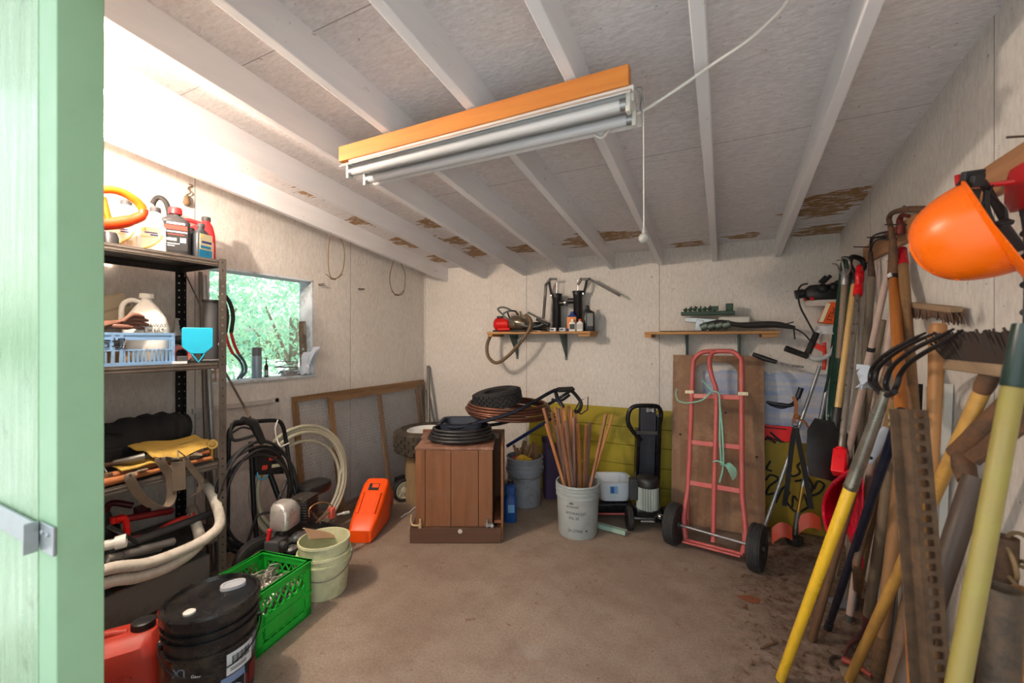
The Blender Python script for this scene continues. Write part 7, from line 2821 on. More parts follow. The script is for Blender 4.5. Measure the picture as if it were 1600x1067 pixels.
lq = pY(1301, 490, yF)
Ml = Matrix.Translation(MW[T.name].inverted() @ lq) @ Matrix.Rotation(R(90), 4, 'X') @ Matrix.Rotation(R(68), 4, 'Z')
letters('lettering', 'STIHL', 0.042, Ml, ink, T)
letters('lettering', 'FS 80 AV', 0.02, Ml @ Matrix.Translation((0, -0.03, 0)), ink, T)
b = MB()
b.tube(spl([pY(1313, 509, YT - 0.03), pY(1290, 514, YT - 0.03), pY(1280, 520, YT - 0.03), pY(1275, 528, YT - 0.03)], 5), 0.026, 12)
b.loft([(-0.035, 0.05, 0.045, 3), (0.02, 0.075, 0.05, 3)], place(pY(1296, 514, YT - 0.02)), n=24)
obj('housing', b, plain('pale_grey_housing', C(196, 198, 200), 0.4, var=0.06), T)
b = MB()
b.tube(spl([pY(1308, 518, YT - 0.04), pY(1304, 540, YT - 0.06), pY(1293, 556, YT - 0.08), pY(1276, 561, YT - 0.09), pY(1264, 557, YT - 0.09)], 6), [0.010, 0.011, 0.014, 0.018, 0.016], 10)
obj('loop_bar', b, plain('pale_grey_housing', C(196, 198, 200), 0.4, var=0.06), T)
b = MB()
b.tube([pY(1276, 520, YT - 0.05), pY(1262, 552, YT - 0.07)], [0.019, 0.021], 12)
obj('rear_grip', b, black_rubber, T)
b = MB()
b.tube([pY(1227, 544, YT - 0.12), pY(1262, 557, YT - 0.10)], [0.021, 0.019], 12)
obj('front_grip', b, black_rubber, T)
b = MB()
b.box(tuple(pY(1281, 543, YT - 0.06)), (0.06, 0.03, 0.035), rot=(0, 30, 0))
b.tube([pY(1288, 535, YT - 0.04), pY(1289, 560, YT - 0.04), pY(1287, 578, YT - 0.04)], 0.011, 8)
obj('trigger', b, plain('trigger_red', C(228, 54, 36), 0.4), T)
b = MB()
b.tube(spl([pY(1262, 443, YT - 0.05), pY(1252, 446, YT - 0.05), pY(1247, 456, YT - 0.05), pY(1250, 478, YT - 0.05), pY(1261, 500, YT - 0.05), pY(1272, 520, YT - 0.06)], 6), 0.006, 8)
obj('throttle_cable', b, black_rubber, T)
b = MB()
gc = pY(1238, 842, 3.43)
for k, (u0, v0, u1, v1, y0) in enumerate(((1205, 822, 1236, 820, 3.40), (1246, 806, 1280, 806, 3.48))):
    gr = []
    for i in range(7):
        t = i / 6
        a, c = pY(u0, v0, y0), pY(u1, v1, y0)
        base = a.lerp(c, t) + V((0, 0, 0.035 * math.sin(PI * t)))
        gr.append([base + V((0, -0.03, 0.0)), base + V((0.0, -0.05, -0.05)), base + V((0.0, -0.06, -0.10 + 0.02 * t))])
    b.sheet(gr, 0.006)
obj('guard', b, plain('burnt_orange_plastic', C(182, 60, 28), 0.45, var=0.2), T)
b = MB()
hc = pY(1241, 842, 3.43)
b.lathe([(0.0, -0.03), (0.045, -0.03), (0.055, -0.01), (0.05, 0.02), (0.02, 0.03), (0, 0.03)], Matrix.Translation(hc), 20)
obj('cutter_head', b, black_plastic, T)
# --- second silver shaft (pole pruner) with black lever
T = thing('pole_pruner', 'silver pole with black lever handle leaning across the string trimmer', 'pole pruner', pY(1197, 815, 3.30))
b = MB()
b.cyl(to_floor(pY(1200, 808, 3.34), pY(1281, 572, 3.50)), pY(1281, 572, 3.50), 0.0115)
obj('shaft', b, galv, T)
b = MB()
b.tube(spl([pY(1256, 573, 3.5), pY(1236, 571, 3.51), pY(1214, 566, 3.52)], 4), 0.0085, 8)
obj('lever', b, chrome, T)
b = MB()
b.tube([pY(1214, 566, 3.52), pY(1194, 560, 3.53), pY(1176, 553, 3.53)], [0.014, 0.019, 0.013], 12)
obj('lever_grip', b, black_plastic, T)
b = MB()
b.tube(spl([pY(1250, 612, 3.42), pY(1238, 632, 3.38), pY(1218, 632, 3.38), pY(1198, 628, 3.38)], 6), [0.012, 0.013, 0.014, 0.010], 10)
b.tube(spl([pY(1240, 632, 3.38), pY(1222, 637, 3.39), pY(1206, 633, 3.40), pY(1198, 628, 3.38)], 5), 0.008, 8)
obj('hook_handle', b, plain('navy_black_plastic', C(26, 30, 44), 0.4), T)
b = MB()
b.cyl(pY(1252, 606, 3.40), pY(1246, 622, 3.39), 0.016)
obj('collar', b, plain('navy_black_plastic', C(26, 30, 44), 0.4), T)
T = thing('harness', 'brown leather tie and black harness straps hanging from the silver pole', 'harness', pY(1243, 700, 3.36))
b = MB()
b.strap(spl([pY(1240, 620, 3.36), pY(1244, 632, 3.35), pY(1243, 648, 3.35), pY(1240, 660, 3.35)], 5), 0.022, 0.006, (1, 0, 0.2))
b.tube(spl([pY(1240, 650, 3.34), pY(1250, 656, 3.34), pY(1258, 660, 3.34), pY(1263, 668, 3.35)], 5), 0.007, 8)
b.sphere(tuple(pY(1246, 651, 3.34)), 0.016)
obj('leather_tie', b, plain('tan_leather', C(150, 92, 52), 0.6, var=0.2), T)
b = MB()
b.strap(spl([pY(1243, 665, 3.36), pY(1238, 690, 3.38), pY(1230, 760, 3.40), pY(1226, 790, 3.42)], 5), 0.03, 0.004, (1, 0, 0.1))
b.strap(spl([pY(1243, 665, 3.355), pY(1250, 700, 3.37), pY(1258, 740, 3.39), pY(1268, 795, 3.42)], 5), 0.03, 0.004, (1, 0, 0.1))
obj('straps', b, bag_m, T)
b = MB()
b.lathe([(0.014, -0.002), (0.02, -0.002), (0.02, 0.003), (0.014, 0.003)], place(pY(1243, 664, 3.35), 0, 90), 18, closed=True)
obj('ring', b, dull_steel, T)


def d_grip(T, L, mat, w=0.05, h=0.11):
    b = LB()
    b.tube(spl([(-0.0, 0, L - 0.02), (-w, 0, L + 0.03), (-w, 0, L + h - 0.02), (-w * 0.6, 0, L + h), (w * 0.6, 0, L + h), (w, 0, L + h - 0.02), (w, 0, L + 0.03), (0, 0, L - 0.02)], 5), 0.0135, 10)
    b.lathe([(0.02, L - 0.075), (0.022, L - 0.07), (0.02, L + 0.0), (0, L)], None, 14)
    return obj('grip', b, mat, T)


# --- black shovel with pale wooden shaft
p1, p0 = pX(1337, 425, 0.655), pX(1308, 646, 0.53)
T, L, M = pole_tool('shovel', 'black plastic scoop shovel with pale wooden shaft hanging scoop down', 'shovel', p0, p1, R(35))
taper(L, 0.0155, 0.0155, wood('pale_shaft', C(226, 188, 124), C(198, 156, 92), 'z', 20, 0.4), T)
d_grip(T, L, black_plastic, 0.042, 0.085)
b = LB()
b.lathe([(0.022, -0.10), (0.024, -0.09), (0.021, 0.03), (0.0, 0.03)], None, 16)
gr = []
for i in range(9):
    z = -0.05 - 0.30 * i / 8
    w_ = 0.135 * min(1, 0.62 + i * 0.2) * (1 - 0.10 * max(0, i - 5) ** 1.2)
    row = []
    for j in range(9):
        s_ = j / 4 - 1
        row.append((w_ * s_, 0.055 * (s_ * s_) - 0.04 * (1 - (i / 8 - 0.6) ** 2 * 2), z))
    gr.append(row)
b.sheet(gr, 0.005)
obj('scoop', b, black_plastic, T)
# --- red scoop shovel with steel shaft
p1, p0 = pX(1342, 444, 0.645), pX(1313, 716, 0.46)
T, L, M = pole_tool('shovel', 'red plastic scoop shovel with bright red grip and grey steel shaft', 'shovel', p0, p1, R(72))
taper(L, 0.0125, 0.0125, plain('brushed_shaft', C(146, 138, 130), 0.3, 0.7, var=0.15), T)
grip_red = plain('glossy_red_grip', C(222, 16, 28), 0.25, var=0.1)
d_grip(T, L, grip_red, 0.038, 0.10)
scoop_red = plain('glossy_red_scoop', C(206, 20, 54), 0.22, var=0.1)
b = LB()
b.box((0, 0, -0.02), (0.06, 0.05, 0.11))
b.lathe([(0.022, -0.06), (0.022, 0.05), (0, 0.05)], None, 14)
obj('socket', b, grip_red, T, bevel=0.005)
b = MB()
XS2 = 0.46
arc = spl([pX(1342, 730, XS2), pX(1322, 740, XS2), pX(1302, 756, XS2), pX(1290, 776, XS2), pX(1287, 800, XS2), pX(1291, 822, XS2), pX(1298, 842, XS2)], 5)
dp = V((0.05, 0.13, 0.02))
b.sheet([[p, p + dp * 0.5 + V((0.012, 0, 0)), p + dp + V((0.03, 0, 0))] for p in arc], 0.005)
b.tube(arc, 0.0085, 10)
bk_ = [p + dp + V((0.03, 0, 0)) for p in arc]
far = pX(1338, 842, XS2) + dp
b.sheet([[p, p.lerp(V((far.x, far.y, p.z)), 0.5), V((far.x, far.y, p.z))] for p in bk_], 0.005)
obj('scoop', b, scoop_red, T)
# --- hooked rake with rough grey shaft
p1 = pX(1362, 432, 0.68)
p0 = to_floor(pX(1346, 640, 0.64), p1)
T, L, M = pole_tool('hook_rake', 'rough grey wooden rake with three bent tines hooked over the rail', 'rake', p0, p1)
taper(L, 0.018, 0.018, wood('rough_grey_wood', C(128, 114, 98), C(84, 74, 64), 'z', 34), T)
b = MB()
b.cyl(pX(1362, 436, 0.68), pX(1360, 392, 0.68), 0.017, 0.009)
obj('ferrule', b, rust_dark, T)
for k, P in enumerate(([(1360, 392), (1361, 374), (1368, 367), (1382, 363), (1396, 361)], [(1360, 392), (1362, 377), (1369, 371), (1384, 369), (1398, 368)], [(1360, 392), (1364, 380), (1373, 374), (1388, 374), (1400, 373)])):
    b = MB()
    b.tube(spl([pX(u, v, 0.68 - 0.006 * k) for u, v in P], 5), 0.005, 8)
    obj('tine', b, black_metal, T)
# --- two pinkish roller poles with black bands
pink_pole = plain('pinkish_grey_paint', C(188, 164, 152), 0.55, var=0.12, dirt=C(140, 120, 104), dirt_amt=0.3)
for k, (a, c, x1, lab) in enumerate((((1391, 408), (1336, 615), 0.66, 'pinkish pole with a black joint band crossing the grey hooked rake'), ((1404, 420), (1372, 600), 0.69, 'pinkish pole with a black joint band behind the varnished hoe handle'))):
    p1, pm = pX(a[0], a[1], x1), pX(c[0], c[1], x1 - 0.10)
    p0 = V((0.50, 3.0, 0.0)) if k == 0 else V((0.55, 2.62, 0.0))
    T, L, M = pole_tool('extension_pole', lab, 'pole', p0, p1)
    zc_ = L - 0.42
    b = LB()
    b.lathe([(0, 0.62 if k == 0 else 0), (0.0155, 0.62 if k == 0 else 0), (0.0155, zc_), (0.0135, zc_), (0.0135, L), (0, L)], None, 14)
    obj('tube', b, pink_pole, T)
    b = LB()
    b.lathe([(0.0165, zc_ - 0.008), (0.0165, zc_ + 0.012), (0.0135, zc_ + 0.012)], None, 14)
    obj('band', b, ink, T)
    b = LB()
    if k == 0:
        b.lathe([(0, 0.50), (0.017, 0.50), (0.021, 0.53), (0.021, 0.60), (0.016, 0.64), (0, 0.64)], None, 14)
        b.cyl((0, 0, 0.0), (0, 0, 0.51), 0.013)
    else:
        b.lathe([(0.0165, 0.0), (0.0165, 0.04), (0, 0.04)], None, 14)
    obj('end_fitting', b, plain('grey_rubber_end', C(84, 76, 72), 0.6), T)
# --- goose-neck hoe with varnished orange handle
p1 = pX(1396, 430, 0.655)
p0 = to_floor(pX(1412, 700, 0.52), p1)
T, L, M = pole_tool('hoe', 'goose-neck hoe with varnished orange handle and a black and white band', 'hoe', p0, p1)
taper(L, 0.0195, 0.0185, wood_orange, T, z0=0.35)
b = LB()
b.lathe([(0, 0.0), (0.016, 0.0), (0.0195, 0.03), (0.0195, 0.35), (0, 0.352)], None, 14)
obj('lower_handle', b, wood_tan, T)
b = LB()
b.lathe([(0.0192, L - 0.034), (0.0196, L - 0.034), (0.0196, L - 0.004), (0.0192, L - 0.004)], None, 16, closed=True)
bd = obj('band', b, ink, T)
b = LB()
b.box((-0.014, -0.0145, L - 0.019), (0.014, 0.012, 0.02), rot=(0, 0, -45))
obj('label', b, paper, bd)
b = MB()
b.cyl(pX(1396, 428, 0.655), pX(1395, 372, 0.655), 0.021, 0.012)
b.tube(spl([pX(1395, 374, 0.655), pX(1391, 352, 0.655), pX(1389, 341, 0.655), pX(1394, 333, 0.655), pX(1406, 329, 0.655), pX(1420, 327, 0.655), pX(1440, 327, 0.66), pX(1456, 327, 0.67)], 6), [0.012, 0.0105, 0.0105, 0.010, 0.011, 0.013, 0.013, 0.012], 10)
b.sphere(tuple(pX(1413, 323, 0.655)), 0.006)
obj('goose_neck', b, rust, T)
# --- hoe with red ferrule
p1 = pX(1411, 412, 0.685)
p0 = to_floor(pX(1427, 640, 0.60), p1)
T, L, M = pole_tool('hoe', 'long grey-brown hoe handle with a glossy red ferrule hung beside the goose-neck hoe', 'hoe', p0, p1)
taper(L, 0.019, 0.018, wood_tan, T)
b = LB()
b.lathe([(0.0188, L - 0.01), (0.0195, L - 0.005), (0.017, L + 0.085), (0.0, L + 0.085)], None, 16)
obj('ferrule', b, plain('dark_glossy_red', C(168, 16, 32), 0.25, var=0.12), T)
b = MB()
b.tube(spl([pX(1407, 366, 0.685), pX(1406, 350, 0.685), pX(1406, 342, 0.688), pX(1410, 336, 0.69), pX(1420, 338, 0.70)], 5), [0.016, 0.013, 0.011, 0.009, 0.008], 10)
b.sphere(tuple(pX(1400, 357, 0.67)), 0.008)
obj('neck', b, plain('worn_red_iron', C(120, 52, 44), 0.55, 0.3, var=0.25), T)
# --- manure fork with yellow handle
neck = pX(1384, 612, 0.46)
bot = pZ(1219, 1062, 0.004)
T, L, M = pole_tool('manure_fork', 'manure fork with bright yellow handle end resting on the floor and tines up', 'fork', bot, neck)
yel = plain('glossy_yellow_paint', C(232, 184, 46), 0.3, var=0.1, dirt=C(120, 90, 40), dirt_amt=0.2)
ysplit = L * 0.72
taper(L, 0.0185, 0.0195, yel, T, 0.0, ysplit)
b = LB()
b.lathe([(0.0205, ysplit - 0.004), (0.0215, ysplit), (0.0215, ysplit + 0.012), (0.0205, ysplit + 0.014), (0.020, ysplit + 0.10), (0.016, L - 0.06), (0.013, L), (0, L)], None, 18)
obj('ferrule', b, plain('dull_ferrule_steel', C(138, 134, 124), 0.3, 0.75, var=0.25, dirt=C(110, 84, 50), dirt_amt=0.5), T)
xf = 0.46
b = MB()
bl = spl([pX(1368, 606, xf), pX(1376, 615, xf), pX(1388, 617, xf), pX(1398, 612, xf)], 5)
b.tube(bl, 0.0085, 10)
obj('crossbar', b, black_metal, T)
for k, P in enumerate(([(1368, 607), (1360, 596), (1363, 576), (1376, 560), (1396, 546), (1420, 533), (1446, 520)],
                       [(1376, 612), (1368, 596), (1371, 578), (1384, 563), (1404, 548), (1430, 534), (1462, 520)],
                       [(1388, 616), (1384, 598), (1392, 576), (1408, 560), (1434, 542), (1464, 528), (1490, 514)],
                       [(1397, 612), (1402, 600), (1406, 586), (1420, 568), (1446, 550), (1476, 534), (1503, 516)])):
    b = MB()
    b.tube(spl([pX(u, v, xf + 0.05 * (i / 6) ** 1.5 + 0.006 * k) for i, (u, v) in enumerate(P)], 6), [0.0085, 0.008, 0.0075, 0.007, 0.0065, 0.006, 0.003], 8)
    obj('tine', b, black_metal, T)
# --- brown stick leaning beside the yellow handle
p1 = pX(1392, 560, 0.58)
p0 = pZ(1268, 1001, 0.002)
T, L, M = pole_tool('wooden_pole', 'plain brown wooden handle standing close behind the yellow-handled fork', 'pole', p0, p1)
taper(L, 0.0165, 0.015, wood_brown, T)
b = LB()
b.lathe([(0.0, L - 0.03), (0.0165, L - 0.03), (0.0165, L + 0.02), (0.008, L + 0.03), (0, L + 0.03)], None, 14)
obj('ferrule', b, rust_dark, T)
# --- navy pole
p1 = pX(1409, 640, 0.50)
p0 = pZ(1293, 983, 0.002)
T, L, M = pole_tool('pole', 'navy blue metal pole slanting to the floor behind the brown handle', 'pole', p0, p1)
taper(L, 0.0145, 0.0145, plain('navy_enamel', C(22, 28, 48), 0.35, 0.2, var=0.2, dirt=C(90, 84, 80), dirt_amt=0.15), T)
b = LB()
b.lathe([(0.0165, 0.0), (0.0165, 0.06), (0.0145, 0.062)], None, 14)
obj('foot', b, black_rubber, T)
# --- tan pole with a painted red edge and sticker
p1 = pX(1397, 622, 0.58)
p0 = pZ(1336, 944, 0.002)
T, L, M = pole_tool('wooden_pole', 'tan wooden handle with a green and white sticker and a red stripe', 'handle', p0, p1)
taper(L, 0.0175, 0.017, wood_tan, T)
b = LB()
b.box((0.0, -0.017, L - 0.06), (0.024, 0.006, 0.05), rot=(0, 0, 20))
b.box((0.006, -0.016, L - 0.10), (0.02, 0.006, 0.04), rot=(0, 14, 20))
obj('sticker', b, plain('green_white_sticker', C(176, 190, 130), 0.5, var=0.3), T)
b = LB()
b.tube([(-0.0165, -0.004, L * 0.50), (-0.0165, -0.004, L * 0.72)], 0.0055, 8)
obj('stripe', b, plain('raspberry_paint', C(200, 40, 72), 0.4), T)
# grey trowel-like scraper socket
p1, p0 = pX(1385, 668, 0.54), pX(1355, 722, 0.48)
T, L, M = pole_tool('hand_tool', 'short pale grey plastic handle with a hang hole beside the fork ferrule', 'hand tool', p0, p1)
b = LB()
b.loft([(0, 0.016, 0.010, 3), (0.02, 0.019, 0.012, 3), (L * 0.7, 0.022, 0.013, 3), (L, 0.010, 0.009, 3)], n=20)
obj('handle', b, plain('grey_blue_plastic', C(170, 178, 190), 0.45), T)
b = LB()
b.lathe([(0.006, -0.014), (0.0, -0.014)], Matrix.Translation((0, 0, 0.02)) @ Matrix.Rotation(R(90), 4, 'X'), 10)
b.cyl((0, -0.0135, 0.02), (0, 0.0135, 0.02), 0.006)
obj('hang_hole', b, ink, T)
# --- thick rough handle with hook blade at its foot
p1 = pX(1399, 690, 0.56)
p0 = pZ(1353, 985, 0.02)
T, L, M = pole_tool('grub_hoe', 'thick rough grey handle ending in a curved iron hook on the floor', 'hoe', p0, p1)
taper(L, 0.0205, 0.0215, wood('rough_thick_handle', C(150, 128, 104), C(104, 84, 66), 'z', 26), T, z0=0.10)
b = LB()
b.lathe([(0.012, -0.0), (0.0165, 0.02), (0.0225, 0.10), (0.0225, 0.12), (0, 0.12)], None, 14)
obj('socket', b, plain('wine_iron', C(104, 60, 58), 0.5, 0.3, var=0.2), T)
b = MB()
b.tube(spl([p0 + V((0, 0, 0.015)), pZ(1342, 995, 0.03), pZ(1328, 1006, 0.02), pZ(1320, 1024, 0.012)], 6), [0.012, 0.010, 0.008, 0.005], 8)
obj('hook', b, plain('wine_iron', C(104, 60, 58), 0.5, 0.3, var=0.2), T)
# small draw hoe lying with grey blade
T = thing('draw_hoe', 'short brown-handled hoe with a flat grey blade standing on the littered floor', 'hoe', pZ(1335, 950, 0.0))
b = MB()
b.tube([pZ(1337, 935, 0.03), pX(1338, 880, 0.47), pX(1365, 780, 0.55)], [0.011, 0.014, 0.014], 10)
obj('handle', b, wood_brown, T)
b = MB()
q = pZ(1330, 946, 0.012)
b.prism([(-0.10, -0.035), (0.0, -0.03), (0.04, 0.03), (-0.02, 0.045), (-0.11, 0.02)], 0.006, place(q, 20, 12, 8))
obj('blade', b, plain('dusty_blade', C(140, 142, 150), 0.5, 0.4, var=0.2), T)
# --- broad tan handle (spade) and brown sheath in front of it
p1 = pX(1416, 690, 0.58)
p0 = pZ(1370, 1062, 0.002)
T, L, M = pole_tool('spade', 'broad pale ribbed wooden handle behind the perforated steel post', 'spade', p0, p1)
taper(L, 0.021, 0.026, wood('ribbed_pale_wood', C(180, 136, 94), C(150, 108, 70), 'z', 30), T, z0=0.18)
b = LB()
b.lathe([(0.008, 0.0), (0.024, 0.03), (0.027, 0.17), (0.023, 0.22), (0, 0.22)], None, 16)
obj('ferrule', b, old('brown_iron', C(92, 70, 54), C(124, 92, 62), 0.7, 0.3), T)
# --- axe handle
p1 = pX(1466, 505, 0.60)
p0 = V((0.555, 1.80, 0.0))
T, L, M = pole_tool('axe_handle', 'wide pale wooden axe-shaped handle with its rounded butt uppermost', 'axe', p0, p1)
b = LB()
b.loft([(0.02, 0.014, 0.02, 3), (L * 0.5, 0.013, 0.018, 3), (L - 0.16, 0.017, 0.020, 3), (L - 0.04, 0.021, 0.024, 3), (L - 0.005, 0.019, 0.021, 3), (L, 0.014, 0.016, 3)], n=24)
obj('handle', b, wood('axe_wood', C(190, 136, 84), C(156, 104, 58), 'z', 16, 0.5), T)
b = LB()
b.box((0, 0.03, 0.07), (0.03, 0.15, 0.07))
obj('head', b, rust_dark, T, bevel=0.006)
# --- push broom, bristles up
hq = pX(1546, 586, 0.585)
bot = pZ(1326, 1064, 0.002)
T, L, M = pole_tool('push_broom', 'push broom standing upside down with dark bristles up and long yellow bamboo handle', 'broom', bot, hq)
taper(L, 0.0165, 0.0165, wood('bamboo_yellow', C(206, 156, 78), C(172, 122, 54), 'z', 14, 0.4, worn=C(140, 100, 56)), T)
b = LB()
b.lathe([(0.017, L - 0.05), (0.02, L - 0.03), (0.018, L + 0.01), (0, L + 0.01)], None, 14)
obj('socket', b, rust, T)
h0 = pX(1484, 583, 0.60)
dirb = V((-0.02, -1.0, 0.0)).normalized()
hc0 = hq + V((0, 0, 0.018))
b = MB()
hs, he = hc0 + dirb * -0.17, hc0 + dirb * 0.26
b.bar(hs, he, 0.062, 0.03)
bk = obj('block', b, wood('broom_block', C(170, 142, 112), C(132, 108, 84), 'y', 24), T, bevel=0.004)
rg = random.Random(9)
b = MB()
sidev = V((dirb.y, -dirb.x, 0)).normalized()
for i in range(46):
    for j in range(7):
        t_ = i / 45
        base = hs.lerp(he, 0.01 + 0.98 * t_) + sidev * (-0.026 + 0.052 * j / 6) + V((0, 0, 0.014))
        fl = -0.05 if t_ < 0.12 else 0.0
        tip = base + V((0, 0, 0.07)) + dirb * ((-0.05 * (1 - t_ / 0.5)) if t_ < 0.5 else 0.03 * (t_ - 0.5)) + sidev * (-0.026 + 0.052 * j / 6) * 0.8 + V((rg.gauss(0, 0.005), rg.gauss(0, 0.005), rg.gauss(0, 0.005)))
        b.tube([base, base.lerp(tip, 0.5) + V((0, 0, 0.003)), tip], [0.0042, 0.004, 0.0025], 4, cap=False)
obj('bristles', b, plain('dark_brown_bristle', C(56, 42, 35), 0.9, var=0.4), T, smooth=0)
# --- hearth brush on the wall
bq = pX(1420, 478, 0.70)
T = thing('wall_brush', 'brown brush with drooping bristles fixed sideways on the wall past the hoes', 'brush', bq)
b = MB()
e0, e1 = pX(1424, 476, 0.69), pX(1494, 484, 0.69)
b.bar(e0, e1, 0.035, 0.02)
obj('block', b, wood('broom_block', C(170, 142, 112), C(132, 108, 84), 'y', 24), T, bevel=0.003)
b = MB()
for i in range(48):
    for j in range(3):
        t_ = i / 47
        base = e0.lerp(e1, t_) + V((-0.012 + 0.012 * j, 0, -0.008))
        tip = base + V((0, -0.012 * t_ - 0.01, -0.035 - 0.006 * math.sin(t_ * 9))) + V((rg.gauss(0, 0.003), rg.gauss(0, 0.003), rg.gauss(0, 0.004)))
        b.tube([base, tip], [0.0028, 0.0018], 4, cap=False)
obj('bristles', b, plain('mid_brown_bristle', C(96, 72, 58), 0.9, var=0.35), T, smooth=0)
# --- perforated post
pt = pw(1434, 640, 1.0)
pbm = pw(1470, 1067, 0.92)
p0 = to_floor(pbm, pt)
x_ = (RT - (pt - p0).normalized() * RT.dot((pt - p0).normalized())).normalized()
z_ = (pt - p0).normalized()
y_ = z_.cross(x_)
M = Matrix((x_, y_, z_)).transposed().to_4x4()
M.translation = p0
T = thing('steel_post', 'rusty brown perforated steel post with a row of square holes', 'post', M)
L = (pt - p0).length
post_m = old('brown_painted_steel', C(74, 56, 42), C(98, 72, 50), 0.65, 0.3)
b = LB()
b.perforated(0.046, L, 0.0255, 0.0125, 0.0085, 0.003, None)
obj('web', b, post_m, T, smooth=0)
b = LB()
for sx in (-1, 1):
    b.box((sx * 0.0225, 0.012, L / 2), (0.003, 0.026, L))
    b.box((sx * 0.034, 0.024, L / 2), (0.024, 0.003, L))
obj('flange', b, post_m, T)
# --- fibreglass handle with black top
pt = pw(1592, 556, 0.80)
pm = pw(1497, 1067, 0.80)
p0 = to_floor(pm, pt)
T, L, M = pole_tool('fibreglass_rod', 'thick pale yellow fibreglass handle with a dark green-black sleeve at its top', 'handle', p0, pt + (pt - p0).normalized() * 0.06)
ysl = L - 0.12
taper(L, 0.0185, 0.0165, plain('pale_yellow_fibreglass', C(142, 124, 62), 0.5, var=0.12, dirt=C(140, 146, 56), dirt_amt=0.4), T, 0, ysl + 0.002)
b = LB()
b.lathe([(0.0165, ysl), (0.0185, ysl + 0.003), (0.017, L), (0, L)], None, 20)
obj('sleeve', b, plain('dark_green_sleeve', C(30, 48, 42), 0.35, var=0.15), T)
# --- mattock
k0 = pX(1504, 712, 0.58)
T = thing('mattock', 'heavy rusted mattock with its broad head against the tool wall', 'mattock', to_floor(pX(1478, 890, 0.50), pX(1522, 762, 0.56)))
b = MB()
pa, pb_ = pX(1524, 745, 0.565), to_floor(pX(1480, 886, 0.50), pX(1522, 762, 0.56))
b.cyl(pb_, pa, 0.024)
obj('handle', b, plain('dark_oiled_wood', C(70, 54, 44), 0.5, var=0.25), T)
b = MB()
hd0, hd1 = pX(1500, 706, 0.57), pX(1602, 606, 0.62)
d_ = (hd1 - hd0).normalized()
up_ = V((0, 0, 1))
lo = V((0.05, -0.03, -0.07))
b.tube([hd0 - d_ * 0.01, hd0.lerp(hd1, 0.5), hd1], [0.026, 0.024, 0.022], 12)
b.sheet([[hd0 + V((0, 0, 0.0)), hd1], [hd0 + pX(1526, 738, 0.565) - hd0 + V((0, 0, 0.02)), pX(1612, 668, 0.62)]], 0.012)
b.tube([pX(1500, 708, 0.57), pX(1506, 730, 0.565), pX(1512, 752, 0.56)], [0.020, 0.024, 0.020], 10)
obj('head', b, rust, T)
# --- pipes
for (u, v, w, r, m, lab) in ((1565, 918, 0.92, 0.0325, old('dark_pipe_steel', C(70, 64, 58), C(96, 76, 58), 0.6, 0.5), 'wide dark open-ended steel pipe standing upright in front of the others'),
                             (1569, 838, 1.06, 0.026, rust, 'brown rusted pipe standing upright behind the dark open-ended pipe'),
                             (1606, 924, 0.98, 0.028, old('orange_rust_pipe', C(120, 84, 52), C(150, 104, 62), 0.75, 0.2), 'orange-brown rusted pipe standing against the wall past the dark open pipe')):
    t1 = pw(u, v, w)
    e = V((t1.x - 0.02, t1.y + 0.0, 0))
    Lq = (t1 - e).length
    b = MB()
    b.lathe([(r - 0.005, 0), (r, 0), (r, Lq), (r - 0.005, Lq), (r - 0.005, Lq - 0.3), (0, Lq - 0.3)], frame(e, t1), 28)
    tag(obj('steel_pipe', b, m), lab, 'pipe')
# dark bar between the pipes and the fibreglass handle
b = MB()
pt, pm = pX(1545, 925, 0.58), pX(1505, 1062, 0.52)
b.bar(to_floor(pm, pt), pt, 0.04, 0.02, 0.5)
tag(obj('iron_bar', b, rust_dark), 'flat dark iron bar slanting behind the fibreglass handle', 'bar')
b = MB()
pt, pm = pX(1440, 850, 0.60), pX(1402, 1040, 0.52)
b.cyl(to_floor(pm, pt), pt, 0.024, 0.022)
tag(obj('wooden_pole', b, wood_brown), 'thick brown wooden pole slanting just behind the perforated steel post', 'pole')
b = MB()
pt = pX(1428, 800, 0.64)
pm = pX(1424, 900, 0.61)
b.cyl(to_floor(pm, pt), pt, 0.018)
tag(obj('wooden_pole', b, wood_orange), 'orange varnished pole end showing between broad pale handle and perforated post', 'pole')
for (a, c, x0_, x1_, r, m, lab) in (((1380, 500), (1350, 660), 0.70, 0.66, 0.014, wood_grey, 'thin grey stick standing at the wall behind the fork tines'),
                                    ((1436, 600), (1432, 720), 0.70, 0.68, 0.012, black_metal, 'thin black iron rod standing at the wall beside the axe handle'),
                                    ((1366, 700), (1345, 860), 0.66, 0.62, 0.016, plain('dull_blue_grey_paint', C(74, 88, 108), 0.5, var=0.2), 'dull blue-grey pipe standing at the wall behind the red scoop'),
                                    ((1420, 660), (1396, 900), 0.66, 0.635, 0.015, plain('dull_blue_grey_paint', C(74, 88, 108), 0.5, var=0.2), 'dull blue-grey pipe standing behind the rough grub hoe handle')):
    pt, pm = pX(a[0], a[1], x0_), pX(c[0], c[1], x1_)
    b = MB()
    b.cyl(to_floor(pm, pt), pt, r, seg=12)
    tag(obj('pole', b, m), lab, 'pole')
b = MB()
gr = []
wq = pX(1352, 585, 0.60)
for i in range(6):
    gr.append([wq + V((0.03 * math.sin(j * 1.4 + i), -0.05 + 0.025 * j, 0.045 - 0.022 * i + 0.006 * math.sin(3 * j + i))) for j in range(5)])
b.sheet(gr, 0.004)
tag(obj('plastic_wrap', b, bagm), 'crumpled clear plastic wrapped round the poles below the pinkish pole', 'plastic wrapper')
b = MB()
rq = pX(1594, 862, 0.66)
pts = []
for k in range(70):
    a = k * 0.55
    pts.append(rq + V((-0.02 + 0.018 * math.sin(k * 0.31), 0.035 * math.cos(a) - 0.03, 0.03 - 0.003 * k + 0.03 * math.sin(a))))
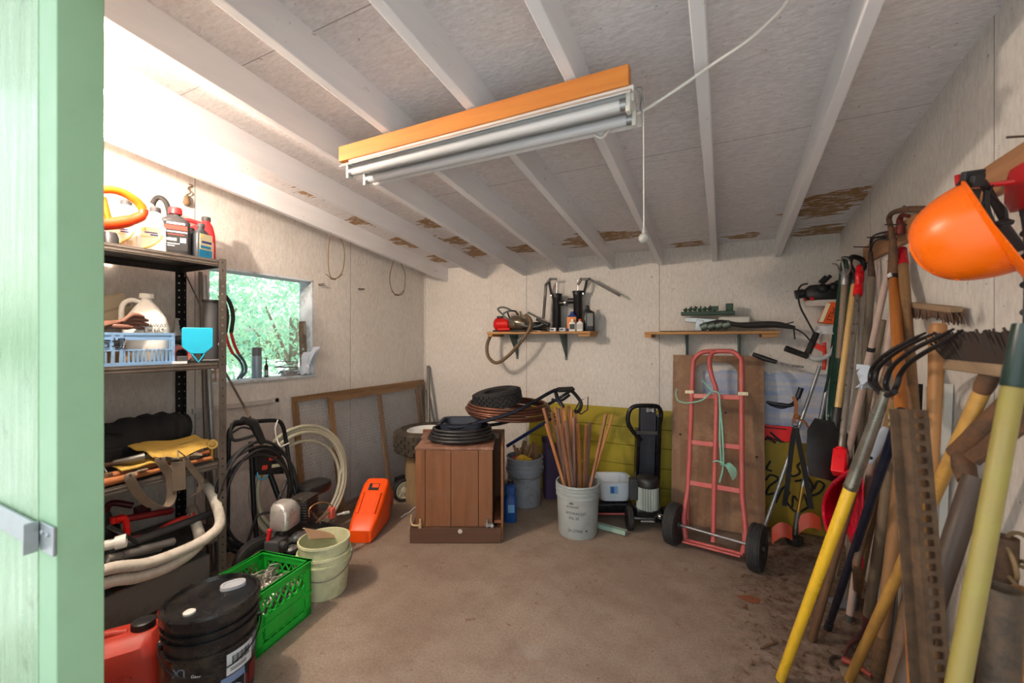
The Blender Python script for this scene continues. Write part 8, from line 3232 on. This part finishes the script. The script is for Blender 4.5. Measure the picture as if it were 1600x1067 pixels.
b.tube(spl(pts, 2), 0.005, 6)
tag(obj('rope', b, plain('frayed_brown_rope', C(140, 112, 78), 0.9, var=0.3)), 'tangle of frayed brown rope hung low on the tool wall beside the pipes', 'rope')
# --- hard hat
hat = plain('hard_hat_orange', C(255, 112, 10), 0.3, var=0.05)
hc = pw(1549, 352, 1.06)
vr = ray(1549, 352).normalized()
e1 = (RT - vr * RT.dot(vr)).normalized()
e2 = (UP - vr * UP.dot(vr) - e1 * UP.dot(e1)).normalized()
ra, rb_ = (1549 - CX) / FPX, (CY - 352) / FPX
pj = lambda d: (d.dot(RT) - ra * d.dot(FW), -(d.dot(UP) - rb_ * d.dot(FW)))
(a1, b1), (a2, b2) = pj(e1), pj(e2)
dt = a1 * b2 - a2 * b1
xl = (e1 * ((0.553 * b2 - a2 * 0.833) / dt) + e2 * ((a1 * 0.833 - 0.553 * b1) / dt)).normalized()   # toward the peak
zl = vr.cross(xl).normalized()
zl = zl if zl.dot(RT) < 0 else -zl
yl = zl.cross(xl).normalized()
M = Matrix((xl, yl, zl)).transposed().to_4x4() @ Matrix.Scale(0.915, 4)
M.translation = hc
T = thing('hard_hat', 'orange hard hat hanging from the rail with its dark straps showing', 'hard hat', M)
b = LB()
rows = []
n = 40
secs = []
for k in range(13):
    t_ = k / 12
    a = t_ * PI / 2
    secs.append((0.165 * math.sin(a), max(0.138 * math.cos(a) ** 0.72, 0.004), max(0.112 * math.cos(a) ** 0.72, 0.004), 2.1))
b.loft(secs, None, n=48)
inner = [(z * 0.975 + 0.0015, rx * 0.972, ry * 0.972, e) for (z, rx, ry, e) in secs]
b.loft(inner[::-1], None, n=48, cap=False)
obj('shell', b, hat, T, smooth=50)
b = LB()
ring = []
for k in range(49):
    a = 2 * PI * k / 48
    front = max(0, math.cos(a))
    r_in = (0.138 * math.cos(a), 0.112 * math.sin(a))
    ext = 0.012 + 0.055 * front ** 1.5
    ring.append([V((r_in[0] * 0.985, r_in[1] * 0.985, 0.006)), V((r_in[0] + (ext * 0.5) * math.cos(a), r_in[1] + ext * 0.5 * math.sin(a), 0.001)), V((r_in[0] + ext * math.cos(a), r_in[1] + ext * math.sin(a), -0.004 - 0.012 * front))])
b.sheet(ring, 0.004)
obj('brim', b, hat, T)
b = LB()
for (a0, zz) in ((-75, 0.028), (-105, 0.028), (-45, 0.028)):
    a = R(a0)
    b.box((0.134 * math.cos(a), 0.109 * math.sin(a), zz), (0.035, 0.010, 0.022), rot=(0, 0, a0 + 90))
for k in (-1, 0, 1):
    b.tube(spl([(0.105, 0.028 * k, 0.108), (0.05, 0.03 * k, 0.152), (-0.02, 0.03 * k, 0.160), (-0.08, 0.028 * k, 0.132)], 6), 0.006, 8)
obj('ridge', b, hat, T)
b = MB()
web = plain('black_webbing', C(36, 36, 38), 0.6, var=0.2)
wq_ = lambda u, v, w=1.0: pw(u, v, w + 0.05)
b.strap(spl([wq_(1520, 296, 1.02), wq_(1516, 315, 1.0), wq_(1522, 335, 1.0)], 5), 0.042, 0.006, RT)
b.strap(spl([wq_(1526, 338, 1.0), wq_(1535, 318, 1.0), wq_(1545, 300, 1.01), wq_(1549, 292, 1.02)], 5), 0.016, 0.005, RT + UP)
b.strap(spl([wq_(1542, 298, 1.0), wq_(1541, 318, 1.0), wq_(1547, 340, 1.0), wq_(1556, 356, 1.0)], 5), 0.013, 0.005, RT)
b.strap(spl([wq_(1547, 304, 1.0), wq_(1560, 314, 1.0), wq_(1570, 326, 1.0), wq_(1571, 344, 1.0)], 5), 0.014, 0.005, RT - UP)
b.tube(spl([wq_(1500, 292, 1.02), wq_(1512, 284, 1.02), wq_(1532, 284, 1.02), wq_(1545, 300, 1.03), wq_(1570, 345, 1.05)], 6), 0.012, 8, flat=0.6)
obj('straps', b, web, T)
b = MB()
b.bar(wq_(1556, 356, 1.0), wq_(1585, 395, 1.0), 0.045, 0.014, 0.4)
b.bar(wq_(1558, 352, 0.995), wq_(1578, 345, 0.995), 0.022, 0.012)
obj('sweatband', b, web, T, bevel=0.003)
b = MB()
b.bar(wq_(1504, 276, 1.0), wq_(1536, 271, 1.0), 0.014, 0.022)
b.bar(wq_(1512, 284, 1.0), wq_(1530, 281, 1.0), 0.03, 0.03)
obj('adjuster', b, web, T, bevel=0.003)
# --- red tool beside the hat
T = thing('hand_hoe', 'small red-painted tool with rounded blade hung on the rail behind the hard hat', 'hand tool', pX(1588, 300, 0.66))
redm = plain('aged_red_enamel', C(188, 26, 30), 0.4, var=0.15, dirt=C(120, 60, 44), dirt_amt=0.3)
b = MB()
b.tube([pX(1496, 274, 0.60), pX(1497, 289, 0.60), pX(1540, 290, 0.62), pX(1580, 285, 0.66), pX(1612, 280, 0.68)], 0.007, 8)
obj('rod', b, redm, T)
b = MB()
bc = pX(1594, 296, 0.675)
b.loft([(-0.05, 0.010, 0.035, 2.4), (-0.02, 0.016, 0.055, 2.4), (0.03, 0.014, 0.055, 2.4), (0.06, 0.008, 0.04, 2.4)], Matrix.Translation(bc), n=28)
obj('blade', b, redm, T)
T = thing('iron_tool', 'dark iron tool with serrated edge hanging on the wall below the red tool', 'tool', pX(1598, 400, 0.68))
b = MB()
P = [pX(1594, 316, 0.69), pX(1601, 338, 0.69), pX(1606, 380, 0.69), pX(1606, 440, 0.69), pX(1604, 520, 0.69)]
b.tube(spl(P, 5), 0.008, 8)
for v in (335, 365, 402, 445, 488):
    b.sphere(tuple(pX(1600, v, 0.69)), (0.008, 0.010, 0.009), seg=10, rings=6)
obj('blade', b, dark_grey, T)
b = MB()
b.cyl(pX(1604, 520, 0.69), pX(1604, 580, 0.69), 0.012)
obj('grip', b, black_plastic, T)
# --- small things on the floor by the tools
T = thing('pruner', 'rusty red pruner with a curled wire handle lying among the litter', 'pruner', pZ(1330, 1035, 0))
b = MB()
b.tube(spl([pZ(1312, 1046, 0.008), pZ(1299, 1040, 0.008), pZ(1297, 1030, 0.01), pZ(1306, 1025, 0.012), pZ(1318, 1028, 0.012)], 6), 0.0055, 8)
obj('wire_handle', b, rust_dark, T)
b = MB()
b.tube(spl([pZ(1316, 1030, 0.014), pZ(1335, 1038, 0.016), pZ(1362, 1056, 0.014)], 5), [0.014, 0.012, 0.009], 10)
obj('grip', b, plain('rusty_red_paint', C(142, 58, 42), 0.6, var=0.25), T)
b = MB()
b.prism([(-0.06, -0.10), (0.08, -0.10), (0.02, 0.06), (-0.02, 0.07)], 0.008, place(pZ(1335, 1062, 0.006), 20))
tag(obj('metal_plate', b, plain('dusty_tan_metal', C(150, 130, 104), 0.7, 0.2, var=0.15)), 'flat dusty tan metal plate lying on the floor by the bamboo handle', 'blade')
b = MB()
b.tube(spl([pZ(1188, 1013, 0.006), pZ(1200, 1008, 0.008), pZ(1214, 1003, 0.006)], 5), [0.004, 0.006, 0.004], 8)
tag(obj('twig', b, wood_brown), 'short brown twig lying on the concrete near the yellow fork handle', 'twig')
b = MB()
b.prism([(0.05 * math.cos(k * 0.7) * (1 + 0.3 * math.sin(k * 2)), 0.035 * math.sin(k * 0.7)) for k in range(9)], 0.003, place(pZ(1172, 936, 0.0025), 10))
tag(obj('bark_flake', b, plain('red_brown_bark', C(132, 76, 48), 0.9, var=0.2)), 'reddish flake of bark lying on the floor in front of the hand truck', 'bark')
# leaf litter and straw
rg = random.Random(17)
b = MB()
for k in range(1500):
    t_ = rg.random()
    y = 1.2 + 2.4 * rg.random()
    x = 0.70 - 0.62 * rg.random() ** 1.6
    z = 0.003 + 0.006 * rg.random()
    l_, w_ = rg.uniform(0.006, 0.024), rg.uniform(0.0015, 0.006)
    Mx = place((x, y, z), rg.uniform(0, 360), rg.uniform(-14, 14), rg.uniform(-14, 14))
    b.add([(-l_, 0, 0), (0, -w_, 0.001), (l_, 0, 0), (0, w_, 0.001)], [(0, 1, 2, 3)], Mx)
for k in range(160):
    x, y = rg.uniform(-2.3, 0.3), rg.uniform(0.8, 3.4)
    l_, w_ = rg.uniform(0.003, 0.012), rg.uniform(0.001, 0.003)
    b.add([(-l_, 0, 0), (0, -w_, 0.001), (l_, 0, 0), (0, w_, 0.001)], [(0, 1, 2, 3)], place((x, y, 0.003), rg.uniform(0, 360), 4, 4))
tag(obj('leaf_litter', b, plain('dry_litter', C(104, 70, 46), 0.9, var=0.5, scale=60), smooth=0), 'dry leaf litter and bark crumbs scattered along the tool wall floor', 'leaf litter', kind='stuff')
